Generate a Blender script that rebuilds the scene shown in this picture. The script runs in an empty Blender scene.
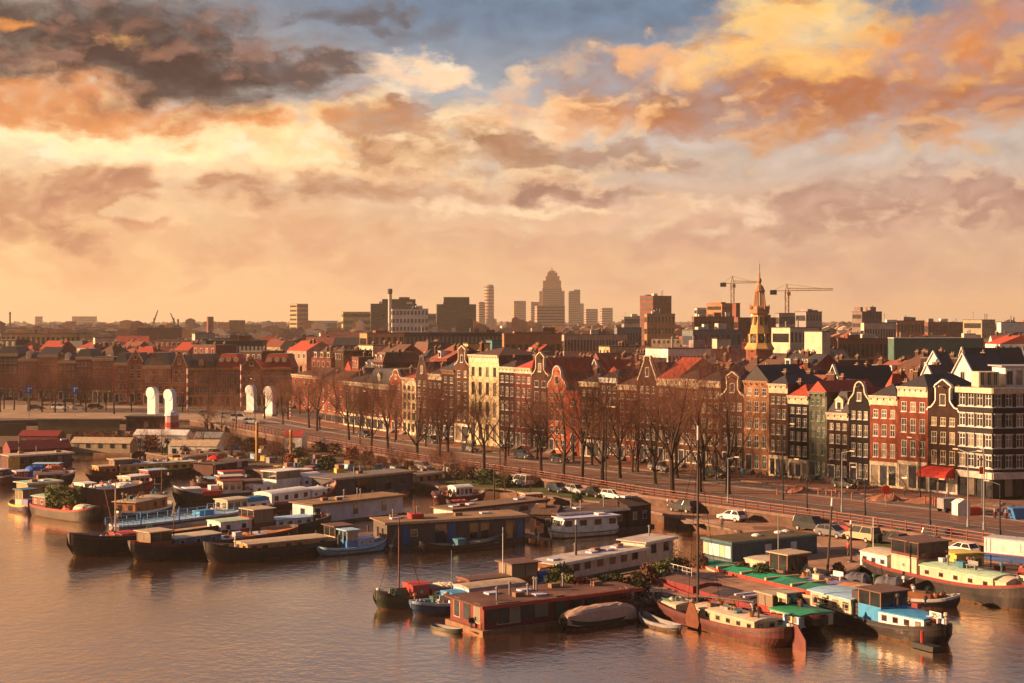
import bpy, math, random
from mathutils import Vector, Matrix
sc = bpy.context.scene
COL = sc.collection
R = math.radians
# ------------------------------------------------------------------ camera
CAM_H, F_PX, HOR = 28.0, 1500.0, 322.0
cam = bpy.data.cameras.new('camera'); camo = bpy.data.objects.new('camera', cam); COL.objects.link(camo)
camo.location = (0, 0, CAM_H); camo.rotation_euler = (R(90), 0, 0)
cam.sensor_width = 36; cam.lens = 36 * F_PX / 1024; cam.shift_y = -(341.5 - HOR) / 1024
cam.clip_start = 1; cam.clip_end = 30000
sc.camera = camo
# ------------------------------------------------------------------ render settings
sc.view_settings.view_transform = 'Standard'; sc.view_settings.look = 'None'
sc.view_settings.exposure = 1.33; sc.view_settings.gamma = 1; sc.view_settings.use_curve_mapping = False
sc.render.engine = 'CYCLES'
cy = sc.cycles
cy.use_denoising = True; cy.max_bounces = 6; cy.diffuse_bounces = 2; cy.glossy_bounces = 3
cy.volume_bounces = 0; cy.transparent_max_bounces = 8; cy.use_fast_gi = False
cy.sample_clamp_indirect = 4; cy.caustics_reflective = False; cy.caustics_refractive = False
# ------------------------------------------------------------------ world: Nishita sky with sunset clouds by direction
SUN_AZ, SUN_EL = R(-92), R(17)          # azimuth from +Y towards +X
def lin(r, g, b, k=1.0):
    f = lambda c: ((c / 255 + .055) / 1.055) ** 2.4 if c > 10 else c / 255 / 12.92
    return (f(r) * k, f(g) * k, f(b) * k, 1)
world = bpy.data.worlds.new('World'); sc.world = world; world.use_nodes = True
nt = world.node_tree; nt.nodes.clear(); N = nt.nodes; LK = nt.links.new
def nn(t, **kw):
    n = N.new(t)
    for k, v in kw.items(): setattr(n, k, v)
    return n
def setin(n, i, v):
    if hasattr(v, 'links') or isinstance(v, bpy.types.NodeSocket): LK(v, n.inputs[i])
    else: n.inputs[i].default_value = v
def mth(op, a, b=0.0, c=0.0):
    n = nn('ShaderNodeMath', operation=op); setin(n, 0, a); setin(n, 1, b); setin(n, 2, c); return n.outputs[0]
def vmth(op, a, b=(0, 0, 0), c=(0, 0, 0), out=0):
    n = nn('ShaderNodeVectorMath', operation=op); setin(n, 0, a); setin(n, 1, b)
    if op == 'MULTIPLY_ADD': setin(n, 2, c)
    return n.outputs['Value' if out else 0]
def sstep(v, a, b, lo=0.0, hi=1.0):
    n = nn('ShaderNodeMapRange', interpolation_type='SMOOTHSTEP'); setin(n, 0, v)
    n.inputs[1].default_value = a; n.inputs[2].default_value = b; n.inputs[3].default_value = lo; n.inputs[4].default_value = hi
    return n.outputs[0]
def mixc(f, a, b):
    n = nn('ShaderNodeMix', data_type='RGBA'); setin(n, 0, f); setin(n, 6, a); setin(n, 7, b); return n.outputs[2]
def fbm(vec, scale, detail=6, rough=.55):
    n = nn('ShaderNodeTexNoise'); n.noise_dimensions = '3D'; LK(vec, n.inputs['Vector'])
    n.inputs['Scale'].default_value = scale; n.inputs['Detail'].default_value = detail; n.inputs['Roughness'].default_value = rough
    return n
tc = nn('ShaderNodeTexCoord'); sep = nn('ShaderNodeSeparateXYZ'); LK(tc.outputs['Generated'], sep.inputs[0])
X_, Y_, Z_ = sep.outputs
az = mth('MULTIPLY', mth('ARCTAN2', X_, Y_), 10.0)
hyp = mth('SQRT', mth('ADD', mth('MULTIPLY', X_, X_), mth('MULTIPLY', Y_, Y_)))
el = mth('MULTIPLY', mth('ARCTAN2', Z_, hyp), 10.0)
comb = nn('ShaderNodeCombineXYZ'); LK(az, comb.inputs[0]); LK(el, comb.inputs[1]); P0 = comb.outputs[0]
PS = vmth('MULTIPLY', P0, (1, 1.75, 1))
wn = fbm(PS, 1.1, 8, .6)
warp = vmth('MULTIPLY_ADD', wn.outputs['Color'], (1.5, .8, 0), (-.75, -.4, 0))
PW = vmth('ADD', P0, warp)
PN = vmth('ADD', PS, vmth('MULTIPLY_ADD', wn.outputs['Color'], (.5, .5, .5), (-.25, -.25, -.25)))
def billow(v):
    vo = nn('ShaderNodeTexVoronoi'); vo.feature = 'F1'; LK(v, vo.inputs['Vector']); vo.inputs['Scale'].default_value = 2.6; vo.inputs['Detail'].default_value = 2; vo.inputs['Roughness'].default_value = .5
    return mth('MULTIPLY_ADD', vo.outputs['Distance'], -.42, mth('MULTIPLY_ADD', fbm(v, 1.7, 12, .6).outputs[0], .72, .50))
n1 = billow(PN)
n2 = billow(vmth('ADD', PN, (-.09, .11, .0)))      # shifted towards the light: relief
relief = mth('MULTIPLY', mth('SUBTRACT', n1, n2), 4.0)
n1c = mth('SUBTRACT', n1, .5)
def dirpx(x, y):
    return math.atan((x - 512) / F_PX) * 10, math.atan((HOR - y) / math.hypot(F_PX, x - 512)) * 10
SKYK = 10.0 / 2 ** 1.04
sky = nn('ShaderNodeTexSky', sky_type='NISHITA'); sky.sun_disc = False
sky.sun_elevation = SUN_EL; sky.sun_rotation = SUN_AZ; sky.dust_density = 3; sky.air_density = 1.2
# clear air gradient: warm band low, grey blue high
g = nn('ShaderNodeValToRGB'); LK(mth('DIVIDE', el, 3.0), g.inputs[0]); cr = g.color_ramp; cr.interpolation = 'EASE'
stops = [(0.0, (240, 196, 146)), (.10, (228, 182, 140)), (.24, (208, 168, 142)), (.36, (196, 176, 162)), (.5, (150, 156, 164)), (.68, (92, 116, 142)), (1, (70, 95, 130))]
while len(cr.elements) < len(stops): cr.elements.new(.5)
for e, (p, c) in zip(cr.elements, stops): e.position = p; e.color = lin(*c)
base = g.outputs[0]
glow = sstep(mth('ADD', az, mth('MULTIPLY', el, 1.2)), 2.2, -4.2)
base = mixc(mth('MULTIPLY', glow, .8), base, lin(255, 212, 146))
skysc = nn('ShaderNodeVectorMath', operation='SCALE'); LK(sky.outputs[0], skysc.inputs[0]); skysc.inputs['Scale'].default_value = .1
base = mixc(.15, base, skysc.outputs[0])
# clouds: cx, cy, rx, ry (image-scale angles), core, rim, noise amount, softness, opacity
CL = [
 (90, 235, 330, 55, (216, 156, 112), (244, 194, 140), 1.2, .9, .7),
 (520, 250, 420, 50, (212, 158, 124), (232, 186, 146), 1.2, .9, .7),
 (860, 250, 300, 50, (194, 154, 134), (216, 178, 150), 1.2, .9, .75),
 (560, 215, 190, 26, (226, 184, 146), (246, 212, 172), 1.6, .6, .7),
 (300, 150, 330, 52, (246, 204, 150), (255, 232, 188), 1.2, .6, .95),
 (130, 133, 220, 24, (255, 226, 172), (255, 238, 200), 1.0, .5, .95),
 (40, 196, 230, 44, (184, 128, 96), (240, 186, 134), 1.3, .7, .95),
 (330, 190, 290, 24, (176, 124, 96), (230, 182, 138), 1.4, .7, .9),
 (500, 206, 130, 9, (246, 214, 172), (248, 220, 180), 1.4, .6, .8),
 (180, 218, 70, 8, (246, 208, 160), (248, 212, 166), 1.6, .6, .6),
 (540, 156, 200, 22, (150, 104, 80), (238, 194, 150), .65, .7, .95),
 (400, 110, 80, 46, (172, 118, 86), (254, 216, 166), .8, .7, .97),
 (270, 130, 80, 28, (246, 200, 144), (255, 232, 188), 1.2, .6, .85),
 (405, 66, 52, 18, (244, 204, 164), (254, 228, 194), 1.2, .5, .95),
 (480, 82, 60, 16, (236, 190, 150), (246, 212, 178), 1.5, .6, .6),
 (520, 108, 80, 28, (222, 170, 130), (248, 212, 170), 1.3, .6, .8),
 (575, 193, 60, 11, (146, 110, 98), (206, 162, 134), 1.4, .6, .8),
 (110, 104, 250, 24, (216, 136, 78), (244, 186, 122), 1.1, .6, .95),
 (60, 34, 250, 52, (62, 50, 50), (136, 98, 84), .5, .6, .98),
 (170, 66, 190, 36, (58, 46, 48), (136, 98, 84), .5, .6, .98),
 (330, 60, 62, 15, (88, 76, 76), (150, 118, 104), 1.3, .6, .92),
 (112, 42, 30, 9, (252, 184, 100), (200, 130, 84), 1.8, 1.0, .85),
 (8, 24, 40, 9, (246, 156, 76), (190, 114, 76), 1.6, 1.0, .85),
 (370, 8, 60, 13, (92, 90, 96), (116, 118, 126), 1.6, .6, .85),
 (440, 34, 40, 10, (102, 106, 114), (110, 116, 126), 1.8, .6, .5),
 (260, 26, 24, 9, (96, 90, 92), (110, 106, 112), 1.6, .6, .6),
 (590, 108, 90, 24, (226, 168, 122), (248, 204, 160), 1.1, .6, .9),
 (730, 88, 190, 44, (166, 104, 72), (250, 192, 130), .6, .7, .97),
 (950, 92, 200, 54, (176, 98, 52), (240, 154, 76), .55, .8, .97),
 (800, 22, 110, 46, (255, 208, 124), (246, 174, 92), .8, .8, .92),
 (930, 34, 170, 44, (226, 134, 58), (248, 180, 94), .8, .9, .85),
 (760, 62, 130, 22, (255, 196, 112), (236, 160, 90), 1.5, .9, .65),
 (660, 62, 56, 18, (238, 176, 124), (248, 204, 158), 1.3, .6, .85),
 (830, 118, 210, 20, (176, 108, 66), (216, 146, 92), 1.3, .8, .7),
 (960, 142, 80, 20, (212, 146, 94), (234, 182, 126), 1.4, .6, .8),
 (910, 146, 30, 10, (160, 120, 104), (190, 150, 128), 1.4, .6, .8),
 (860, 206, 210, 36, (168, 128, 112), (240, 202, 168), .65, .8, .9),
 (1050, 205, 130, 34, (164, 124, 110), (232, 190, 156), .65, .8, .85),
 (730, 204, 60, 18, (226, 184, 152), (248, 214, 180), 1.3, .6, .7),
]
colr = base
n3 = mth('MULTIPLY', mth('SUBTRACT', fbm(PN, 6.0, 8, .65).outputs[0], .5), .8)
shade = mth('MULTIPLY_ADD', relief, -.16, mth('MULTIPLY_ADD', n3, .22, 1.0))
base0 = base
for (cx, cyy, rx, ry, core, rim, kn, soft, op) in CL:
    a0, e0 = dirpx(cx, cyy); ix, iy = F_PX / 10 / rx / 1.12, F_PX / 10 / ry / 1.14
    q = vmth('MULTIPLY_ADD', PW, (ix, iy, 0), (-a0 * ix, -e0 * iy, 0))
    r2 = vmth('DOT_PRODUCT', q, q, out=1)
    d = mth('SUBTRACT', mth('MULTIPLY_ADD', n1c, kn * 2.2, mth('ADD', n3, 1.08)), r2)
    a = sstep(d, -.15, soft * 1.9, 0, op)
    c = sstep(mth('SUBTRACT', mth('ADD', d, n3), relief), -.1, .85)
    colr = mixc(a, colr, mixc(c, lin(*rim, 1.04 if rim[0] > 240 else 1), lin(*core, 1.03 if core[0] > 240 else .94)))
shv = nn('ShaderNodeVectorMath', operation='SCALE'); LK(colr, shv.inputs[0]); LK(shade, shv.inputs['Scale'])
colr = mixc(sstep(el, .05, .7), colr, shv.outputs[0])
# loose high clouds over the rest of the sky, out of frame
hi = mth('MULTIPLY', sstep(n1, .48, .62), sstep(el, 2.3, 3.5))
colr = mixc(mth('MULTIPLY', hi, .8), colr, lin(214, 160, 128))
# unseen sky behind the camera and overhead, darkened to slate to deepen shadows
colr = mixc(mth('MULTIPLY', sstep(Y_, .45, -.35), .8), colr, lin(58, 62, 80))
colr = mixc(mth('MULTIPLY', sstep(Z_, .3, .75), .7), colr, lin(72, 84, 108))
colr = mixc(sstep(el, -.02, -.5), colr, lin(150, 105, 80))
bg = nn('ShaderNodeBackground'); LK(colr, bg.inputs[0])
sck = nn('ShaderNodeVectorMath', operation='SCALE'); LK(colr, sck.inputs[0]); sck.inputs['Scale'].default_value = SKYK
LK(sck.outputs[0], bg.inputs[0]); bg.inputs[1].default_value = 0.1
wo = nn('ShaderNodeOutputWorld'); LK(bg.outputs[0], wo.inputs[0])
world.cycles.sampling_method = 'MANUAL'; world.cycles.sample_map_resolution = 512
# ------------------------------------------------------------------ sun
sl = bpy.data.lights.new('sun', 'SUN'); sl.energy = 4.8; sl.angle = R(.6); sl.color = (1, .585, .30)
so = bpy.data.objects.new('sun', sl); COL.objects.link(so)
sd = Vector((math.sin(SUN_AZ) * math.cos(SUN_EL), math.cos(SUN_AZ) * math.cos(SUN_EL), math.sin(SUN_EL)))
so.rotation_euler = (-sd).to_track_quat('-Z', 'Y').to_euler(); so.location = (-50, 50, 200)
# ------------------------------------------------------------------ helpers
def px(x, y, z=0.0):
    """ground point of height z seen at photo pixel x, y"""
    D = (CAM_H - z) * F_PX / (y - HOR); return Vector(((x - 512) / F_PX * D, D, z))
def zat(y, D): return CAM_H - (y - HOR) / F_PX * D
_mats = {}
def mat(name, rgb, rough=.8, var=.25, scale=1.5, metal=0.0, spec=.3, streak=0.0, rnd=0.0, bump=0.0, rgb2=None):
    key = (name, tuple(rgb), rough, var)
    if key in _mats: return _mats[key]
    m = bpy.data.materials.new(name); m.use_nodes = True; t = m.node_tree; b = t.nodes['Principled BSDF']
    b.inputs['Roughness'].default_value = rough; b.inputs['Metallic'].default_value = metal
    b.inputs['Specular IOR Level'].default_value = spec
    tcn = t.nodes.new('ShaderNodeTexCoord'); ns = t.nodes.new('ShaderNodeTexNoise'); mp = t.nodes.new('ShaderNodeMapping')
    mp.inputs['Scale'].default_value = (1, 1, 1 - .75 * streak)
    oi = t.nodes.new('ShaderNodeObjectInfo')
    ad = t.nodes.new('ShaderNodeVectorMath'); ad.operation = 'ADD'
    t.links.new(tcn.outputs['Object'], mp.inputs[0]); t.links.new(mp.outputs[0], ad.inputs[0]); t.links.new(oi.outputs['Random'], ad.inputs[1])
    t.links.new(ad.outputs[0], ns.inputs['Vector']); ns.inputs['Scale'].default_value = scale; ns.inputs['Detail'].default_value = 7; ns.inputs['Roughness'].default_value = .65
    mr = t.nodes.new('ShaderNodeMapRange'); mr.inputs[1].default_value = .3; mr.inputs[2].default_value = .7
    t.links.new(ns.outputs[0], mr.inputs[0])
    mx = t.nodes.new('ShaderNodeMix'); mx.data_type = 'RGBA'; t.links.new(mr.outputs[0], mx.inputs[0])
    c2 = rgb2 or tuple(min(1, c * (1 + var)) for c in rgb)
    mx.inputs[6].default_value = (*[c * (1 - var) for c in rgb], 1); mx.inputs[7].default_value = (*c2, 1)
    out = mx.outputs[2]
    if rnd:
        hs = t.nodes.new('ShaderNodeHueSaturation'); m2 = t.nodes.new('ShaderNodeMapRange'); m2.inputs[3].default_value = 1 - rnd; m2.inputs[4].default_value = 1 + rnd
        t.links.new(oi.outputs['Random'], m2.inputs[0]); t.links.new(m2.outputs[0], hs.inputs['Value']); t.links.new(out, hs.inputs['Color']); out = hs.outputs[0]
    t.links.new(out, b.inputs['Base Color'])
    if bump:
        bp = t.nodes.new('ShaderNodeBump'); bp.inputs['Strength'].default_value = bump; t.links.new(ns.outputs[0], bp.inputs['Height']); t.links.new(bp.outputs[0], b.inputs['Normal'])
    _mats[key] = m; return m
def glassmat(name='window_glass', rgb=(.035, .04, .045), rough=.08):
    key = (name, rgb)
    if key in _mats: return _mats[key]
    m = mat(name, rgb, rough, .6, .7, spec=.6, rnd=.5); _mats[key] = m
    if name == 'window_glass':     # some windows have pale blinds or curtains behind the glass
        t = m.node_tree; b = t.nodes['Principled BSDF']; lk = b.inputs['Base Color'].links[0].from_socket; oi = t.nodes.new('ShaderNodeObjectInfo'); gt = t.nodes.new('ShaderNodeMath'); gt.operation = 'GREATER_THAN'; gt.inputs[1].default_value = .74
        t.links.new(oi.outputs['Random'], gt.inputs[0]); mx = t.nodes.new('ShaderNodeMix'); mx.data_type = 'RGBA'; t.links.new(gt.outputs[0], mx.inputs[0]); t.links.new(lk, mx.inputs[6]); mx.inputs[7].default_value = (.26, .21, .16, 1); t.links.new(mx.outputs[2], b.inputs['Base Color'])
    return m
class MB:
    def __init__(s): s.v = []; s.f = []; s.m = []
    def face(s, pts, m=0):
        i = len(s.v); s.v += [tuple(p) for p in pts]; s.f.append(tuple(range(i, i + len(pts)))); s.m.append(m)
    def box(s, x0, y0, z0, x1, y1, z1, m=0, M=None):
        if x1 < x0: x0, x1 = x1, x0
        if y1 < y0: y0, y1 = y1, y0
        if z1 < z0: z0, z1 = z1, z0
        c = [(x0, y0, z0), (x1, y0, z0), (x1, y1, z0), (x0, y1, z0), (x0, y0, z1), (x1, y0, z1), (x1, y1, z1), (x0, y1, z1)]
        if M is not None: c = [tuple(M @ Vector(p)) for p in c]
        i = len(s.v); s.v += c
        for q in ((3, 2, 1, 0), (4, 5, 6, 7), (0, 1, 5, 4), (1, 2, 6, 5), (2, 3, 7, 6), (3, 0, 4, 7)):
            s.f.append(tuple(i + k for k in q)); s.m.append(m)
        return s
    def tube(s, p0, p1, r0, r1=None, n=6, m=0, cap=True):
        r1 = r0 if r1 is None else r1; p0, p1 = Vector(p0), Vector(p1); d = p1 - p0
        if d.length < 1e-6: return s
        d.normalize(); u = d.orthogonal().normalized(); w = d.cross(u); i = len(s.v)
        for p, r in ((p0, r0), (p1, r1)):
            for k in range(n):
                a = 2 * math.pi * k / n; s.v.append(tuple(p + u * math.cos(a) * r + w * math.sin(a) * r))
        for k in range(n):
            k2 = (k + 1) % n; s.f.append((i + k, i + k2, i + n + k2, i + n + k)); s.m.append(m)
        if cap:
            s.f.append(tuple(i + k for k in reversed(range(n)))); s.m.append(m)
            s.f.append(tuple(i + n + k for k in range(n))); s.m.append(m)
        return s
    def lathe(s, prof, n=12, c=(0, 0, 0), m=0):
        """prof = [(r, z)...]"""
        i = len(s.v)
        for r, z in prof:
            for k in range(n):
                a = 2 * math.pi * (k + .5) / n; s.v.append((c[0] + r * math.cos(a), c[1] + r * math.sin(a), c[2] + z))
        for j in range(len(prof) - 1):
            for k in range(n):
                k2 = (k + 1) % n; s.f.append((i + j * n + k, i + j * n + k2, i + (j + 1) * n + k2, i + (j + 1) * n + k)); s.m.append(m)
        s.f.append(tuple(i + k for k in reversed(range(n)))); s.m.append(m)
        s.f.append(tuple(i + (len(prof) - 1) * n + k for k in range(n))); s.m.append(m)
        return s
    def prism(s, poly, a, b, axis='y', m=0, mcap=None):
        """extrude 2D polygon (CCW) from a to b along axis; 'y': poly in (x,z); 'x': poly in (y,z); 'z': poly in (x,y)"""
        def P(p, t):
            return {'y': (p[0], t, p[1]), 'x': (t, p[0], p[1]), 'z': (p[0], p[1], t)}[axis]
        n = len(poly); i = len(s.v); s.v += [P(p, a) for p in poly] + [P(p, b) for p in poly]
        for k in range(n):
            k2 = (k + 1) % n; s.f.append((i + k, i + k2, i + n + k2, i + n + k)); s.m.append(m)
        mc = m if mcap is None else mcap
        s.f.append(tuple(i + k for k in reversed(range(n)))); s.m.append(mc)
        s.f.append(tuple(i + n + k for k in range(n))); s.m.append(mc)
        return s
    def mesh(s, name, mats, smooth=False):
        me = bpy.data.meshes.new(name); me.from_pydata(s.v, [], s.f)
        for mm in (mats if isinstance(mats, (list, tuple)) else [mats]): me.materials.append(mm)
        me.polygons.foreach_set('material_index', s.m)
        if smooth: me.polygons.foreach_set('use_smooth', [True] * len(s.f))
        me.update(); return me
    def build(s, name, mats, parent=None, smooth=False):
        return link(name, s.mesh(name, mats, smooth), parent)
def link(name, me, parent=None, loc=None, rz=0):
    o = bpy.data.objects.new(name, me); COL.objects.link(o); o.parent = parent
    if loc is not None: o.location = loc
    if rz: o.rotation_euler.z = rz
    return o
_labels = {}
def tag(o, label=None, cat=None, group=None, kind=None):
    if label: o['label'] = label; _labels.setdefault(label, []).append(o)
    if cat: o['category'] = cat
    if group: o['group'] = group
    if kind: o['kind'] = kind
    return o
def thing(name, label, cat, loc=(0, 0, 0), rz=0.0, group=None):
    o = bpy.data.objects.new(name, None); COL.objects.link(o); o.location = loc; o.rotation_euler = (0, 0, rz)
    o.empty_display_size = .5
    return tag(o, label, cat, group)
def copy_tree(o, parent=None):
    c = o.copy(); COL.objects.link(c); c.parent = parent
    if parent is None: _labels.setdefault(c.get('label'), []).append(c)
    for ch in KIDS.get(o.name) or list(o.children): copy_tree(ch, c)
    return c
KIDS = {}
def snap(root):
    """remember a prototype's child lists so that copying stays fast"""
    st = [root]
    while st:
        o = st.pop(); KIDS[o.name] = list(o.children); st += KIDS[o.name]
def dup(proto, loc, rz, label, group=None, scale=None):
    c = copy_tree(proto); c.location = loc; c.rotation_euler = (0, 0, rz)
    if scale: c.scale = scale
    if c.get('label') != label:
        c['label'] = label
    if group: c['group'] = group
    return c
def structure(o): o['kind'] = 'structure'; return o
def frame(A, B):
    d = B - A; return math.atan2(d.y, d.x), math.hypot(d.x, d.y)
# palette (real base colours)
BR = {'darkbrown': (.045, .022, .016), 'brown': (.105, .048, .03), 'red': (.22, .055, .032), 'orangered': (.36, .11, .05), 'orange': (.30, .14, .07),
      'black': (.015, .012, .013), 'grey': (.10, .09, .08), 'greengrey': (.12, .12, .085), 'cream': (.60, .48, .33), 'maroon': (.16, .04, .035),
      'white': (.78, .74, .68), 'tan': (.42, .30, .19), 'buff': (.5, .36, .2), 'pink': (.4, .24, .18)}
def brick(c): return mat(c + '_brick', BR[c], .85, .42, 1.0, streak=.6, spec=.2, rnd=.16)
def paint(nm, rgb, rough=.5, var=.26): return mat(nm, rgb, rough, var, 1.7, streak=.7, spec=.35)
WHITE = paint('white_paint', (.74, .71, .67), .5); CREAM = paint('cream_paint', (.62, .51, .36), .55)
BLACKM = mat('black_metal', (.02, .02, .022), .5, .3); GREYM = mat('grey_metal', (.25, .26, .27), .5, .2)
SLATE = mat('slate_roof', (.045, .04, .045), .65, .35, 3, rnd=.15); REDTILE = mat('red_roof_tile', (.36, .06, .035), .7, .3, 3, rnd=.12)
BROWNTILE = mat('brown_roof_tile', (.12, .06, .045), .75, .35, 3, rnd=.15); BITUMEN = mat('flat_roof_felt', (.11, .095, .09), .9, .4, .8, rnd=.2)
FRM = mat('window_paint', (.64, .59, .53), .5, .25, 2, rnd=.22)
LEAD = mat('lead_flashing', (.38, .37, .38), .5, .15); GLASS = glassmat()
# ------------------------------------------------------------------ ground, water, roads
ZR, ZQ = 2.5, 1.2                     # street level, low quay level above the water
random.seed(7)
def wmat():
    m = bpy.data.materials.new('harbour_water'); m.use_nodes = True; t = m.node_tree; b = t.nodes['Principled BSDF']
    tcn = t.nodes.new('ShaderNodeTexCoord')
    prev = None; h = None
    for sc_, dt, amp, st in ((.8, 4, .26, (1, 1, 1)), (.10, 3, .45, (1, .8, 1)), (2.4, 3, .11, (1, 1, 1))):
        mp = t.nodes.new('ShaderNodeMapping'); mp.inputs['Scale'].default_value = st; mp.inputs['Rotation'].default_value = (0, 0, .5)
        t.links.new(tcn.outputs['Object'], mp.inputs[0])
        n = t.nodes.new('ShaderNodeTexNoise'); n.inputs['Scale'].default_value = sc_; n.inputs['Detail'].default_value = dt
        t.links.new(mp.outputs[0], n.inputs['Vector'])
        mm = t.nodes.new('ShaderNodeMath'); mm.operation = 'MULTIPLY_ADD'; mm.inputs[1].default_value = amp
        t.links.new(n.outputs[0], mm.inputs[0])
        if h: t.links.new(h, mm.inputs[2])
        else: mm.inputs[2].default_value = 0
        h = mm.outputs[0]
    bp = t.nodes.new('ShaderNodeBump'); bp.inputs['Strength'].default_value = .36; bp.inputs['Distance'].default_value = .75
    t.links.new(h, bp.inputs['Height'])
    wp = t.nodes.new('ShaderNodeTexNoise'); wp.inputs['Scale'].default_value = .022; wp.inputs['Detail'].default_value = 4; t.links.new(tcn.outputs['Object'], wp.inputs['Vector'])
    wr = t.nodes.new('ShaderNodeMapRange'); wr.inputs[1].default_value = .38; wr.inputs[2].default_value = .62; wr.inputs[3].default_value = .12; wr.inputs[4].default_value = .5; t.links.new(wp.outputs[0], wr.inputs[0]); t.links.new(wr.outputs[0], bp.inputs['Strength'])   # wind patches
    dif = t.nodes.new('ShaderNodeBsdfDiffuse'); dif.inputs['Color'].default_value = (.20, .10, .07, 1)
    gl = t.nodes.new('ShaderNodeBsdfGlossy'); gl.inputs['Color'].default_value = (1.0, .80, .60, 1); gl.inputs['Roughness'].default_value = .13
    t.links.new(bp.outputs[0], gl.inputs['Normal']); lw = t.nodes.new('ShaderNodeLayerWeight'); lw.inputs['Blend'].default_value = .5; t.links.new(bp.outputs[0], lw.inputs['Normal'])
    mr = t.nodes.new('ShaderNodeMapRange'); mr.inputs[1].default_value = .3; mr.inputs[2].default_value = .82; mr.inputs[3].default_value = .25; mr.inputs[4].default_value = .93; t.links.new(lw.outputs['Facing'], mr.inputs[0])
    mx = t.nodes.new('ShaderNodeMixShader'); t.links.new(mr.outputs[0], mx.inputs[0]); t.links.new(dif.outputs[0], mx.inputs[1]); t.links.new(gl.outputs[0], mx.inputs[2])
    t.links.new(mx.outputs[0], [n for n in t.nodes if n.type == 'OUTPUT_MATERIAL'][0].inputs['Surface']); t.nodes.remove(b)
    return m
w = MB(); w.face([(-1500, -200, 0), (1500, -200, 0), (1500, 1200, 0), (-1500, 1200, 0)])
structure(w.build('water', wmat()))
QUAYM = mat('quay_paving', (.30, .16, .10), .9, .4, .35, bump=.15, rgb2=(.50, .29, .19))
STONE = mat('quay_wall_brick', (.13, .075, .055), .9, .4, 1.0, streak=.3)
ROADM = mat('road_asphalt', (.13, .092, .078), .75, .3, .35); PAVE = mat('brick_pavement', (.24, .115, .08), .85, .3, .6)
TRAM = mat('tram_bed', (.20, .10, .07), .8, .3, .5); LINE = mat('road_paint', (.6, .55, .48), .7, .3, 2)
GRASS = mat('rough_grass', (.075, .085, .025), .95, .5, 1.2); CITYM = mat('city_ground', (.14, .09, .07), .9, .4, .05)
# facade line of the waterfront houses (street level), right to left
FAC = [(92, 168), (78.5, 203.5), (68.5, 216), (58.7, 229), (47.8, 242), (32, 259), (17.5, 278), (5, 294), (-7, 310), (-23, 337), (-43.7, 374), (-62, 412), (-80, 460), (-105, 492), (-140, 520), (-200, 548), (-330, 600), (-520, 660)]
FAC = [Vector((a, b, ZR)) for a, b in FAC]
# road edge above the low quay (fence line)
RED = [px(1100, 563, ZR), px(1024, 550, ZR), px(840, 522.5, ZR), px(645, 496, ZR), px(535, 478, ZR), px(430, 463, ZR), px(330, 446, ZR), px(230, 427, ZR), px(190, 420, ZR), px(120, 419, ZR), px(0, 421, ZR), px(-150, 424, ZR)]
def poly(name, pts, z, m):
    b = MB(); b.face([(p[0], p[1], z) for p in pts]); return structure(b.build(name, m))
def ribbon(name, line_a, line_b, z, m, kind=True):
    b = MB()
    for i in range(len(line_a) - 1):
        b.face([(line_a[i][0], line_a[i][1], z), (line_a[i + 1][0], line_a[i + 1][1], z), (line_b[i + 1][0], line_b[i + 1][1], z), (line_b[i][0], line_b[i][1], z)])
    return structure(b.build(name, m))
# land beyond the road edge to the horizon
b = MB()
far = [(12000, 14000), (-12000, 14000)]
lp = [(600, 60, 0)] + [tuple(p) for p in RED] + [(-1500, 424, 0)]
for i in range(len(lp) - 1):
    a, c = lp[i], lp[i + 1]
    b.face([(a[0], a[1], ZR - .02), (c[0], c[1], ZR - .02), (c[0] * 1 + (-8 if c[0] < 0 else 8) * 0 + c[0] * 18, 14000, ZR - .02), (a[0] + a[0] * 18, 14000, ZR - .02)][::-1])
structure(b.build('ground', CITYM))
def resamp(line, n):
    line = [Vector((p[0], p[1], 0)) for p in line]; L = [0]
    for i in range(len(line) - 1): L.append(L[-1] + (line[i + 1] - line[i]).length)
    out = []
    for k in range(n):
        s = L[-1] * k / (n - 1); i = max(j for j in range(len(L)) if L[j] <= s + 1e-6); i = min(i, len(line) - 2)
        out.append(line[i].lerp(line[i + 1], min(1, (s - L[i]) / max(1e-6, L[i + 1] - L[i]))))
    return out
NRD = 24
E0 = resamp(RED[:8], NRD); F0 = resamp(FAC[:12], NRD)
def mixl(t): return [a.lerp(c, t) for a, c in zip(E0, F0)]
ribbon('promenade', mixl(0), mixl(.10), ZR + .02, PAVE)
ribbon('road', mixl(.10), mixl(.34), ZR + .024, ROADM)
ribbon('tram_bed', mixl(.34), mixl(.56), ZR + .03, TRAM)
ribbon('road', mixl(.56), mixl(.74), ZR + .024, ROADM)
b = MB()
l1, l2 = mixl(.74), mixl(1.0)
for i in range(NRD - 1):
    b.face([(l1[i].x, l1[i].y, ZR + .14), (l1[i + 1].x, l1[i + 1].y, ZR + .14), (l2[i + 1].x, l2[i + 1].y, ZR + .14), (l2[i].x, l2[i].y, ZR + .14)])
    b.face([(l1[i].x, l1[i].y, ZR - .01), (l1[i + 1].x, l1[i + 1].y, ZR - .01), (l1[i + 1].x, l1[i + 1].y, ZR + .14), (l1[i].x, l1[i].y, ZR + .14)])
structure(b.build('pavement', PAVE))
b = MB(); rails = MB()
def strip(bm, t, wd, z, dash=0):
    L = resamp(mixl(t), 160 if dash else 60)
    for i in range(len(L) - 1):
        if dash and i % 2: continue
        d = (L[i + 1] - L[i]).normalized(); n = Vector((-d.y, d.x, 0)) * wd / 2
        bm.face([tuple(q)[:2] + (z,) for q in (L[i] - n, L[i + 1] - n, L[i + 1] + n, L[i] + n)])
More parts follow.
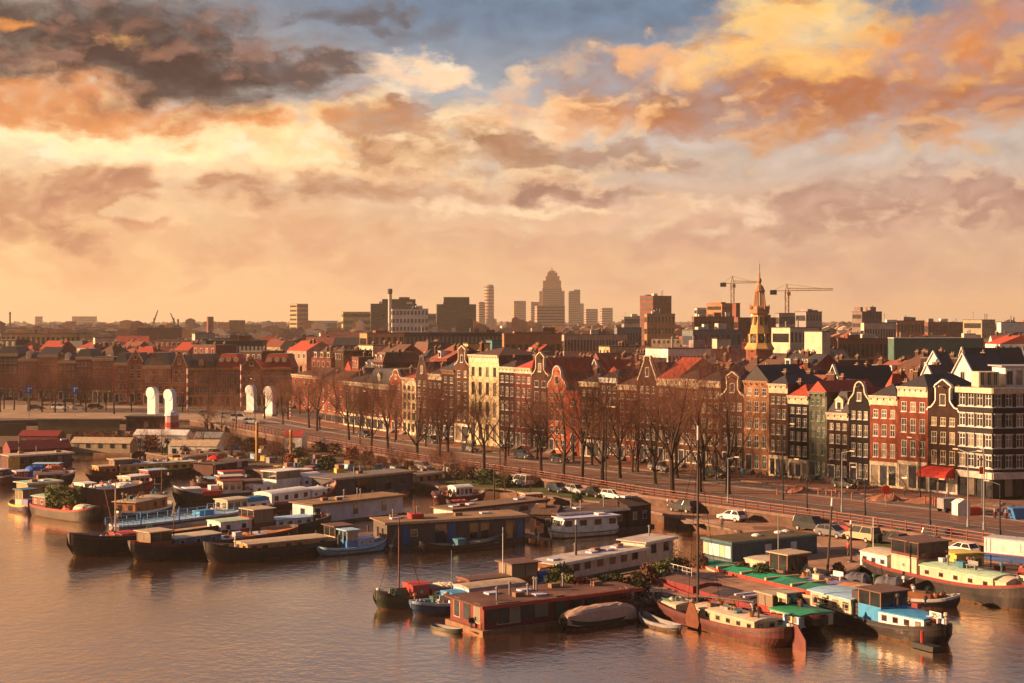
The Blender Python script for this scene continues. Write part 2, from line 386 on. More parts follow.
for t in (.115, .325, .575, .725): strip(b, t, .16, ZR + .034)
for t in (.22, .65): strip(b, t, .14, ZR + .034, 1)
structure(b.build('road_markings', LINE))
for t in (.38, .42, .48, .52): strip(rails, t, .09, ZR + .036)
structure(rails.build('tram_rails', mat('rail_steel', (.5, .42, .36), .3, .2, metal=.6)))
strip2 = MB(); strip(strip2, .545, .9, ZR + .04)
structure(strip2.build('lane_divider', mat('light_concrete', (.42, .33, .26), .8, .2)))
# junction patches, left square
poly('square', [px(0, 405, ZR), px(0, 418, ZR), px(190, 419.5, ZR), px(232, 425, ZR), px(300, 436, ZR), px(330, 421, ZR), px(240, 411, ZR), px(130, 406, ZR)][::-1], ZR + .018, mat('square_paving', (.36, .25, .17), .85, .3, .2))
# low quay
SH = [(1200, 600), (1024, 589), (860, 566), (835, 583), (822, 592), (640, 602), (560, 606), (545, 590), (640, 571), (700, 566), (702, 560), (740, 545), (738, 531), (650, 511), (600, 502), (548, 497), (500, 489), (440, 487), (400, 479), (330, 478), (270, 472), (200, 462), (130, 450), (60, 447), (-40, 446), (-200, 446)]
SHW = [px(x, y, ZQ) for x, y in SH]
b = MB(); top = [Vector((400, 60, ZQ))] + SHW + [Vector((-900, 424 * 1.0, ZQ))]
n = len(SHW)
import mathutils
outline = [(p.x, p.y) for p in SHW] + [(p.x, p.y + 1.0) for p in [px(-150, 424, ZR), px(0, 421, ZR), px(120, 419, ZR), px(190, 420, ZR), px(230, 427, ZR), px(330, 446, ZR), px(430, 463, ZR), px(535, 478, ZR), px(645, 496, ZR), px(840, 522.5, ZR), px(1024, 550, ZR), px(1100, 563, ZR)]] + [(140, 130)]
tri = mathutils.geometry.tessellate_polygon([[Vector((x, y, 0)) for x, y in outline]])
b.v = [(x, y, ZQ) for x, y in outline]; b.f = [tuple(t) if (Vector(outline[t[1]]) - Vector(outline[t[0]])).cross(Vector(outline[t[2]]) - Vector(outline[t[0]])) > 0 else tuple(reversed(t)) for t in tri]; b.m = [0] * len(b.f)
structure(b.build('quay', QUAYM))
b = MB(); cap = MB()
for i in range(n - 1):
    a, c = SHW[i], SHW[i + 1]; b.face([(a.x, a.y, -1), (c.x, c.y, -1), (c.x, c.y, ZQ - .002), (a.x, a.y, ZQ - .002)])
    d = (c - a).normalized(); nn_ = Vector((-d.y, d.x, 0)) * .2
    cap.face([(a - nn_)[:2] + (ZQ + .12,), (c - nn_)[:2] + (ZQ + .12,), (c + nn_)[:2] + (ZQ + .12,), (a + nn_)[:2] + (ZQ + .12,)])
    for s in (-1, 1):
        cap.face([(a + nn_ * s)[:2] + (ZQ - .2,), (c + nn_ * s)[:2] + (ZQ - .2,), (c + nn_ * s)[:2] + (ZQ + .12,), (a + nn_ * s)[:2] + (ZQ + .12,)])
structure(b.build('quay_wall', STONE)); structure(cap.build('quay_edge', mat('quay_edge_stone', (.2, .13, .1), .8, .35)))
# retaining wall between quay and road
b = MB()
for i in range(len(RED) - 1):
    a, c = RED[i], RED[i + 1]
    b.face([(a.x, a.y, 0), (c.x, c.y, 0), (c.x, c.y, ZR), (a.x, a.y, ZR)])
    d = (c - a).normalized(); q = Vector((-d.y, d.x, 0)) * .18
    for s, s2 in ((-1, 1),):
        b.face([(a - q)[:2] + (ZR + .16,), (c - q)[:2] + (ZR + .16,), (c + q)[:2] + (ZR + .16,), (a + q)[:2] + (ZR + .16,)], 1)
        for k in (-1, 1): b.face([(a + q * k)[:2] + (ZR - .25,), (c + q * k)[:2] + (ZR - .25,), (c + q * k)[:2] + (ZR + .16,), (a + q * k)[:2] + (ZR + .16,)], 1)
tag(b.build('retaining_wall', [STONE, mat('wall_coping', (.2, .12, .09), .8, .3)]), 'long dark brick retaining wall carrying the fence between the low quay and the road', 'wall')
poly('bank_soil', [px(x, y, ZQ) for x, y in [(-150, 445), (60, 445.5), (130, 448.5), (200, 459), (270, 469), (330, 474), (400, 475), (430, 478), (440, 484), (545, 495), (560, 492), (640, 501), (660, 500)]] + [Vector((p.x, p.y - .3, ZQ)) for p in RED[3:] if True], ZQ + .006, mat('bank_soil', (.11, .065, .035), .95, .5, .3, rgb2=(.20, .12, .07)))
# grass strips on the quay
for k, g_ in enumerate([[(548, 487), (560, 497), (648, 507), (640, 500)], [(430, 478), (450, 485), (560, 496), (545, 488), (480, 480)], [(865, 548), (940, 552), (960, 546), (870, 541)], [(640, 499), (655, 502), (770, 519), (760, 515)]]):
    poly('grass_strip', [px(x, y, ZQ) for x, y in g_], ZQ + .01, GRASS)
# ------------------------------------------------------------------ haze
hm = bpy.data.materials.new('haze'); hm.use_nodes = True; t = hm.node_tree; t.nodes.clear()
pv = t.nodes.new('ShaderNodeVolumePrincipled'); pv.inputs['Color'].default_value = (1, .85, .71, 1); pv.inputs['Density'].default_value = .00010; pv.inputs['Anisotropy'].default_value = .2
mo = t.nodes.new('ShaderNodeOutputMaterial'); t.links.new(pv.outputs[0], mo.inputs['Volume'])
hb = MB(); hb.box(-9000, -300, -1.6, 9000, 12500, 165)
hz = hb.build('haze', hm); hz['kind'] = 'stuff'; hz['label'] = 'warm evening haze over the city and harbour'
# ------------------------------------------------------------------ building parts
_wm = {}
def window_mesh(w, h, style='sash', fm=FRM):
    key = (round(w, 2), round(h, 2), style, fm.name)
    if key in _wm: return _wm[key]
    f = MB(); t = .10 if w > .8 else .075
    f.box(-w / 2, .05, 0, -w / 2 + t, .14, h); f.box(w / 2 - t, .05, 0, w / 2, .14, h)
    f.box(-w / 2 + t, .05, 0, w / 2 - t, .14, t); f.box(-w / 2 + t, .05, h - t, w / 2 - t, .14, h)
    f.box(-w / 2 - .06, -.07, -.09, w / 2 + .06, .05, 0)
    if style == 'sash':
        f.box(-w / 2 + t, .06, h * .52, w / 2 - t, .13, h * .52 + .08)
        f.box(-.03, .07, t, .03, .13, h * .52); f.box(-.03, .07, h * .52 + .08, .03, .13, h - t)
    elif style == 'cross':
        f.box(-.05, .06, t, .05, .13, h - t); f.box(-w / 2 + t, .06, h * .62, -.05, .13, h * .62 + .08); f.box(.05, .06, h * .62, w / 2 - t, .13, h * .62 + .08)
    p = MB(); p.box(-w / 2 + t * .5, .10, t * .5, w / 2 - t * .5, .16, h - t * .5)
    _wm[key] = (f.mesh('window', fm), p.mesh('pane', GLASS)); return _wm[key]
def add_window(root, x, y, z, w, h, rz=0.0, style='sash', fm=WHITE, pane=True):
    a, p = window_mesh(w, h, style, fm)
    o = link('window', a, root, (x, y, z), rz)
    if pane: link('pane', p, o)
    return o
_pw = {}
def plain_window(root, x, y, z, w, h, rz=0.0, fm=FRM):
    """far window: frame and glass in one small mesh standing proud of the wall"""
    key = (round(w, 1), round(h, 1), fm.name)
    if key not in _pw:
        f = MB(); f.box(-w / 2, -.06, 0, w / 2, .0, h, 0); f.box(-w / 2 + .13, -.09, .13, -.04, -.05, h - .13, 1); f.box(.04, -.09, .13, w / 2 - .13, -.05, h - .13, 1)
        _pw[key] = f.mesh('window', [fm, GLASS])
    return link('window', _pw[key], root, (x, y, z), rz)
def wall_face(b, w, z0, z1, ops, M=None, rev=.2, m=0):
    """wall in the plane y=0 facing -y with openings (x0,x1,z0,z1) and their reveals"""
    T = (lambda p: tuple(M @ Vector(p))) if M is not None else (lambda p: p)
    xs = sorted({0, w, *[round(o[0], 3) for o in ops], *[round(o[1], 3) for o in ops]})
    zs = sorted({z0, z1, *[round(o[2], 3) for o in ops], *[round(o[3], 3) for o in ops]})
    for i in range(len(xs) - 1):
        for j in range(len(zs) - 1):
            cx, cz = (xs[i] + xs[i + 1]) / 2, (zs[j] + zs[j + 1]) / 2
            if any(o[0] < cx < o[1] and o[2] < cz < o[3] for o in ops): continue
            b.face([T((xs[i], 0, zs[j])), T((xs[i + 1], 0, zs[j])), T((xs[i + 1], 0, zs[j + 1])), T((xs[i], 0, zs[j + 1]))], m)
    for a, c, e, g_ in ops:
        b.face([T((a, 0, e)), T((a, rev, e)), T((a, rev, g_)), T((a, 0, g_))], m); b.face([T((c, 0, e)), T((c, 0, g_)), T((c, rev, g_)), T((c, rev, e))], m)
        b.face([T((a, 0, e)), T((c, 0, e)), T((c, rev, e)), T((a, rev, e))], m); b.face([T((a, 0, g_)), T((a, rev, g_)), T((c, rev, g_)), T((c, 0, g_))], m)
def chimney(root, x, y, z, h=1.6, m=None, w=.9):
    h *= .72; w *= .8
    b = MB(); b.box(x - w / 2, y - .35, z - 1.2, x + w / 2, y + .35, z + h, 0); b.box(x - w / 2 - .07, y - .42, z + h - .002, x + w / 2 + .07, y + .42, z + h + .14, 1)
    for k in (-.22, .22): b.tube((x + k * w, y, z + h + .13), (x + k * w, y, z + h + .6), .13, .11, 6, 1)
    return b.build('chimney', [m or brick('brown'), mat('chimney_cap', (.3, .2, .15), .8)], root)
def roof_poly(kind, w, d, H, rh):
    """returns MB of a roof: 'ridge_y' gable front-back, 'hip', 'ridge_x', 'flat', 'mansard'"""
    b = MB(); e = .15
    if kind == 'ridge_y':
        b.face([(-e, -.0, H), (w / 2, 0, H + rh), (w / 2, d, H + rh), (-e, d, H)][::-1]); b.face([(w + e, 0, H), (w + e, d, H), (w / 2, d, H + rh), (w / 2, 0, H + rh)])
        b.face([(0, .01, H), (w, .01, H), (w / 2, .01, H + rh)]); b.face([(0, d - .01, H), (w / 2, d - .01, H + rh), (w, d - .01, H)])
    elif kind == 'ridge_x':
        b.face([(0, -e, H), (w, -e, H), (w, d / 2, H + rh), (0, d / 2, H + rh)]); b.face([(0, d + e, H), (0, d / 2, H + rh), (w, d / 2, H + rh), (w, d + e, H)])
        b.face([(0, -e, H), (0, d / 2, H + rh), (0, d + e, H)], 1); b.face([(w, -e, H), (w, d + e, H), (w, d / 2, H + rh)], 1)
    elif kind == 'hip':
        q = min(w, d) / 2 * .95
        if d >= w: r0, r1 = (w / 2, q, H + rh), (w / 2, d - q, H + rh); F = [((0, 0, H), (w, 0, H), r0), ((w, 0, H), (w, d, H), r1, r0), ((w, d, H), (0, d, H), r1), ((0, d, H), (0, 0, H), r0, r1)]
        else: r0, r1 = (q, d / 2, H + rh), (w - q, d / 2, H + rh); F = [((0, 0, H), (w, 0, H), r1, r0), ((w, 0, H), (w, d, H), r1), ((w, d, H), (0, d, H), r0, r1), ((0, d, H), (0, 0, H), r0)]
        for f in F: b.face(f)
    elif kind == 'mansard':
        q = min(1.6, rh * .45)
        A = [(0, 0, H), (w, 0, H), (w, d, H), (0, d, H)]; B = [(q, q, H + rh), (w - q, q, H + rh), (w - q, d - q, H + rh), (q, d - q, H + rh)]
        for i in range(4): b.face([A[i], A[(i + 1) % 4], B[(i + 1) % 4], B[i]])
        b.face(B, 1)
    else:
        b.box(-.12, -.12, H - .02, w + .12, d + .12, H + .28, 1); b.box(.15, .15, H + .27, w - .15, d - .15, H + .30, 0)
    return b
def skylight(root, x, y, z, slope, ax):
    b = MB(); M = Matrix.Translation((x, y, z)) @ (Matrix.Rotation(slope, 4, 'Y') if ax == 'y' else Matrix.Rotation(slope, 4, 'X'))
    b.box(-.5, -.7, 0, .5, .7, .12, 0, M); b.box(-.4, -.6, .11, .4, .6, .15, 1, M); return b.build('skylight', [LEAD, glassmat('sky_glass', (.3, .33, .36), .1)], root)
def gable_outline(kind, w, H, gh):
    c = w / 2
    if kind == 'bell':
        pr = [(.5, 0), (.49, .10), (.44, .24), (.33, .36), (.24, .50), (.21, .66), (.20, .78), (.13, .92), (0, 1)]
    elif kind == 'neck':
        pr = [(.5, 0), (.5, .06), (.38, .10), (.27, .24), (.22, .34), (.22, .74), (.26, .76), (.26, .80), (0, 1)]
    elif kind == 'spout':
        pr = [(.5, 0), (.14, .82), (.14, 1), (0, 1)]
    elif kind == 'step':
        pr = [(.5, 0), (.5, .12), (.38, .12), (.38, .36), (.26, .36), (.26, .6), (.14, .6), (.14, .84), (.06, .84), (.06, 1), (0, 1)]
    else:
        pr = [(.5, 0), (0, 1)]
    L = [(c - a * w, H + z * gh) for a, z in pr]; Rr = [(c + a * w, H + z * gh) for a, z in pr]
    pts = L + (Rr[::-1] if pr[-1][0] else Rr[::-1][1:]); return pts           # left bottom -> top -> right bottom
def canal_house(A, B, H, spec, label, depth=11, group=None):
    """A: left, B: right end of the facade at street level"""
    rz, w = frame(A, B)
    s = dict(wall='brown', gable='cornice', gh=3.5, cols=3, floors=5, roof=SLATE, rh=3.4, trim=CREAM, ground='door', frame=FRM, ww=None, chim=1, band=0, corn=.9, rk='hip', party=None)
    s.update(spec); t = thing(s.get('name', 'canal_house'), label, 'house', A, rz, group)
    wm = brick(s['wall']) if isinstance(s['wall'], str) else s['wall']
    n, c = s['floors'], s['cols']; ww = s['ww'] or min(1.35, w / c * .56)
    g0 = .5; hs = [1.25] + [1.15] + [1.0] * max(0, n - 3) + [.85] * (1 if n > 2 else 0); hs = hs[:n]
    top = H - (s['corn'] if s['gable'] == 'cornice' else .3); k = (top - g0) / sum(hs); z = g0; ops = []; wins = []; gx = (w - .5) / c
    for fl in range(n):
        fh = hs[fl] * k; wh = fh * (.66 if fl < n - 1 else .56); zb = z + fh * .17
        for ci in range(c):
            x = .25 + gx * (ci + .5)
            if fl == 0 and s['ground'] == 'shop': continue
            if fl == 0 and ci == s.get('doorcol', 0): continue
            wins.append((x, zb, ww, wh)); ops.append((x - ww / 2, x + ww / 2, zb, zb + wh))
        z += fh
    f0 = g0 + hs[0] * k
    wallb = MB(); wall_face(wallb, w - .02, -.2, H, ops)
    wallb.face([(0, 0, -.2), (0, 0, H), (0, depth, H), (0, depth, -.2)][::1], 1); wallb.face([(w - .02, 0, -.2), (w - .02, depth, -.2), (w - .02, depth, H), (w - .02, 0, H)], 1)
    wallb.face([(0, depth, -.2), (0, depth, H), (w - .02, depth, H), (w - .02, depth, -.2)], 1)
    out = None
    if s['gable'] != 'cornice':
        out = gable_outline(s['gable'], w - .02, H, s['gh'])
        # gable as fan of vertical slices, 0.35 thick, with its own small opening left to a window set proud
        half = len(out) // 2
        wallb.prism([(w - .02, H), *out[::-1][1:-1], (0, H)][::1] if False else out[::-1], 0, .38, 'y', 0)
    pm = brick(s['party']) if s['party'] else mat('party_wall', (.13, .075, .055), .9, .35, .8, streak=.5, rnd=.2)
    wallb.build('wall', [wm, pm], t)
    for (x, zb, a, h) in wins: add_window(t, x, 0.0, zb, a, h, 0, s.get('sash', 'sash'), s['frame'])
    # ground floor
    if s['ground'] == 'shop':
        g = MB(); g.box(.02, -.10, .0, w - .04, .0, .45, 0); g.box(.02, -.16, f0 - .65, w - .04, 0, f0 - .08, 0)
        nx = c + 1
        for i in range(nx):
            xx = .02 + (w - .36) * i / c; g.box(xx, -.12, .45, xx + .3, 0, f0 - .65, 0)
        g.build('shopfront', s['trim'], t)
        for i in range(c):
            a, e = .34 + (w - .36) * i / c, .0 + (w - .36) * (i + 1) / c
            if i != s.get('doorcol', c // 2): MB().box(a, -.05, .46, e, -.01, f0 - .66).build('shop_window', GLASS, t)
        a, e = .34 + (w - .36) * s.get('doorcol', c // 2) / c, .0 + (w - .36) * (s.get('doorcol', c // 2) + 1) / c
        d = MB(); d.box(a, -.07, .46, e, -.01, f0 - .9, 0); d.box(a, -.06, f0 - .9, e, -.012, f0 - .66, 1); d.build('door', [s.get('door', mat('dark_door', (.03, .03, .045), .4)), GLASS], t)
    else:
        x = .25 + gx * (s.get('doorcol', 0) + .5); d = MB()
        d.box(x - .6, -.03, g0 + .35, x + .6, .02, g0 + hs[0] * k * .80, 0); d.box(x - .72, -.06, g0 + .35, x - .6, .02, g0 + hs[0] * k * .86, 1); d.box(x + .6, -.06, g0 + .35, x + .72, .02, g0 + hs[0] * k * .86, 1)
        d.box(x - .72, -.06, g0 + hs[0] * k * .80, x + .72, .02, g0 + hs[0] * k * .86, 1); d.build('door', [s.get('door', mat('dark_door', (.03, .03, .045), .4)), s['frame']], t)
        st = MB()
        for i in range(4): st.box(x - .9, -1.3 + i * .3, -.1, x + .9, 0, .22 * (i + 1))
        st.tube((x - .88, -1.2, .2), (x - .88, -1.2, 1.2), .03, n=4); st.tube((x - .88, -1.2, 1.2), (x - .88, 0, 1.9), .03, n=4); st.build('stoop', mat('stoop_stone', (.22, .17, .15), .8), t)
    if s['band']:
        bb = MB(); z = g0
        for fl in range(n - 1):
            z += hs[fl] * k; bb.box(-.0, -.06, z - .06, w - .02, -.003, z + .10)
        bb.build('string_course', s['trim'], t)
    # top
    if s['gable'] == 'cornice':
        s['rh'] *= .72 if s['rk'] == 'hip' else .88
        cb = MB(); ch = s['corn']
        cb.box(0, -.12, H - ch, w - .03, -.003, H - .32, 0); cb.box(-.0, -.34, H - .32, w - .03, -.003, H - .12, 0); cb.box(0, -.5, H - .12, w - .03, .1, H + .04, 0)
        nb = max(3, int(w / .9))
        for i in range(nb):
            xx = .12 + (w - .5) * i / (nb - 1); cb.box(xx, -.3, H - .62, xx + .16, -.12, H - .32, 0)
        cb.build('cornice', s['trim'], t)
        r = roof_poly(s['rk'], w - .02, depth, H + .02, s['rh']).build('roof', [s['roof'], BITUMEN if s['rk'] != 'ridge_x' else pm], t)
        rz_top = H + s['rh']
    else:
        gb = MB()
        for (x0, z0), (x1, z1) in zip(out[:-1], out[1:]):
            dx, dz = x1 - x0, z1 - z0; L = math.hypot(dx, dz)
            if L < .05: continue
            nx_, nz_ = -dz / L * .20, dx / L * .20
            gb.prism([(x0, z0), (x1, z1), (x1 + nx_, z1 + nz_), (x0 + nx_, z0 + nz_)][::-1], -.12, .5, 'y')
        gb.build('gable_coping', s['trim'], t)
        gw = min(1.1, w * .2); add_window(t, w / 2, -.13, H + s['gh'] * .18, gw, min(1.7, s['gh'] * .38), 0, 'plain', s['frame'])
        hb_ = MB(); hb_.box(w / 2 - .08, -1.0, H + s['gh'] * .78, w / 2 + .08, 0, H + s['gh'] * .78 + .16); hb_.build('hoist_beam', s['trim'], t)
        r = roof_poly('ridge_y', w - .02, depth, H - .3, s['gh'] * .82).build('roof', [s['roof'], pm], t)
        rz_top = H + s['gh'] * .8
    if s.get('dormer'):
        db = MB(); zc = H + .1; dw = 1.5; dx0 = w / 2 - dw / 2
        db.box(dx0, .3, zc, dx0 + dw, 3, zc + 1.9, 0); db.prism([(dx0 - .15, zc + 1.9), (dx0 + dw + .15, zc + 1.9), (w / 2, zc + 2.6)], .2, 3, 'y', 0)
        dd = db.build('dormer', s['trim'], t); add_window(dd, w / 2, .2, zc + .3, .95, 1.4, 0, 'plain', s['frame'])
    for q in range(s['chim']):
        chimney(r, .5 if q % 2 == 0 else w - .55, random.uniform(2.5, depth - 2), H + s['rh'] * .35, random.uniform(1.6, 2.6))
    if s.get('sky'): 
        for q in range(s['sky']): skylight(r, w * .22, 3 + q * 2.6, H + s['rh'] * .45 + .1, -math.atan2(s['rh'], w / 2), 'y')
    return t
# facade points by the photo's pixel columns
def facpt(x):
    a = (x - 512) / F_PX
    for i in range(len(FAC) - 1):
        p, q = FAC[i], FAC[i + 1]; f = lambda v: v.x - a * v.y
        if f(p) * f(q) <= 0:
            t = f(p) / (f(p) - f(q)); return p.lerp(q, t)
    return None
random.seed(11)
HROW = [
 # x0, x1, y of cornice or eave, spec, label
 (928, 958, 411, dict(wall='darkbrown', gable='neck', gh=4.6, cols=3, floors=4, roof=SLATE, trim=WHITE, ground='shop', chim=2, frame=CREAM), 'very dark brown house with pale central hoist bay above the red awning'),
 (898, 928, 387, dict(wall='red', cols=3, floors=4, trim=CREAM, ground='shop', roof=SLATE, rh=2.6, corn=1.5, chim=1), 'tall warm red brick house with cream cornice and white shopfront left of the red awning'),
 (870, 898, 396, dict(wall='red', cols=3, floors=4, trim=CREAM, ground='shop', roof=SLATE, corn=1.4, rh=2.6, chim=1), 'red brick house with low black roof and cream shopfront right of the dark bell gable'),
 (849, 870, 405, dict(wall='black', gable='bell', gh=3.6, cols=3, floors=4, trim=CREAM, roof=REDTILE), 'narrow blackish house with curved cream edged bell gable and red roof behind'),
 (827, 849, 413, dict(wall='darkbrown', cols=3, floors=4, trim=CREAM, roof=SLATE, rk='mansard', rh=3.8, dormer=1, corn=1.1), 'dark brown house with cream cornice below a slate mansard and white arched dormer'),
 (809, 827, 392, dict(wall='greengrey', cols=3, floors=5, corn=.4, trim=mat('green_stone', (.2, .2, .15), .8), ground='door', roof=REDTILE, rk='ridge_y', rh=2, frame=mat('green_frame', (.2, .3, .25), .5)), 'grey green plastered house with orange arches at street level'),
 (788, 809, 396, dict(wall='black', cols=3, floors=5, trim=CREAM, ground='shop', roof=REDTILE, rh=2.6, corn=1.3, sash='cross'), 'black house with white middle windows and a cream framed shopfront'),
 (769, 788, 384, dict(wall='brown', cols=3, floors=5, trim=CREAM, ground='shop', roof=SLATE, rh=2, corn=1.5), 'brown house with cream cornice and three tall shop windows beside the orange brick one'),
 (744, 769, 381, dict(wall='orange', cols=3, floors=5, corn=.5, trim=mat('orange_stone', (.4, .22, .12), .8), roof=SLATE, rh=3, rk='ridge_y'), 'tall orange brick house with three columns of white framed windows'),
 (721, 744, 397, dict(wall='brown', gable='neck', gh=4.2, cols=3, floors=4, trim=CREAM, roof=SLATE), 'grey brown house with slim cream neck gable left of the orange brick house'),
 (699, 721, 381, dict(wall='brown', cols=3, floors=5, trim=CREAM, roof=SLATE, rh=2.4, corn=1.1, frame=CREAM), 'brown house with cream cornice and dormers screened by trees, second left of the orange one'),
 (677, 699, 379, dict(wall='brown', cols=3, floors=5, trim=CREAM, roof=SLATE, rh=2.4, corn=1.6), 'brown house with deep cream cornice behind the trees right of the red roof'),
 (657, 677, 379, dict(wall='brown', cols=3, floors=5, trim=CREAM, roof=REDTILE, rk='ridge_x', rh=4.2, corn=1.2), 'brown house under the bright red roof beside the cream pediment house'),
 (638, 657, 381, dict(wall='darkbrown', gable='spout', gh=4.4, cols=3, floors=5, trim=CREAM, roof=SLATE), 'dark house with large cream pediment gable and white framed windows'),
 (618, 638, 385, dict(wall='red', cols=3, floors=5, trim=CREAM, roof=BROWNTILE, rh=2.2), 'reddish house with cream cornice directly left of the cream pediment house'),
 (600, 618, 378, dict(wall='brown', cols=3, floors=5, trim=WHITE, roof=SLATE, rh=2.2), 'plain brown house behind bare elms, second left of the cream pediment house'),
 (580, 600, 382, dict(wall='darkbrown', cols=3, floors=5, trim=CREAM, roof=SLATE, rh=2.4, ground='shop'), 'dark house with cream shopfront right of the bright red party wall'),
 (566, 580, 392, dict(wall=paint('red_render', (.42, .06, .03), .8), cols=1, floors=3, corn=.3, trim=mat('red_trim', (.4, .07, .04), .8), roof=SLATE, rk='flat', chim=0, party='red'), 'low windowless looking bright red rendered house beside the orange bell gable'),
 (548, 566, 388, dict(wall=paint('orange_red_render', (.5, .13, .05), .75), gable='bell', gh=4.2, cols=3, floors=5, trim=WHITE, roof=SLATE, party='red'), 'orange red house with white edged bell gable'),
 (532, 548, 376, dict(wall='darkbrown', gable='neck', gh=4.6, cols=2, floors=5, trim=CREAM, roof=REDTILE, sash='plain'), 'narrow dark house with ornate cream neck gable left of the orange red one'),
 (515, 532, 368, dict(wall='maroon', cols=3, floors=5, trim=CREAM, roof=REDTILE, rh=2.2, corn=1.1), 'maroon brick house with cream cornice between dark and cream gabled neighbours'),
 (499, 515, 367, dict(wall='black', cols=3, floors=5, trim=CREAM, roof=SLATE, rh=2, corn=1.1, frame=WHITE), 'charcoal house with small white windows right of the tall cream palace front'),
 (469, 499, 355, dict(wall=paint('cream_stone', (.66, .52, .3), .75), cols=4, floors=4, trim=CREAM, roof=BROWNTILE, rh=2.2, corn=1.6, ww=1.15, band=1, frame=mat('dark_frame', (.08, .06, .05), .6)), 'tallest cream stone palace front with four tall window columns'),
 (455, 469, 366, dict(wall='brown', gable='neck', gh=4.2, cols=2, floors=5, trim=CREAM, roof=SLATE, ground='shop'), 'narrow ornate brown house with cream carved top left of the cream palace front'),
 (442, 455, 370, dict(wall='darkbrown', cols=2, floors=5, trim=mat('brown_trim', (.2, .1, .06), .7), roof=SLATE, rh=3.4), 'slim dark brown house with brown cornice, second left of the cream palace front'),
 (428, 442, 374, dict(wall='black', cols=3, floors=5, trim=CREAM, roof=SLATE, rh=2.6, corn=1.3), 'dark house with bright cream cornice and pale blinds, third left of the palace front'),
 (416, 428, 377, dict(wall='darkbrown', gable='spout', gh=4.5, cols=2, floors=5, trim=mat('slate_trim', (.12, .11, .13), .6), roof=SLATE), 'very dark house with plain pointed gable right of the narrow cream house'),
 (402, 416, 378, dict(wall=paint('cream_stucco', (.66, .56, .36), .75), cols=3, floors=5, trim=CREAM, roof=REDTILE, rh=1.6, corn=1.2, frame=mat('dark_frame', (.08, .06, .05), .6)), 'narrow cream stucco house with dark windows and crested cornice'),
 (390, 402, 381, dict(wall='red', gable='bell', gh=2.6, cols=2, floors=5, trim=CREAM, roof=BROWNTILE), 'small red brick house with cream bell gable left of the narrow cream house'),
 (366, 390, 384, dict(wall='red', cols=4, floors=4, trim=CREAM, roof=SLATE, rk='mansard', rh=4, ground='shop', corn=1.2, sky=0, dormer=1), 'broad red brick house with slate mansard and skylights behind the street trees'),
 (344, 366, 382, dict(wall='brown', cols=4, floors=4, trim=CREAM, roof=SLATE, rh=3, ground='shop'), 'broad brown house with low slate hip roof behind leafless trees'),
 (320, 344, 380, dict(wall='red', cols=4, floors=5, trim=mat('brown_trim', (.2, .1, .06), .7), roof=BROWNTILE, rh=3, ground='shop'), 'broad dull red house with white arcade at the terrace left end'),
]
for x0, x1, yt, sp, lab in HROW:
    A, B = facpt(x0), facpt(x1); D = (A.y + B.y) / 2; H = zat(yt, D) - ZR
    canal_house(A, B, H, sp, lab, depth=random.uniform(11, 13), group='canal houses along the waterfront road')
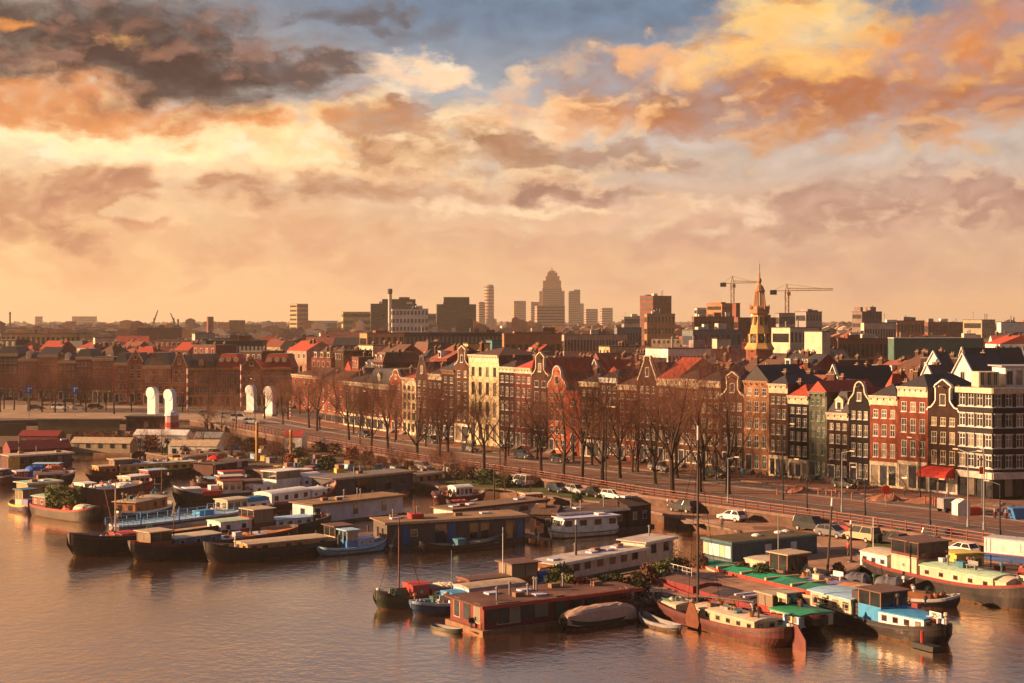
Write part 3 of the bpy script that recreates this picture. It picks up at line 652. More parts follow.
# black corner block with two faces
def black_corner():
    A = facpt(958); C = Vector((68.9, 215.0, ZR)); E = Vector((82.4, 218.2, ZR)); t = thing('corner_building', 'black corner block with rows of white windows and pale fascia over dark shops', 'building', C, 0)
    H = zat(388.5, 215) - ZR; wl = MB(); a0 = A - C; e0 = E - C; trim = MB(); fas = MB(); shop = None
    for (p, q, n_) in ((a0, Vector((0, 0, 0)), 4), (Vector((0, 0, 0)), e0, 8)):
        d = q - p; L = math.hypot(d.x, d.y); M = Matrix.Translation((p.x, p.y, 0)) @ Matrix.Rotation(math.atan2(d.y, d.x), 4, 'Z'); ops = []
        zs = [4.3 + i * 2.95 for i in range(4)]
        for zz in zs:
            for i in range(n_):
                x = L * (i + .5) / n_; ops.append((x - .55, x + .55, zz + .2, zz + 2.0))
                o = add_window(t, 0, 0, 0, 1.1, 1.8, 0, 'cross', FRM); o.matrix_local = M @ Matrix.Translation((x, 0, zz + .2))
                MB().box(x - .68, -.14, zz + 2.02, x + .68, -.002, zz + 2.16, 0, M).build('window_lintel', FRM, t)
            trim.box(0, -.10, zz + .02, L, -.003, zz + .12, 0, M)
        for i in range(n_):
            x = L * (i + .5) / n_; ops.append((x - L / n_ * .38, x + L / n_ * .38, .4, 2.9)); MB().box(x - L / n_ * .38, .1, .4, x + L / n_ * .38, .16, 2.9, 0, M).build('shop_window', GLASS, t)
        wall_face(wl, L, -.2, H, ops, M); fas.box(-.2, -.5, 2.95, L + .2, -.003, 3.9, 0, M); trim.box(-.2, -.45, H - .75, L + .15, -.003, H + .05, 1, M)
    wl.face([(a0.x, a0.y, 0), (a0.x, a0.y, H), (a0.x + 9, a0.y + 9, H), (a0.x + 9, a0.y + 9, 0)])
    wl.build('wall', [mat('black_brick', (.022, .018, .02), .8, .4, 1.2)], t); trim.build('string_course', [FRM, CREAM], t); fas.build('fascia', paint('pale_fascia', (.62, .55, .48)), t)
    rf = MB(); rf.prism([(a0.x, a0.y), (0, 0), (e0.x, e0.y), (e0.x - 3, e0.y + 14), (a0.x + 9, a0.y + 9)], H - .3, H + .06, 'z'); r = rf.build('roof', BITUMEN, t)
    ph = MB(); ph.box(2.8, 3, H + .05, 12, 9, H + 3.0, 0); ph.box(2.2, 2.8, H + 3.0, 12.3, 9.2, H + 3.2, 1); p = ph.build('roof_room', [paint('white_render', (.75, .72, .7), .6), LEAD], t)
    for xx in (3.4, 4.8, 8.5): plain_window(p, xx, 3, H + .4, 1.0, 2.1, 0, mat('grey_frame', (.3, .3, .32)))
    bx = MB(); bx.box(-1.2, 2.6, H + .05, 1.8, 6.0, H + 2.3, 0); bb = bx.build('roof_room', [CREAM], t)
    for xx in (-.7, .3, 1.2): plain_window(bb, xx, 2.6, H + .3, .7, 2.0, 0, CREAM)
    chimney(r, 14, 5, H + .2, 2)
black_corner()
# awning under the dark gable house
A, B = facpt(926), facpt(957); rz, w_ = frame(A, B)
aw = MB(); prof = [(-2.6, 2.6), (-2.5, 3.1), (-2.0, 3.6), (-1.2, 3.95), (-.3, 4.1), (-.3, 3.9), (-1.2, 3.75), (-1.9, 3.42), (-2.35, 3.0), (-2.5, 2.6)]
aw.prism([(y, z) for y, z in prof], .2, w_ - .1, 'x')
aw.face([(.22, y, z) for y, z in prof[:5]] + [(.22, -.3, 2.6)]); aw.face([(w_ - .12, y, z) for y, z in prof[:5][::-1]] + [(w_ - .12, -.3, 2.6)])
o = aw.build('awning', paint('red_canvas', (.62, .05, .035), .7)); o.location = A; o.rotation_euler.z = rz
tag(o, 'round red canvas awning over the shop beside the black corner block', 'awning')
# ------------------------------------------------------------------ generic city building
def city_house(x, y, rz, w, d, H, kind, rh, wallm, roofm, label, floors=None, name='house', cat='house', z0=ZR, chim=1, group=None, fm=WHITE, side=True, wz=None, dorm=0):
    t = thing(name, label, cat, (x, y, z0), rz, group)
    b = MB(); b.box(0, 0, -.2, w, d, H, 0)
    if kind == 'ridge_x':
        b.prism([(0, H), (d, H), (d / 2, H + rh - .05)], .02, w - .02, 'x')
    b.build('wall', wallm, t)
    r = roof_poly(kind, w, d, H + .01, rh).build('roof', [roofm, BITUMEN if kind != 'ridge_x' else wallm], t)
    fl = floors or max(1, int(H / 3.1)); fh = (H - .6) / fl; shown = min(fl, 3) if wz is None else wz
    n = max(1, int(w / 2.6))
    for f in range(fl - shown, fl):
        for i in range(n): plain_window(t, w * (i + .5) / n, 0, .7 + f * fh + fh * .15, min(1.2, w / n * .5), fh * .58, 0, fm)
        if side:
            ns = min(4, max(1, int(d / 3.2)))
            for i in range(ns): plain_window(t, 0, d * (i + .5) / ns, .7 + f * fh + fh * .15, 1.0, fh * .58, R(-90), fm)
    for i in range(dorm):
        xx = w * (i + .5) / dorm; db = MB(); db.box(xx - .8, .3, H + .1, xx + .8, 2.8, H + 1.9, 0); db.box(xx - .95, .15, H + 1.9, xx + .95, 2.9, H + 2.08, 1); db.box(xx - .55, .24, H + .45, xx + .55, .32, H + 1.65, 2); db.build('dormer', [fm, LEAD, GLASS], t)
    for q in range(chim):
        chimney(r, random.uniform(.1, .9) * w, random.uniform(.3, .7) * d, H + (rh * .8 if kind not in ('flat',) else .2), random.uniform(.8, 1.8), w=1.2)
    return t
# ------------------------------------------------------------------ landmarks and city behind
random.seed(21)
FOOT = []                         # occupied footprints: (x, y, radius)
for i in range(len(FAC) - 1): pass
def M2(n, c, r=.8, v=.25, s=.3): return mat(n, c, r, v, s)
con = M2('pale_concrete', (.55, .48, .42)); drk = M2('dark_cladding', (.045, .04, .045), .6); tanb = M2('tan_brick', (.45, .3, .17)); redb = M2('deep_red_brick', (.22, .07, .045))
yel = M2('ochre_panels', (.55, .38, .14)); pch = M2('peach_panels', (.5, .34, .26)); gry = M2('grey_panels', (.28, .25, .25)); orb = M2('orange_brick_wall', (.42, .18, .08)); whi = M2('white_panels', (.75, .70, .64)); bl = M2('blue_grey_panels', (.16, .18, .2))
def block(x0, xs, x1, ytop, D, label, wallm, name='office_block', cat='building', rz=.5, z0=ZR, rows=0, cols=0, roofm=BITUMEN, bandm=None, kind='flat', rh=.3, extra=None, side_rows=True, hmin=None, minw=None, tops=()):
    """corner nearest to us seen at column xs; left face x0..xs, right face xs..x1"""
    u = D / F_PX; C = Vector(((xs - 512) * u, D, z0)); w = max(3, (x1 - xs) * u / math.cos(rz)); d = max(3, (xs - x0) * u / math.sin(rz)) if xs > x0 + .5 else (minw or 12)
    if minw: d = max(d, minw) if xs <= x0 + .5 else d
    H = zat(ytop, D) - z0; t = thing(name, label, cat, C, rz)
    FOOT.append((C.x + (w * math.cos(rz) - d * math.sin(rz)) / 2, D + (w * math.sin(rz) + d * math.cos(rz)) / 2, max(w, d) * .55 + 3, x0, x1, D, ytop))
    b = MB(); b.box(0, 0, -.2, w, d, H - (rh if kind != 'flat' else 0), 0); b.build('wall', wallm, t)
    r = roof_poly(kind, w, d, H - (rh if kind != 'flat' else 0) + .01, rh).build('roof', [roofm, wallm if kind == 'ridge_x' else (bandm or LEAD) if False else roofm], t)
    bm = bandm or glassmat('dark_glass', (.03, .03, .035), .15)
    if rows:
        fh = (H - 1) / rows
        for k in range(rows):
            z = .8 + fh * k + fh * .3
            if cols and rows * cols <= 90:
                for i in range(cols):
                    x = w * (i + .5) / cols; MB().box(x - w / cols * .28, -.08, z, x + w / cols * .28, .02, z + fh * .5).build('window', bm, t)
            else: MB().box(w * .03, -.1, z, w * .97, .02, z + fh * .5).build('window_band', bm, t)
            if side_rows and xs > x0 + .5: MB().box(-.1, d * .06, z, .02, d * .94, z + fh * .45).build('window_band', bm, t)
    if D < 1400 and kind == 'flat' and w > 12:
        q_ = random.Random(int(x0 * 7 + D)); hz_ = H + .25
        for k in range(min(9, 2 + int(w / 9))):
            xx, yv, sw, sh = q_.uniform(.08, .9) * w, q_.uniform(.15, .7) * d, q_.uniform(.8, 2.6), q_.uniform(.7, 2.4); kk = q_.choice((0, 0, 1, 2)); q = MB()
            if kk == 0: q.box(xx - sw, yv - sw * .6, H, xx + sw, yv + sw * .6, hz_ + sh); q.build('roof_plant', q_.choice((whi, gry, con, redb)), r)
            elif kk == 1: q.lathe([(.3, 0), (.3, sh + 1), (.45, sh + 1.1), (.1, sh + 1.4)], 6, (xx, yv, H)); q.build('flue', gry, r)
            else: q.tube((xx, yv, H), (xx, yv, hz_ + sh + 2.5), .07, n=4); q.tube((xx - .8, yv, hz_ + sh + 1.6), (xx + .8, yv, hz_ + sh + 1.6), .05, n=4); q.build('aerial', drk, r)
    for (a0, a1, yt2) in tops:          # roof boxes and set-back storeys by fraction of width
        z2 = zat(yt2, D) - z0; q = MB(); q.box(w * a0, d * .15, H + .25, w * a1, d * .8, z2); q.build('upper_storey', wallm, t)
    if extra: extra(t, w, d, H)
    return t
block(288, 297, 307, 304, 1700, 'square tan tower block on the skyline left of the dark slabs', tanb, 'tower_block', rows=9, rz=.7)
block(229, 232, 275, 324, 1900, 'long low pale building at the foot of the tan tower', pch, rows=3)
block(308, 310, 336, 321, 1900, 'low white flat building right of the tan tower', whi, rows=2)
block(341, 343, 371, 312, 1500, 'ochre glowing office slab left of the dark stepped block', yel, rows=5, rz=.35)
def dark_steps(t, w, d, H):
    pass
block(370, 371, 416, 304, 1250, 'dark stepped office block behind the slender concrete tower', drk, 'stepped_office_block', rows=9, rz=.2, minw=25, tops=((.25, .98, 299), (.62, .85, 297)))
block(424, 425, 436, 314, 1350, 'small peach block squeezed between the two dark slabs', pch, rows=4, rz=.2)
block(391, 392, 428, 309, 1050, 'white office block with a grid of dark windows below the dark stepped one', whi, rows=6, cols=10, rz=.15, minw=18)
block(436, 437, 476, 304.5, 1350, 'broad dark office slab with narrower top storeys', drk, 'office_slab', rows=10, rz=.15, minw=24, tops=((.18, .83, 297),))
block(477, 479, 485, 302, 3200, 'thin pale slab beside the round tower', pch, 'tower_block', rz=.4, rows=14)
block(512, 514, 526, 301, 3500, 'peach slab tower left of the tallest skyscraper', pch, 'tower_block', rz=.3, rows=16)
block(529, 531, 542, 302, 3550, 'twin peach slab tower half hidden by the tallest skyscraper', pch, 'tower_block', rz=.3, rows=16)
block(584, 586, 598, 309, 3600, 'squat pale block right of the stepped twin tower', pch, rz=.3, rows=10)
block(600, 602, 613, 308, 3700, 'second squat pale block at the right end of the high rise cluster', pch, rz=.3, rows=10)
block(535, 537, 565, 306, 2200, 'banded pale office block standing in front of the tallest skyscraper', M2('banded_concrete', (.5, .33, .25)), rz=.1, rows=11, minw=20, bandm=M2('brown_glass', (.12, .07, .05), .3))
block(500, 502, 535, 326, 1800, 'low cream flat building at the foot of the slab towers', whi, rz=.2, rows=2)
block(641, 653, 673.5, 296, 1000, 'dark red residential tower with lower wing on the skyline', redb, 'residential_tower', rz=.75, rows=12, cols=7, bandm=M2('dull_glass', (.07, .06, .06), .3))
block(645, 647, 676, 314, 960, 'red brick podium block below the dark red residential tower', orb, rz=.3, rows=4, cols=8)
block(622, 624, 642, 317, 1150, 'small grey block left of the dark red residential tower', gry, rz=.3, rows=4)
block(709, 722, 735.5, 304, 830, 'chunky orange brick block with stepped top under the left crane', orb, rz=.6, rows=8, cols=5, tops=((.1, .5, 302), (.6, .9, 303)))
block(735, 736, 738.5, 303.5, 820, 'thin red shaft attached under the left tower crane', redb, 'lift_shaft', rz=.6)
block(695, 697, 709, 308, 1500, 'pale distant block left of the orange brick block', con, rz=.3, rows=5)
block(693, 694, 735, 317, 760, 'long low reddish building in front of the orange brick block', redb, rz=.1, rows=3, cols=9, minw=14)
block(736, 738, 777, 318, 700, 'reddish flat building directly behind the clock tower', redb, rz=.15, rows=4, cols=9, minw=14)
block(777, 779, 796, 313.5, 760, 'dark flat block right of the clock tower spire', gry, rz=.2, rows=4)
block(798, 806, 824, 312, 740, 'cluttered dark block with roof plant under the right crane', gry, rz=.5, rows=5, cols=5, tops=((.2, .5, 309), (.6, .85, 310)))
block(776, 790, 822, 328, 560, 'cream flat building with lit side wall right of the clock tower', M2('cream_blocks', (.62, .5, .36)), rz=.5, rows=3, cols=7)
block(810, 822, 826, 332, 470, 'narrow block with cream party wall above red brick', M2('cream_blocks', (.62, .5, .36)), rz=.4, rows=0)
block(855, 862, 885, 312, 720, 'grey brown block with roof antennas right of the domed hall', M2('brown_panels', (.2, .14, .12)), rz=.5, rows=7, cols=6, tops=((.0, .12, 307), (.6, .75, 307)))
block(863, 864, 897, 323, 640, 'long cream lit building below the antenna block', M2('cream_blocks', (.62, .5, .36)), rz=.1, rows=2, cols=12, minw=12)
block(895, 897, 926, 321, 800, 'low brown brick building on the right skyline', orb, rz=.2, rows=3, cols=8)
block(926, 928, 968, 322.5, 900, 'long reddish housing row on the right skyline', redb, rz=.2, rows=3, cols=10)
block(968, 982, 1000, 320, 850, 'tan lit and grey shaded cube building near the right edge', M2('tan_grey_panels', (.42, .32, .22)), rz=.7, rows=4, cols=6)
block(1000, 1001, 1040, 322.5, 780, 'low white hall at the right edge of the skyline', whi, rz=.1, rows=1, minw=15)
block(893, 894, 985, 338.5, 520, 'long hall with teal clad upper wall and pale roof edge', M2('teal_cladding', (.07, .14, .12)), 'long_hall', rz=.05, rows=0, minw=16, roofm=con)
block(836, 838, 893, 339, 560, 'long dark brick hall left of the teal clad one', redb, 'long_hall', rz=.05, rows=2, cols=12, minw=12)
block(684, 693, 746, 330.5, 540, 'blue grey flat office with cream lit left wall near the clock tower', bl, rz=.5, rows=3, cols=9, bandm=M2('blue_dull_glass', (.05, .06, .08), .3))
block(714, 717, 732, 339, 470, 'small cream lit roof block in front of the blue grey office', M2('cream_blocks', (.62, .5, .36)), rz=.4, rows=1, cols=3)
block(649, 668, 714, 349, 400, 'white flat apartment building with a long row of tall windows', whi, rz=.45, rows=2, cols=12)
block(615, 617, 642, 328, 700, 'grey blue flat building with white windows behind the red roofs', bl, rz=.2, rows=2, cols=8)
block(562, 564, 628, 335, 640, 'long pale school like building with many small windows', pch, rz=.1, rows=2, cols=20, minw=14)
block(502, 504, 562, 334, 590, 'orange red brick hall with dark glazed roof storey', orb, 'brick_hall', rz=.08, rows=1, cols=9, minw=16, tops=((.18, .82, 331.5),))
block(403, 404, 503, 333, 640, 'long dark glass office with pale frame lines', drk, 'glass_office', rz=.06, rows=3, cols=24, minw=16, bandm=M2('lit_dull_glass', (.2, .17, .15), .3))
block(358, 367, 403, 333.5, 590, 'orange plastered block with bright yellow left wall', M2('orange_plaster', (.5, .25, .12)), rz=.5, rows=3, cols=6)
block(486, 492, 502, 341, 470, 'small teal roof box beside a white wall behind the palace front', M2('teal_panels', (.08, .22, .24)), rz=.5)
block(463, 468, 490, 344, 420, 'small yellow plastered house with two dark windows behind the palace front', M2('yellow_plaster', (.6, .42, .14)), 'yellow_house', 'house', rz=.5, rows=1, cols=3)
block(0, 1, 80, 334, 690, 'long orange lit terrace of flats at the far left', M2('orange_plaster', (.5, .3, .15)), 'terraced_flats', 'flats', rz=.02, rows=3, cols=16, minw=14, tops=((.05, .15, 330), (.27, .36, 329), (.58, .68, 328.5), (.82, .92, 330)))
block(190, 195, 213, 334, 620, 'pale teal and cream block behind the mansard hotel', M2('pale_teal', (.4, .42, .36)), rz=.5, rows=2)
block(205, 206, 262, 341, 560, 'long dark flat building with white window strips behind the hotel', drk, rz=.03, rows=2, cols=14, minw=14, bandm=whi)
block(92, 95, 112, 338, 600, 'small bright cream house behind the left brick gables', M2('cream_blocks', (.62, .5, .36)), rz=.5, rows=2, cols=4)
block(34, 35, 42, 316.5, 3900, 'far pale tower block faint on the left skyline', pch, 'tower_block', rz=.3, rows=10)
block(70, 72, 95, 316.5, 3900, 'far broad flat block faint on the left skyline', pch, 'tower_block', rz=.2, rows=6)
block(206, 208, 213, 317, 1300, 'slim red brick shaft on the left skyline', redb, 'water_tower', rz=.5)
block(136, 137, 180, 328, 1000, 'dark long shed roof on the left skyline', M2('dark_shed', (.15, .06, .05)), 'shed', rz=.1, minw=20)
# round skyscraper
def lm(name, label, cat, x, D, g=None): return thing(name, label, cat, ((x - 512) / F_PX * D, D, ZR), 0, g)
t = lm('round_tower', 'tall slender round topped tower standing alone on the skyline', 'skyscraper', 489, 3300); u = 3300 / F_PX
H = zat(285, 3300) - ZR; MB().lathe([(5 * u, 0), (5 * u, H - 4), (4.6 * u, H - 2)], 20).build('wall', pch, t, True); MB().lathe([(4.6 * u, H - 2), (3.6 * u, H + .5), (0.5, H + 1)], 20).build('roof', gry, t)
for k in range(14): MB().lathe([(5 * u + .3, 8 + k * H / 15), (5 * u + .3, 11 + k * H / 15)], 20).build('window_band', M2('brown_glass', (.12, .07, .05), .3), t)
# tallest skyscraper with setbacks and mast
t = lm('skyscraper', 'tallest skyscraper with stepped shoulders, pointed crown and mast', 'skyscraper', 552, 3390); u = 3390 / F_PX
def yy(y, D=3390): return zat(y, D) - ZR
sk = M2('granite_cladding', (.34, .17, .12)); b = MB()
b.box(-9.6 * u, 0, 0, 9.8 * u, 40, yy(288)); b.box(-9 * u, 3, yy(288), 9.2 * u, 37, yy(280.5)); b.box(-6.2 * u, 5, yy(280.5), 7.6 * u, 33, yy(276)); b.build('wall', sk, t)
b = MB(); b.box(-4.6 * u, 8, yy(276), 5.4 * u, 30, yy(272.5)); b.box(-3.2 * u, 12, yy(272.5), 3.6 * u, 26, yy(270.8)); b.lathe([(1.6 * u, yy(270.5)), (.4 * u, yy(268.5))], 8, (0, 18, 0)); b.build('crown', sk, t)
MB().tube((0, 18, yy(269)), (0, 18, yy(265.5)), .6, .2, 6).build('mast', gry, t)
for k in range(19): MB().box(-9.4 * u, -.4, 8 + k * 5, 9.6 * u, .1, 10.5 + k * 5).build('window_band', M2('brown_glass', (.12, .07, .05), .3), t)
for s_ in (-1, 1): MB().box(s_ * 11.3 * u - 3, 6, 0, s_ * 11.3 * u + 3, 30, yy(291)).build('wing', sk, t)
t = lm('skyscraper', 'stepped twin tower with taller right half, right of the tallest skyscraper', 'skyscraper', 576, 3400); u = 3400 / F_PX
for (a, c, y) in ((-7, -1.8, 292), (-1.8, 4.2, 289.5), (4.2, 7.8, 303.5)): MB().box(a * u + .2, 0, 0, c * u, 30, yy(y, 3400)).build('wing', pch, t)
for k in range(18): MB().box(-6.6 * u, -.4, 8 + k * 5, 7.5 * u if k < 8 else 4 * u, .1, 10.5 + k * 5).build('window_band', M2('brown_glass', (.12, .07, .05), .3), t)
# concrete tower with head
t = lm('concrete_tower', 'slender pale concrete shaft with boxy head before the dark block', 'tower', 390, 1150); u = 1150 / F_PX
MB().lathe([(2.1 * u, 0), (2.0 * u, zat(294, 1150) - ZR)], 8).build('shaft', con, t); MB().lathe([(2.1 * u, 0), (2.6 * u, 1), (2.6 * u, 3.5), (2.2 * u, 4)], 8, (0, 0, zat(294, 1150) - ZR)).build('tower_head', drk, t)
for x, y0, D, lab in ((10, 312, 1500, 'thin dark chimney stack at the far left edge'), (178, 319, 1100, 'short dark chimney stack left of the white vents')):
    t = lm('chimney_stack', lab, 'chimney', x, D); h = zat(y0, D) - ZR; r_ = .8 * D / F_PX
    MB().lathe([(r_ * 1.2, 0), (r_, h)], 10).build('shaft', drk, t); MB().lathe([(r_ * 1.25, 0), (r_ * 1.25, 1.4)], 10, (0, 0, h - 2)).build('collar', drk, t)
for x, y0, dx, D, lab in ((154, 310, 4, 1800, 'far harbour crane with jib leaning right on the left skyline'), (174, 313, -3.5, 1800, 'far harbour crane with jib leaning left on the left skyline')):
    t = lm('harbour_crane', lab, 'crane', x, D); u = D / F_PX; z1, z2 = zat(318, D) - ZR, zat(y0, D) - ZR
    b = MB(); b.tube((-3, 0, 0), (0, 0, z1), .8, .6, 4); b.tube((3, 0, 0), (0, 0, z1), .8, .6, 4); b.tube((0, 6, 0), (0, 0, z1), .8, .6, 4); b.build('gantry', drk, t); MB().tube((0, 0, z1 - 4), (dx * u, 0, z2), 1.1, .6, 4).build('jib', drk, t)
# tower cranes
def tower_crane(x, ytop, yj, xl, xr, ybase, D, label):
    t = lm('tower_crane', label, 'crane', x, D, 'tower cranes near the clock tower'); u = D / F_PX; zj = zat(yj, D) - ZR; zt = zat(ytop, D) - ZR; m_ = M2('crane_steel', (.42, .2, .1), .6)
    b = MB(); s = .9
    for a, c in ((-s, -s), (s, -s), (s, s), (-s, s)): b.tube((a, c, 0), (a, c, zj), .22, n=4)
    k = 0
    while k * 2.2 < zj - 2:
        z = k * 2.2; f = 1 if k % 2 else -1; b.tube((-s * f, -s, z), (s * f, -s, z + 2.2), .13, n=4); b.tube((-s, -s * f, z), (-s, s * f, z + 2.2), .13, n=4); k += 1
    b.build('mast', m_, t)
    J = MB(); L, Rr = (xl - x) * u, (xr - x) * u; ca, sa = math.cos(.12), math.sin(.12)
    for q in (-.6, .6): J.tube((L, q, zj), (Rr, q, zj + (.6)), .2, n=4)
    J.tube((L * .0, 0, zj + 1.5), (Rr, 0, zj + 1.3), .2, n=4); k = 0; n_ = int(abs(Rr) / 2)
    for k in range(n_):
        x0_, x1_ = Rr * k / n_, Rr * (k + 1) / n_; J.tube((x0_, -.6, zj), (x1_, 0, zj + 1.4), .12, n=3); J.tube((x0_, .6, zj), (x1_, 0, zj + 1.4), .12, n=3)
    J.build('jib', m_, t); MB().box(L - 1, -1, zj - 2, L + 2.4, 1, zj + .5).build('counterweight', drk, t); MB().box(-.2, -1.8, zj - 2.5, 1.6, -.9, zj - .4).build('cabin', m_, t)
    b = MB(); b.tube((-s, 0, zj), (0, 0, zt), .2, n=4); b.tube((s, 0, zj), (0, 0, zt), .2, n=4); b.build('apex', m_, t)
    b = MB(); b.tube((0, 0, zt), (Rr * .75, 0, zj + 1.4), .09, n=3); b.tube((0, 0, zt), (L, 0, zj), .09, n=3); b.build('tie_rod', m_, t)
tower_crane(732.5, 276, 283.5, 722, 757, 304, 900, 'left orange tower crane with short jib beside the church spire')
tower_crane(787, 284, 291, 772, 833, 312, 800, 'right orange tower crane with long jib stretching right')
# ------------------------------------------------------------------ clock tower (brick shaft, octagonal lantern, spire)
def clock_tower():
    D = 505; t = thing('clock_tower', 'old brick tower with cream balustrades, open octagonal lantern and slim spire', 'tower', ((759.5 - 512) / F_PX * D, D, ZR)); u = D / F_PX; Z = lambda y: zat(y, D) - ZR
    yl = M2('sandstone', (.62, .36, .13), .8, .2); rb = M2('tower_brick', (.24, .07, .045), .85, .3, 1); ldm = M2('lead_roof', (.40, .20, .10), .6)
    b = MB(); b.lathe([(4.6, 0), (4.59, Z(349))], 8); b.build('shaft', rb, t)
    b = MB(); b.lathe([(4.76, Z(350)), (5.17, Z(348.5)), (4.51, Z(345.5)), (4.10, Z(343))], 8); b.build('skirt_roof', yl, t)
    b = MB(); b.lathe([(3.44, Z(344)), (3.36, Z(335)), (3.69, Z(334.4)), (3.69, Z(333.6))], 8); b.build('clock_stage', M2('dark_wood', (.13, .08, .05)), t)
    for k in range(8):
        a = math.pi / 4 * k + math.pi / 8; MB().box(-.35, -.35, Z(344), .35, .35, Z(334), 0, Matrix.Translation((3.53 * math.cos(a), 3.53 * math.sin(a), 0)) @ Matrix.Rotation(a, 4, 'Z')).build('pilaster', yl, t)
    for a in (-90, -135, -45, 180):
        M = Matrix.Rotation(R(a), 4, 'Z'); c = MB(); c.tube(M @ Vector((3.1, 0, Z(339))), M @ Vector((3.66, 0, Z(339))), 1.05, n=20); cf = c.build('clock_face', M2('clock_dial', (.03, .04, .05), .4), t)
        h_ = MB(); h_.box(3.67, -.06, Z(339), 3.73, .06, Z(339) + 1.0, 0, M); h_.box(3.67, -.06, Z(339) - .08, 3.73, .75, Z(339) + .08, 0, M); h_.build('clock_hands', yl, cf)
    b = MB(); b.lathe([(3.28, Z(333.6)), (2.95, Z(328)), (2.54, Z(320)), (2.38, Z(314.5)), (2.87, Z(313.9))], 8); b.build('stage', yl, t)
    for k in range(8):
        a = math.pi / 4 * k; M = Matrix.Rotation(a, 4, 'Z'); MB().box(2.2, -.4, Z(325), 2.74, .4, Z(316.5), 0, M).build('louvre', M2('dark_wood', (.13, .08, .05)), t)
    b = MB(); b.lathe([(3.20, Z(314)), (3.36, Z(313)), (3.36, Z(309.5)), (3.03, Z(309)), (2.79, Z(306.5)), (2.13, Z(305.5))], 8); b.build('gallery', ldm, t)
    for k in range(8):
        a = math.pi / 4 * k + math.pi / 8; M = Matrix.Rotation(a, 4, 'Z'); MB().lathe([(0.25, Z(309.5)), (0.25, Z(307)), (0.07, Z(304.5))], 6, (3.28 * math.cos(a), 3.28 * math.sin(a), 0)).build('finial', ldm, t)
        b = MB(); b.tube((1.93 * math.cos(a), 1.93 * math.sin(a), Z(306)), (1.43 * math.cos(a), 1.43 * math.sin(a), Z(291.5)), .28, .22, 6); b.build('column', ldm, t)
    b = MB(); b.lathe([(1.80, Z(292)), (1.89, Z(290.8)), (1.56, Z(289)), (1.23, Z(286.5)), (0.66, Z(284.8)), (0.37, Z(284)), (0.78, Z(281)), (0.61, Z(279)), (0.25, Z(277.5)), (0.29, Z(274)), (0.12, Z(271))], 12); b.build('dome', ldm, t)
    MB().lathe([(0.11, Z(272)), (0.07, Z(263))], 5).build('spire', BLACKM, t); MB().lathe([(.05, 0), (.32, .3), (.05, .6)], 8, (0, 0, Z(264.8))).build('finial', yl, t)
    for k in (0, 1, 2):
        for a in (-90, -135): 
            M = Matrix.Rotation(R(a), 4, 'Z'); MB().box(4.1, -.4, Z(372) + k * 3.4, 4.29, .4, Z(372) + 1.6 + k * 3.4, 0, M).build('window', GLASS, t)
clock_tower(); FOOT.append((84, 505, 12, 740, 778, 505, 340))
# ------------------------------------------------------------------ left waterfront buildings
def lp2(x, D, z=ZR): return Vector(((x - 512) / F_PX * D, D, z))
def wing(x0, x1, D, ye, label, D1=None, **sp):
    A, B = lp2(x0, D), lp2(x1, D1 or D); H = zat(ye, D) - ZR; sp.setdefault('name', 'brick_wing'); return canal_house(A, B, H, sp, label, depth=14, group=None)
OR = mat('orange_trim', (.6, .33, .13), .7)
wing(172, 187, 452, 367, 'red brick gabled end wing with cream stone edging left of the mansard hotel', gable='spout', gh=4.6, wall='orangered', cols=2, floors=4, trim=CREAM, name='gabled_wing')
wing(187, 215, 453, 368, 'red brick wing with steep slate roof and small cream dormer', wall='orangered', cols=5, floors=4, trim=OR, roof=SLATE, rk='mansard', rh=4.8, dormer=1, corn=.7, band=1, ground='shop')
wing(215, 241, 454, 368, 'left of two red mansard pavilions with round roof windows', wall='orangered', cols=5, floors=4, trim=OR, roof=REDTILE, rk='mansard', rh=4.8, corn=.6, band=1, ground='shop')
wing(241, 262, 452, 368, 'central red brick wing with cream edged triangular gable', gable='triangle', gh=3.4, wall='orangered', cols=4, floors=4, trim=OR, roof=REDTILE, band=1, ground='shop', name='gabled_wing')
wing(262, 292, 452, 368, 'right of two red mansard pavilions with round roof windows', wall='orangered', cols=5, floors=4, trim=OR, roof=REDTILE, rk='mansard', rh=4.8, corn=.6, band=1, ground='shop')
for o in [o for o in bpy.data.objects if o.type == 'EMPTY' and 'red mansard pavilions' in o.get('label', '')]:
    rf = [c for c in o.children if c.name.startswith('roof')][0]; W = 8.2 if 'left' in o['label'] else 9
    for k in (-1, 0, 1): MB().tube((W / 2 + k * 2.2, -.2, 16.3 - ZR + .3), (W / 2 + k * 2.2, 1.4, 16.3 - ZR + .3), .75, n=14).build('round_window', CREAM, rf)
wing(292, 322, 446, 374, 'red brick building with many windows right of the mansard hotel', wall='red', cols=6, floors=4, trim=CREAM, roof=BROWNTILE, rh=3, D1=425)
wing(143, 171, 462, 366, 'red brick block with slate roof and twin white skylights', wall='orangered', cols=4, floors=4, trim=CREAM, roof=SLATE, rk='mansard', rh=4.6, ground='shop', sky=0)
wing(128, 143, 463, 362, 'red brick house with small gable peak behind the left vents', wall='orangered', gable='triangle', gh=3.8, cols=2, floors=4, trim=CREAM, roof=SLATE)
wing(114, 128, 464, 363, 'red brick house with slate roof left of the small gable peak', wall='orangered', cols=3, floors=4, trim=CREAM, roof=SLATE, rk='mansard', rh=3.4)
wing(92, 114, 468, 358, 'red brick building with tall cream columns at street level', wall='orangered', cols=4, floors=4, trim=CREAM, ground='shop', roof=BITUMEN, rk='flat', rh=.3)
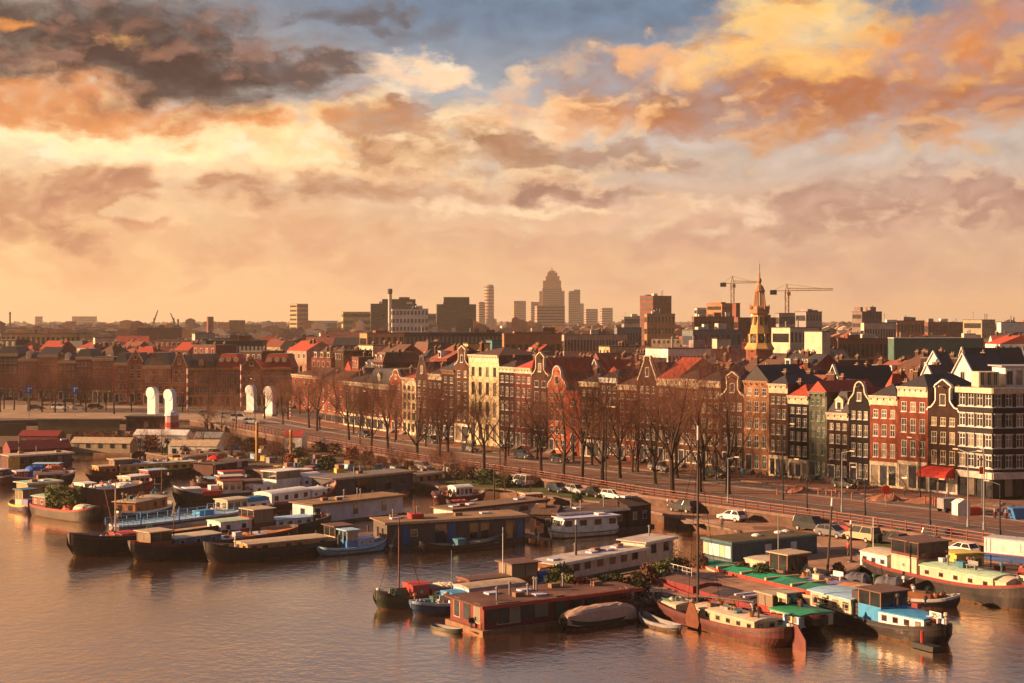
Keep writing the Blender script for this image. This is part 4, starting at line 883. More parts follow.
for k, (a, c) in enumerate([(76, 92), (58, 76), (38, 58), (18, 38), (-2, 18), (-24, -2)]):
    wing(a, c, 474 + 4 * k, (357, 361, 355, 359, 354, 360)[k], ['dull red', 'dark brown', 'orange red', 'shabby reddish', 'tall dark brown', 'outermost orange red'][k] + ' terrace house with cream cornice behind the ' + ['blue sign tree', 'middle left trees', 'left street trees', 'leftmost blue sign', 'far left trees', 'left frame edge'][k], wall=['red', 'brown', 'orangered'][k % 3], cols=4, floors=4, trim=CREAM, roof=SLATE, rk=('mansard', 'hip', 'ridge_x', 'hip', 'mansard', 'hip')[k], rh=2.8, corn=.8, dormer=k % 2)
# ------------------------------------------------------------------ near roofs behind the waterfront row, hand placed
RG = 'roofs and gables behind the waterfront row'
def nearhouse(x0, xs, x1, ypeak, D, rh, kind, wallm, roofm, label, rz=.6, rows=2, cols=2):
    t = block(x0, xs, x1, ypeak, D, label, wallm, 'house', 'house', rz=rz, roofm=roofm, kind=kind, rh=rh, rows=0)
    w = max(3, (x1 - xs) * D / F_PX / math.cos(rz)); d = max(3, (xs - x0) * D / F_PX / math.sin(rz)); H = zat(ypeak, D) - ZR - rh
    for i in range(3): plain_window(t, 0, d * (i + .7) / 3.4, H - 2.4, 1.0, 1.7, R(-90))
    n = max(2, int(w / 3))
    for i in range(n): plain_window(t, w * (i + .5) / n, 0, H - 2.4, 1.0, 1.6, 0)
    if kind == 'ridge_x':
        plain_window(t, 0, d / 2, H + .5, .9, 1.6, R(-90))
        b = MB(); L = math.hypot(d / 2, rh)
        for s_, y0 in ((1, 0), (-1, d)): b.prism([(y0, H), (d / 2, H + rh), (d / 2, H + rh + .3), (y0, H + .35)] if s_ > 0 else [(d / 2, H + rh), (y0, H), (y0, H + .35), (d / 2, H + rh + .3)], -.25, .25, 'x')
        b.build('verge', WHITE, t)
    r = [c for c in t.children if c.name.startswith('roof')][0]; chimney(r, w * .6, d * .5, H + rh * .8, 1.5)
    return t
WR = paint('white_render', (.75, .72, .7), .6)
nearhouse(954, 978, 1030, 354, 262, 5.2, 'ridge_x', WR, SLATE, 'house with tall white gable end and dark roof above the black corner block', .8)
nearhouse(962, 968, 1034, 348, 330, 4.4, 'ridge_x', brick('red'), SLATE, 'house with red gable edge and long dark dormered roof behind the white gable', .3)
nearhouse(928, 944, 962, 352, 300, 4, 'ridge_x', WR, SLATE, 'small house with cream gable left of the tall white gable', .7)
nearhouse(922, 936, 958, 365, 272, 3.6, 'ridge_x', WR, SLATE, 'small white gable end low between the dark roofs', .7)
nearhouse(832, 842, 903, 366, 282, 4.2, 'ridge_x', brick('darkbrown'), SLATE, 'long dark slate roofed house with pale left edge behind the bell gable', .3)
nearhouse(886, 890, 920, 374, 262, 3.6, 'hip', brick('red'), REDTILE, 'low house with glowing red tiled roof behind the red brick houses', .3)
nearhouse(903, 912, 942, 369, 290, 4.2, 'hip', brick('brown'), BROWNTILE, 'house with brown tiled hip roof left of the cream gables', .4)
nearhouse(765, 770, 834, 371, 295, 4.2, 'ridge_x', brick('brown'), SLATE, 'long house with slate roof and white verge behind the black and green houses', .25)
nearhouse(690, 697, 752, 367, 320, 3.6, 'ridge_x', brick('brown'), SLATE, 'long slate roofed house behind the deep cream cornice', .25)
nearhouse(590, 602, 640, 360, 345, 4, 'ridge_x', brick('brown'), REDTILE, 'house with bright red ridge roof left of the cream pediment', .35)
nearhouse(545, 552, 596, 362, 330, 4.5, 'ridge_x', brick('brown'), SLATE, 'house with big plain slate roof behind the orange red bell gable', .3)
nearhouse(516, 520, 548, 355, 350, 3.2, 'hip', brick('red'), REDTILE, 'house with flat red roof behind the ornate cream neck gable', .3)
nearhouse(650, 655, 700, 363, 330, 3.6, 'hip', brick('red'), REDTILE, 'house with red hip roof behind the cream pediment', .3)
nearhouse(360, 366, 398, 368, 405, 4, 'ridge_x', brick('red'), SLATE, 'slate roofed house with white verges behind the broad red houses', .4)
# ------------------------------------------------------------------ filler city rows
random.seed(5)
def nfac(t):      # point and outward normal along facade polyline
    i = min(int(t), len(FAC) - 2); p, q = FAC[i], FAC[i + 1]; d = (p - q).normalized(); return p.lerp(q, t - i), Vector((-d.y, d.x, 0)) if Vector((-d.y, d.x, 0)).y > 0 else Vector((d.y, -d.x, 0)), d
WALLS = [('brown', 'brown brick', 5), ('red', 'red brick', 6), ('darkbrown', 'dark brick', 4), ('maroon', 'maroon', 3), ('orange', 'orange brick', 3), ('cream', 'cream', 4), ('white', 'white', 4), ('grey', 'grey', 2), ('buff', 'buff', 1), ('pink', 'pinkish', 1)]
ROOFS = [(SLATE, 'slate', 5), (BROWNTILE, 'brown tiled', 4), (REDTILE, 'red tiled', 5), (mat('faded_red_tile', (.25, .08, .055), .8, .3, 2), 'faded red', 3)]
KINDS = [('ridge_x', 'pitched', 5), ('hip', 'hipped', 3), ('ridge_y', 'pointed', 2), ('flat', 'flat', 4), ('mansard', 'mansard', 2)]
def pick(L): return random.choices(L, [l[2] for l in L])[0]
REG = [(60, 'at the far left'), (120, 'behind the left terrace'), (180, 'behind the left brick gables'), (240, 'behind the mansard hotel'), (300, 'right of the mansard hotel'), (360, 'behind the tree screened houses'), (430, 'below the dark stepped office'), (500, 'behind the palace front'), (560, 'below the tallest skyscraper'), (620, 'behind the orange red gable'), (680, 'below the dark red tower'), (740, 'left of the clock tower'), (800, 'right of the clock tower'), (860, 'behind the green grey house'), (930, 'behind the red brick houses'), (2000, 'behind the black corner block')]
CITY = []
def place_city(p, rz, w, d, H, deep, kind=None):
    if any(math.hypot(p.x + w / 2 * math.cos(rz) - f[0], p.y + w / 2 * math.sin(rz) + d / 2 - f[1]) < f[2] + max(w, d) * .45 for f in FOOT): return
    pxx = 512 + p.x / p.y * F_PX; yt = HOR + (CAM_H - ZR - H) / p.y * F_PX
    for f in FOOT:         # keep landmark fronts visible
        if p.y < f[5] and f[3] - 2 < pxx < f[4] + 2 and yt < f[6] + 9: H = min(H, CAM_H - ZR - (f[6] + 10 - HOR) / F_PX * p.y)
    if H < 6: return
    wa = pick(WALLS); ro = pick(ROOFS); ki = pick(KINDS) if kind is None else kind
    rh = {'ridge_x': 3.2, 'hip': 3, 'ridge_y': 3.4, 'flat': .3, 'mansard': 2.8}[ki[0]]; H2 = H - rh * .6
    reg = next(r for x, r in REG if pxx < x)
    lab = f"{wa[1]} {['low', 'mid height', 'tall'][0 if H < 11 else 1 if H < 15 else 2]} house, {(ro[1] + ' ' + ki[1]) if ki[0] != 'flat' else 'flat felt'} roof, {deep} row {reg}"
    far = p.y > 560
    t = city_house(p.x, p.y, rz, w, d, H2, ki[0], rh, brick(wa[0]), ro[0] if ki[0] != 'flat' else BITUMEN, lab, chim=random.choice((2, 2, 3)) if not far else 2, fm=random.choice((WHITE, WHITE, CREAM)), wz=(2 if p.y < 380 else 1), side=not far, group='city houses behind the waterfront', dorm=random.choice((0, 1, 2, 3)) if ki[0] in ('ridge_x', 'mansard') and not far else 0)
    if far:
        pass
    FOOT.append((p.x + w / 2 * math.cos(rz) - d / 2 * math.sin(rz), p.y + w / 2 * math.sin(rz) + d / 2 * math.cos(rz), 2, pxx, pxx, 0, 0)); CITY.append((pxx, p.y, t))
for off, deep in ((26, 'first'), (50, 'second'), (78, 'third'), (108, 'fourth')):
    s = 0.0
    while s < len(FAC) - 2.01:
        p, nrm, d = nfac(s); q = p + nrm * off; w = random.uniform(7, 13); seg = (FAC[int(s)] - FAC[int(s) + 1]).length; s += (w + .1) / seg * random.choice((1, 1, 1, 1.3))
        pxx = 512 + q.x / q.y * F_PX
        if -40 < pxx < 1060: place_city(q, math.atan2(d.y, d.x), w, random.uniform(9, 12), random.uniform(11.5, 18.2), deep)
for D, deep in ((540, 'fifth'), (590, 'sixth'), (650, 'seventh'), (730, 'eighth'), (830, 'ninth'), (960, 'tenth')):
    x = -.36 * D
    while x < .36 * D:
        w = random.uniform(10, 20) * (1 + (D - 500) / 900); p = Vector((x, D + random.uniform(-8, 8), ZR)); x += w + (random.uniform(4, 22) if random.random() < .4 else .5)
        dmin = min((Vector((f.x, f.y, 0)) - Vector((p.x, p.y, 0))).length for f in FAC)
        if dmin < 135 or p.y < 500 and p.x < -60: continue
        place_city(p, random.uniform(-.25, .35), w, random.uniform(10, 14), random.uniform(11, 19), deep)
print('city houses', len(CITY))
# unlike the rest: number duplicates from the left
ORD = ['leftmost', 'second', 'third', 'fourth', 'fifth', 'sixth']
by = {}
for pxx, D, t in CITY: by.setdefault(t['label'], []).append((pxx, t))
for lab, L in by.items():
    if len(L) > 1:
        for k, (a, t) in enumerate(sorted(L, key=lambda q: q[0])): t['label'] = ORD[min(k, 5)] + ' of alike ' + lab
# far city and woods on the horizon: nobody could count them
fw = MB(); rr = random.Random(3)
for D, n_ in ((1060, 500), (1180, 620), (1350, 720), (1600, 780), (2000, 780), (2600, 780)):
    for i in range(n_):
        x = rr.uniform(-.6, .6) * D; w = rr.uniform(5, 12) * (1 + D / 5000); y_ = D + rr.uniform(0, 200); hh_ = rr.uniform(7, 17) + D * .0015 + (rr.random() < .06) * rr.uniform(4, 10); rh_ = rr.uniform(1.5, 3); fw.prism([(x, ZR), (x + w, ZR), (x + w, ZR + hh_), (x + w * .5, ZR + hh_ + rh_ * rr.choice((0.02, 1, 1))), (x, ZR + hh_)], y_, y_ + rr.uniform(10, 18), 'y', rr.choice((0, 0, 1, 2, 3, 4)))
tag(fw.build('distant_city', [M2('brown_far', (.2, .11, .08)), M2('cream_far', (.6, .48, .36)), M2('red_far', (.28, .08, .05)), M2('dark_far', (.07, .05, .05)), M2('orange_far', (.4, .18, .08))]), 'distant low city rooftops merging below the skyline', 'city', kind='stuff')
# ------------------------------------------------------------------ trees
BARK = mat('bark', (.055, .033, .026), .9, .4, 2); TWIG = mat('twigs', (.19, .08, .05), .9, .3, .6); 
def bare_tree(name, seed, h, spread, fork=.33, tw=1.0, levels=5):
    rng = random.Random(seed); tr = MB(); cr = MB(); r0 = h * .017
    def grow(p, d, L, r, lev):
        segs = 3 if lev < 3 else 2; q = p.copy(); dd = d.copy()
        for k in range(segs):
            dd = (dd + Vector((rng.uniform(-1, 1), rng.uniform(-1, 1), rng.uniform(-.3, .8))) * (.11 + .03 * lev)).normalized(); nq = q + dd * L / segs; r2 = r * .80
            (tr if lev < 3 else cr).tube(q, nq, r, r2, 6 if lev < 2 else (4 if lev < 3 else 3), cap=False); q, r = nq, r2
            if lev < levels and (k > 0 or lev > 1):
                for _ in range(2 if lev > 1 else 1):
                    a = rng.uniform(0, 6.283); s = rng.uniform(.55, 1.0); side = Vector((math.cos(a), math.sin(a), rng.uniform(-.1, .5))); nd = (dd * (1 - .42 * s) + side * s * .75 * spread).normalized()
                    grow(q, nd, L * rng.uniform(.52, .74), r * .58, lev + 1)
        if lev < levels: grow(q, (dd + Vector((rng.uniform(-.25, .25), rng.uniform(-.25, .25), .1))).normalized(), L * .7, r * .8, lev + 1)
        else:
            for _ in range(int(4 * tw)):
                e = (dd + Vector((rng.uniform(-1, 1), rng.uniform(-1, 1), rng.uniform(-.4, .9))) * .7).normalized(); cr.tube(q, q + e * L * rng.uniform(.7, 1.2), r * .62, r * .25, 3, cap=False)
    th = h * fork; tr.tube((0, 0, -.1), (0, 0, .6), r0 * 1.35, r0, 8, cap=False); tr.tube((0, 0, .6), (.05, .03, th), r0, r0 * .8, 8, cap=False)
    n = rng.choice((4, 5))
    for i in range(n):
        a = 6.283 * i / n + rng.uniform(-.4, .4); s = rng.uniform(.35, .75) * spread; grow(Vector((.05, .03, th - rng.uniform(0, .12) * h)), Vector((math.cos(a) * s, math.sin(a) * s, 1)).normalized(), h * .27, r0 * .48, 1)
    grow(Vector((.05, .03, th)), Vector((rng.uniform(-.15, .15), rng.uniform(-.15, .15), 1)).normalized(), h * .34, r0 * .7, 1)
    return tr.mesh(name + '_trunk', BARK), cr.mesh(name + '_crown', TWIG)
TREES = [bare_tree('elm', 100 + k, 17, s, f) for k, (s, f) in enumerate(((1.25, .27), (1.1, .3), (1.45, .25), (1.2, .32), (1.35, .28), (.75, .36), (1.6, .22), (.95, .24)))]
PARKT = [bare_tree('park_tree', 200 + k, 11, 1.2, .22, 1.0, 4) for k in range(3)]
for k, (a, c) in enumerate(TREES + PARKT): print('tree', k, len(a.polygons), len(c.polygons), max(v.co.z for v in c.vertices))
TH = {}
def tree(P, h, label, name='elm_tree', protos=TREES, base=None, group='leafless street trees', k=None):
    t = thing(name, label, 'tree', P, random.uniform(0, 6.28), group); a, c = random.choice(protos) if k is None else protos[k % len(protos)]
    if c.name not in TH: TH[c.name] = max(v.co.z for v in c.vertices)
    s = h / TH[c.name]; t.scale = (s * random.uniform(.92, 1.15), s * random.uniform(.92, 1.15), s); t.rotation_euler.x = random.uniform(-.05, .05); t.rotation_euler.y = random.uniform(-.05, .05); link('trunk', a, t); link('crown', c, t); return t
random.seed(31)
ST = [ # trunk x, base y, crown top y, place
 (309, 428, 362, 'tall leafless elm at the left bend of the road'), (317, 431, 364, 'second leafless elm of the close pair at the left bend'), (337, 424, 352, 'tall elm across the road before the broad red houses'), (349, 440, 372, 'leafless elm on the promenade near the bushes'),
 (371, 452, 374, 'leafless elm left of the low grey houseboat roof'), (388, 452, 378, 'thin leafless elm beside the parked pale car'), (417, 459, 372, 'leafless elm before the narrow cream house'), (440, 464, 378, 'slender elm before the charcoal houses left of the palace front'),
 (448, 452, 380, 'leafless elm on the pavement left of the palace front'), (484, 476, 372, 'stout elm with dark trunk right before the palace front'), (505, 466, 378, 'slim elm before the charcoal house right of the palace front'), (541, 474, 384, 'leafless elm before the maroon brick house'),
 (563, 479, 372, 'leafless elm before the orange red bell gable'), (582, 481, 366, 'leafless elm before the bright red party wall'), (602, 485, 362, 'largest dark elm left of the cream pediment house'), (637, 472, 366, 'elm trunk standing directly before the cream pediment house'),
 (672, 494, 368, 'reddish crowned elm right of the cream pediment house'), (677, 478, 372, 'pavement elm behind the reddish crowned one'), (700, 492, 362, 'dark trunked elm beside the white capped post'), (703, 481, 366, 'pavement elm before the cream corniced house'),
 (728, 494, 366, 'rightmost large elm before the neck gable house'), (396, 440, 380, 'elm on the far pavement before the red bell gable'), (360, 436, 376, 'elm on the far pavement before the broad brown house'), (655, 484, 372, 'elm between the pediment house and the reddish crowned elm'), (620, 478, 378, 'thin elm before the reddish house left of the pediment')]
for k, (x, y, yt, lab) in enumerate(ST):
    P = px(x, y, ZR); tree(P, min(29, (zat(yt, P.y) - ZR) * random.uniform(1.22, 1.45)), lab, k=k)
g = random.Random(12)
for k in range(16):
    x = 300 + k * 27.5 + g.uniform(-4, 4); q = facpt(x); P = q.lerp(Vector((q.x - 9, q.y - 7, ZR)), g.uniform(.6, 1.1)); tree(P, g.uniform(12.5, 18), 'bare reddish elm in the second row close to the house fronts', k=g.randrange(8), group='second row of elms close to the house fronts')
LT = [(0, 412, 352), (14, 410, 358), (28, 411, 355), (42, 412, 350), (52, 409, 356), (65, 412, 352), (74, 410, 358), (86, 412, 354), (99, 409, 360), (114, 414, 348), (-14, 412, 352), (207, 434, 378), (222, 436, 386), (236, 430, 384), (288, 420, 366), (277, 414, 372), (300, 414, 368)]
LL = ['first tree at the left frame edge', 'second tree from the left frame edge', 'bare tree beside the leftmost blue sign', 'tall bare tree right of the leftmost blue sign', 'bare tree between the two blue signs', 'bare tree just left of the second blue sign', 'bare tree just right of the second blue sign', 'bare tree before the dark terrace', 'bare tree before the red building with columns', 'large lone bare tree before the red gables', 'bare tree partly outside the left edge', 'bare tree on the bank right of the white vent pair', 'small bare tree on the bank below the hotel', 'low spreading bare tree before the hotel', 'bare tree right of the second vent pair', 'bare tree before the mansard pavilion end', 'bare tree before the brown building']
for k, ((x, y, yt), lab) in enumerate(zip(LT, LL)):
    P = px(x, y, ZR); tree(P, zat(yt, P.y) - ZR, lab, group='leafless trees on the left square', k=k)
# low trees and bushes on the quay
for k, (x, y, yt, lab) in enumerate([(530, 497, 452, 'low spreading leafless tree on the quay by the parked cars'), (203, 452, 404, 'spreading bare tree on the bank above the houseboats'), (232, 456, 410, 'bare multi stemmed tree behind the red parasol'), (288, 462, 420, 'pale twiggy tree by the yellow posts'), (140, 452, 418, 'bare tree behind the yellow houseboat'), (162, 455, 414, 'bare tree left of the striped base'), (84, 447, 420, 'bare tree before the wall of the tunnel ramp'), (395, 470, 436, 'small bare tree by the parked car row'), (455, 483, 448, 'bare tree at the end of the bank garden'), (505, 492, 450, 'thin bare tree left of the low spreading one'), (245, 460, 430, 'small bare tree right of the red parasol')]):
    P = px(x, y, ZQ); tree(P, zat(yt, P.y) - ZQ, lab, 'small_tree', PARKT, group='small leafless trees on the bank', k=k)
def shrub_mesh(seed, mt, n=420, r=1.0, h=1.3):
    g = random.Random(seed); b = MB()
    for i in range(n):
        a, q, z = g.uniform(0, 6.283), r * math.sqrt(g.random()), h * g.random(); q *= math.sqrt(max(0, 1 - (z / h) ** 2 * .8)); p = Vector((q * math.cos(a), q * math.sin(a), z)); e = Vector((g.uniform(-1, 1), g.uniform(-1, 1), g.uniform(-.3, 1))).normalized()
        f = e.orthogonal().normalized() * g.uniform(.04, .11); L = e * g.uniform(.12, .34); b.face([p - f, p + f, p + f * .4 + L, p - f * .4 + L])
    for i in range(7): a = g.uniform(0, 6.28); b.tube((0, 0, -.05), (r * .6 * math.cos(a), r * .6 * math.sin(a), h * .7), .03, .01, 4)
    return b.mesh('shrub', mt)
SHB = {'dry brown': [shrub_mesh(s, mat('dry_leaves', (.12, .06, .035), .9, .5, 4)) for s in (1, 2, 3)], 'dark green': [shrub_mesh(s, mat('evergreen_leaves', (.035, .05, .018), .8, .5, 4)) for s in (4, 5)], 'olive green': [shrub_mesh(s, mat('olive_leaves', (.09, .10, .03), .8, .5, 4)) for s in (6, 7)], 'rusty red': [shrub_mesh(s, mat('rusty_leaves', (.2, .06, .03), .9, .4, 4)) for s in (8, 9)]}
def bush(P, s, kind, label, sz=1.0, group=None):
    o = link('shrub', random.choice(SHB[kind]), None, P, random.uniform(0, 6)); o.scale = (s, s, s * sz); return tag(o, label, 'shrub', group)
random.seed(41)
for k, (x, y, s, kd) in enumerate([(235, 447, 2.2, 'dry brown'), (250, 452, 2.4, 'dry brown'), (262, 449, 2.0, 'rusty red'), (275, 455, 2.2, 'dry brown'), (300, 458, 2.2, 'olive green'), (328, 470, 2.6, 'dark green'), (318, 452, 2.2, 'dry brown'), (335, 456, 2.4, 'dry brown'), (352, 459, 2.2, 'rusty red'), (368, 464, 2.0, 'dry brown'), (380, 467, 2.0, 'dry brown'), (410, 472, 1.8, 'dry brown'), (455, 478, 2.2, 'dry brown'), (470, 480, 2.4, 'dark green'), (486, 484, 2.6, 'dark green'), (497, 478, 2.2, 'dry brown'), (505, 487, 2.4, 'dark green'), (520, 480, 1.8, 'rusty red'), (575, 494, 1.3, 'olive green'), (577, 503, 1.3, 'dark green'), (120, 443, 2.6, 'dry brown'), (105, 446, 2.6, 'dry brown'), (152, 450, 2.6, 'rusty red'), (174, 456, 2.8, 'dark green'), (185, 458, 2.2, 'dry brown'), (215, 462, 2.2, 'dry brown'), (95, 443, 2.5, 'rusty red'), (78, 443, 2.4, 'dry brown'), (128, 447, 2.4, 'olive green'), (290, 466, 1.9, 'rusty red'), (305, 470, 1.8, 'olive green')]):
    near = ['the left tunnel wall', 'the red parasol', 'the grey houseboat', 'the quay cars'][0 if x < 130 else 1 if x < 300 else 2 if x < 430 else 3]
    bush(px(x, y, ZQ), s * .78, kd, f'{kd} shrub on the bank near {near}', random.uniform(.8, 1.15), 'shrubs on the bank')
for k, (x, y, s, kd) in enumerate([(567, 596, 1.3, 'olive green'), (580, 597, 1.2, 'rusty red'), (592, 596, 1.3, 'dry brown'), (603, 594, 1.2, 'dark green'), (614, 592, 1.3, 'olive green'), (625, 590, 1.1, 'dry brown'), (637, 586, 1.2, 'olive green'), (648, 583, 1.2, 'dry brown'), (660, 580, 1.3, 'olive green'), (672, 577, 1.2, 'dark green'), (681, 574, 1.1, 'dry brown'), (560, 590, 1.7, 'olive green'), (640, 600, 1.1, 'dark green'), (625, 603, .9, 'rusty red'), (762, 578, 1.1, 'dark green'), (742, 572, .9, 'dry brown'), (700, 568, 1.0, 'dry brown'), (838, 574, .8, 'dry brown')]):
    bush(px(x, y, ZQ), s, kd, f'{kd} shrub in the garden strip beside ' + ('the long white houseboat' if x < 690 else 'the teal office'), random.uniform(.8, 1.3), 'garden shrubs on the quay spit')
# brushwood on the bank
for k in range(11):
    x = 4 + k * 25.5; D = 440 - (k % 3) * 9; tree(Vector(((x - 512) / F_PX * D, D, ZR)), random.uniform(13, 19), 'bare tree in the thin line before the left terraces and hotel', k=k + 3, group='thin line of bare trees before the left terraces')
g = random.Random(77)
for k in range(50):
    x = g.uniform(70, 470); y = (452 if x < 180 else 452 + (x - 180) * .085) - g.uniform(-12, 7); y = min(y, 462 + (x - 270) * .1 if x > 270 else 444 + (x - 60) * .09)
    t = thing('brushwood', 'leafless reddish brown brushwood on the cluttered bank', 'shrub', px(x, y, ZQ), g.uniform(0, 6.28), 'leafless brushwood along the bank'); a, c = g.choice(PARKT); sc_ = g.uniform(.26, .48); t.scale = (sc_ * 1.3, sc_ * 1.3, sc_); link('stems', a, t); link('crown', c, t)
# trees among the city roofs
random.seed(51); k = 0
while k < 150:
    D = random.choice((380, 430, 480, 520, 565, 565, 620, 620, 690, 780, 900, 1000)); x = random.uniform(-20, 1044); X = (x - 512) / F_PX * D
    dmin = min((Vector((f.x, f.y, 0)) - Vector((X, D, 0))).length for f in FAC)
    if dmin < 62 or (X < -50 and D < 520): continue
    if any(math.hypot(X - f[0], D - f[1]) < f[2] + 2 for f in FOOT): 
        if random.random() < .6: continue
    reg = next(r for xx, r in REG if x < xx); tree(Vector((X, D, ZR)), random.uniform(13, 19), f"leafless tree rising between the roofs {reg}", 'city_tree', group='bare trees among the roofs ' + reg); k += 1
# distant woods
wd = MB(); g = random.Random(9)
for i in range(5000):
    D = g.choice((1120, 1400, 1700, 2300, 3000, 4200, 5600)); x = g.uniform(-.6, .6) * D; hgt = g.uniform(8, 15) + (D > 4000) * 13; wv = g.uniform(5, 13) * (D / 2200 + .3)
    wd.lathe([(wv * .5, 0), (wv * .62, hgt * .5), (wv * .4, hgt * .85), (wv * .12, hgt)], 7, (x, D + g.uniform(-100, 100), ZR))
tag(wd.build('distant_woods', mat('far_woods', (.11, .065, .04), .95, .4, .02), None), 'low brown woods along the horizon', 'woods', kind='stuff')
for k, (x, y, D, w_) in enumerate([(147, 312, 900, 1), (285, 316, 900, 1), (278, 318, 905, 1), (308, 318, 880, 1)]):
    pass
# ------------------------------------------------------------------ boats
random.seed(61)
HULLC = {k: mat(k + '_hull', v, .5, .45, 1.3, streak=.5, rnd=.1, spec=.4, rgb2=(v[0] * 1.3 + .012, v[1] * 1.2 + .006, v[2] * 1.1 + .004)) for k, v in dict(black=(.011, .010, .011), charcoal=(.024, .021, .023), maroon=(.10, .025, .025), darkgreen=(.03, .045, .035), blue=(.04, .09, .2), lightblue=(.22, .45, .68), navy=(.03, .05, .10), grey=(.25, .26, .3), red=(.45, .04, .03), white=(.72, .72, .70), brown=(.12, .06, .035), purple=(.09, .06, .16), yellow=(.55, .38, .08), orange=(.5, .2, .05), rust=(.16, .06, .035)).items()}
P_ = {k: paint(k + '_deck_paint', v, .5) for k, v in dict(white=(.78, .76, .72), cream=(.58, .48, .34), yellow=(.68, .5, .1), red=(.42, .045, .035), darkred=(.22, .03, .03), blue=(.05, .2, .5), brightblue=(.06, .30, .58), lightblue=(.35, .55, .72), teal=(.05, .17, .24), green=(.04, .30, .15), darkgreen=(.05, .12, .07), brown=(.16, .08, .05), varnish=(.3, .12, .045), grey=(.26, .25, .25), darkgrey=(.08, .075, .08), black=(.025, .025, .025), orange=(.6, .24, .07), palegreen=(.45, .6, .42), purple=(.2, .17, .36), sand=(.5, .38, .25), tar=(.06, .045, .04), wood=(.25, .14, .08), lilac=(.55, .55, .68), maroon=(.14, .035, .03)).items()}
def tarpm(nm, c): return mat(nm + '_tarpaulin', c, .7, .2, 2.5, bump=.25)
DECKWOOD = mat('deck_planks', (.2, .11, .07), .8, .35, 2.5)
WLINE = mat('waterline_growth', (.10, .075, .04), .8, .6, 3, rgb2=(.2, .11, .06))
def rs(S, B): d = B - S; return math.atan2(d.y, d.x), math.hypot(d.x, d.y)
def hull(root, L, B, h, hc, bow=1.0, stern=.5, p=4, stripe=None, deck=None, tip=.0, bul=.45, n=22):
    """lofted hull; stern at x=0, bow at x=L"""
    def half(t): 
        u = 2 * t - 1; q = p if u > 0 else p + 1.5
        return B / 2 * max(.02, (1 - abs(u) ** q)) ** (.55 if u > 0 else .5)
    def sheer(t): u = 2 * t - 1; return h + (bow * u ** 2.6 if u > 0 else stern * (-u) ** 2.6)
    hb = MB(); dk = MB(); st = MB(); rows = []
    ts = [0, .006, .015, .03, .045, .065, .085, .11, .14] + [.14 + .7 * k / (n - 8) for k in range(1, n - 8)] + [.84, .87, .895, .915, .935, .95, .965, .978, .988, .995, 1]
    for t in ts:
        b_ = half(t); s = sheer(t); x = t * L; over = (t - .5) * 2; xo = x + (tip * max(0, over) ** 6); xw = x - (.04 * L * max(0, over) ** 5) + (.05 * L * max(0, -over) ** 5)
        R_ = [(xw, -b_ * .75, -.5), (xw, -b_ * .93, 0.0), (xw * .8 + x * .2, -b_ * .955, .16), (x, -b_ * 1.0, s * .5), (xo, -b_ * 1.02, s - .28), (xo, -b_ * 1.02, s), (xo, -b_ + min(.14, b_ * .5), s), (x, -b_ + min(.14, b_ * .5), s - bul)]
        rows.append(R_)
    for i in range(len(rows) - 1):
        a, c = rows[i], rows[i + 1]
        for j in range(7):
            m = 1 if j >= 4 and stripe else 0
            if j == 6: m = 2
            if j == 1: m = 3
            hb.face([a[j], c[j], c[j + 1], a[j + 1]], m); mir = lambda q: (q[0], -q[1], q[2]); hb.face([mir(a[j]), mir(a[j + 1]), mir(c[j + 1]), mir(c[j])], m)
        dk.face([a[7], c[7], (c[7][0], -c[7][1], c[7][2]), (a[7][0], -a[7][1], a[7][2])])
    for r in (rows[0], rows[-1]):
        hb.face([r[1], r[2], r[3], r[4], r[5], *[(r[k][0], -r[k][1], r[k][2]) for k in (5, 4, 3, 2, 1)]])
    hb.build('hull', [hc, stripe or hc, P_['grey'], WLINE], root, False); dk.build('deck', deck or DECKWOOD, root)
    for s in (1, -1):
        f = MB()
        for i in range(len(rows) - 1):
            a, c = rows[i], rows[i + 1]
            q = [(a[4][0], s * (a[4][1] - .05), a[4][2] - .10), (c[4][0], s * (c[4][1] - .05), c[4][2] - .10), (c[4][0], s * (c[4][1] - .05), c[4][2] + .02), (a[4][0], s * (a[4][1] - .05), a[4][2] + .02)]
            f.face(q if s > 0 else q[::-1])
        f.build('rubbing_strake', P_['tar'], root)
    return half, sheer
_bw = {}
def bwin(root, x, y, z, w, h, rz, fm=None, gm=None):
    fm = fm or WHITE; gm = gm or GLASS; key = (round(w, 2), round(h, 2), fm.name, gm.name)
    if key not in _bw:
        b = MB(); b.box(-w / 2, -.03, 0, w / 2, .01, h, 0); b.box(-w / 2 + .07, -.045, .07, w / 2 - .07, -.02, h - .07, 1); _bw[key] = b.mesh('window', [fm, gm])
    o = link('window', _bw[key], root, (x, y, z), rz)
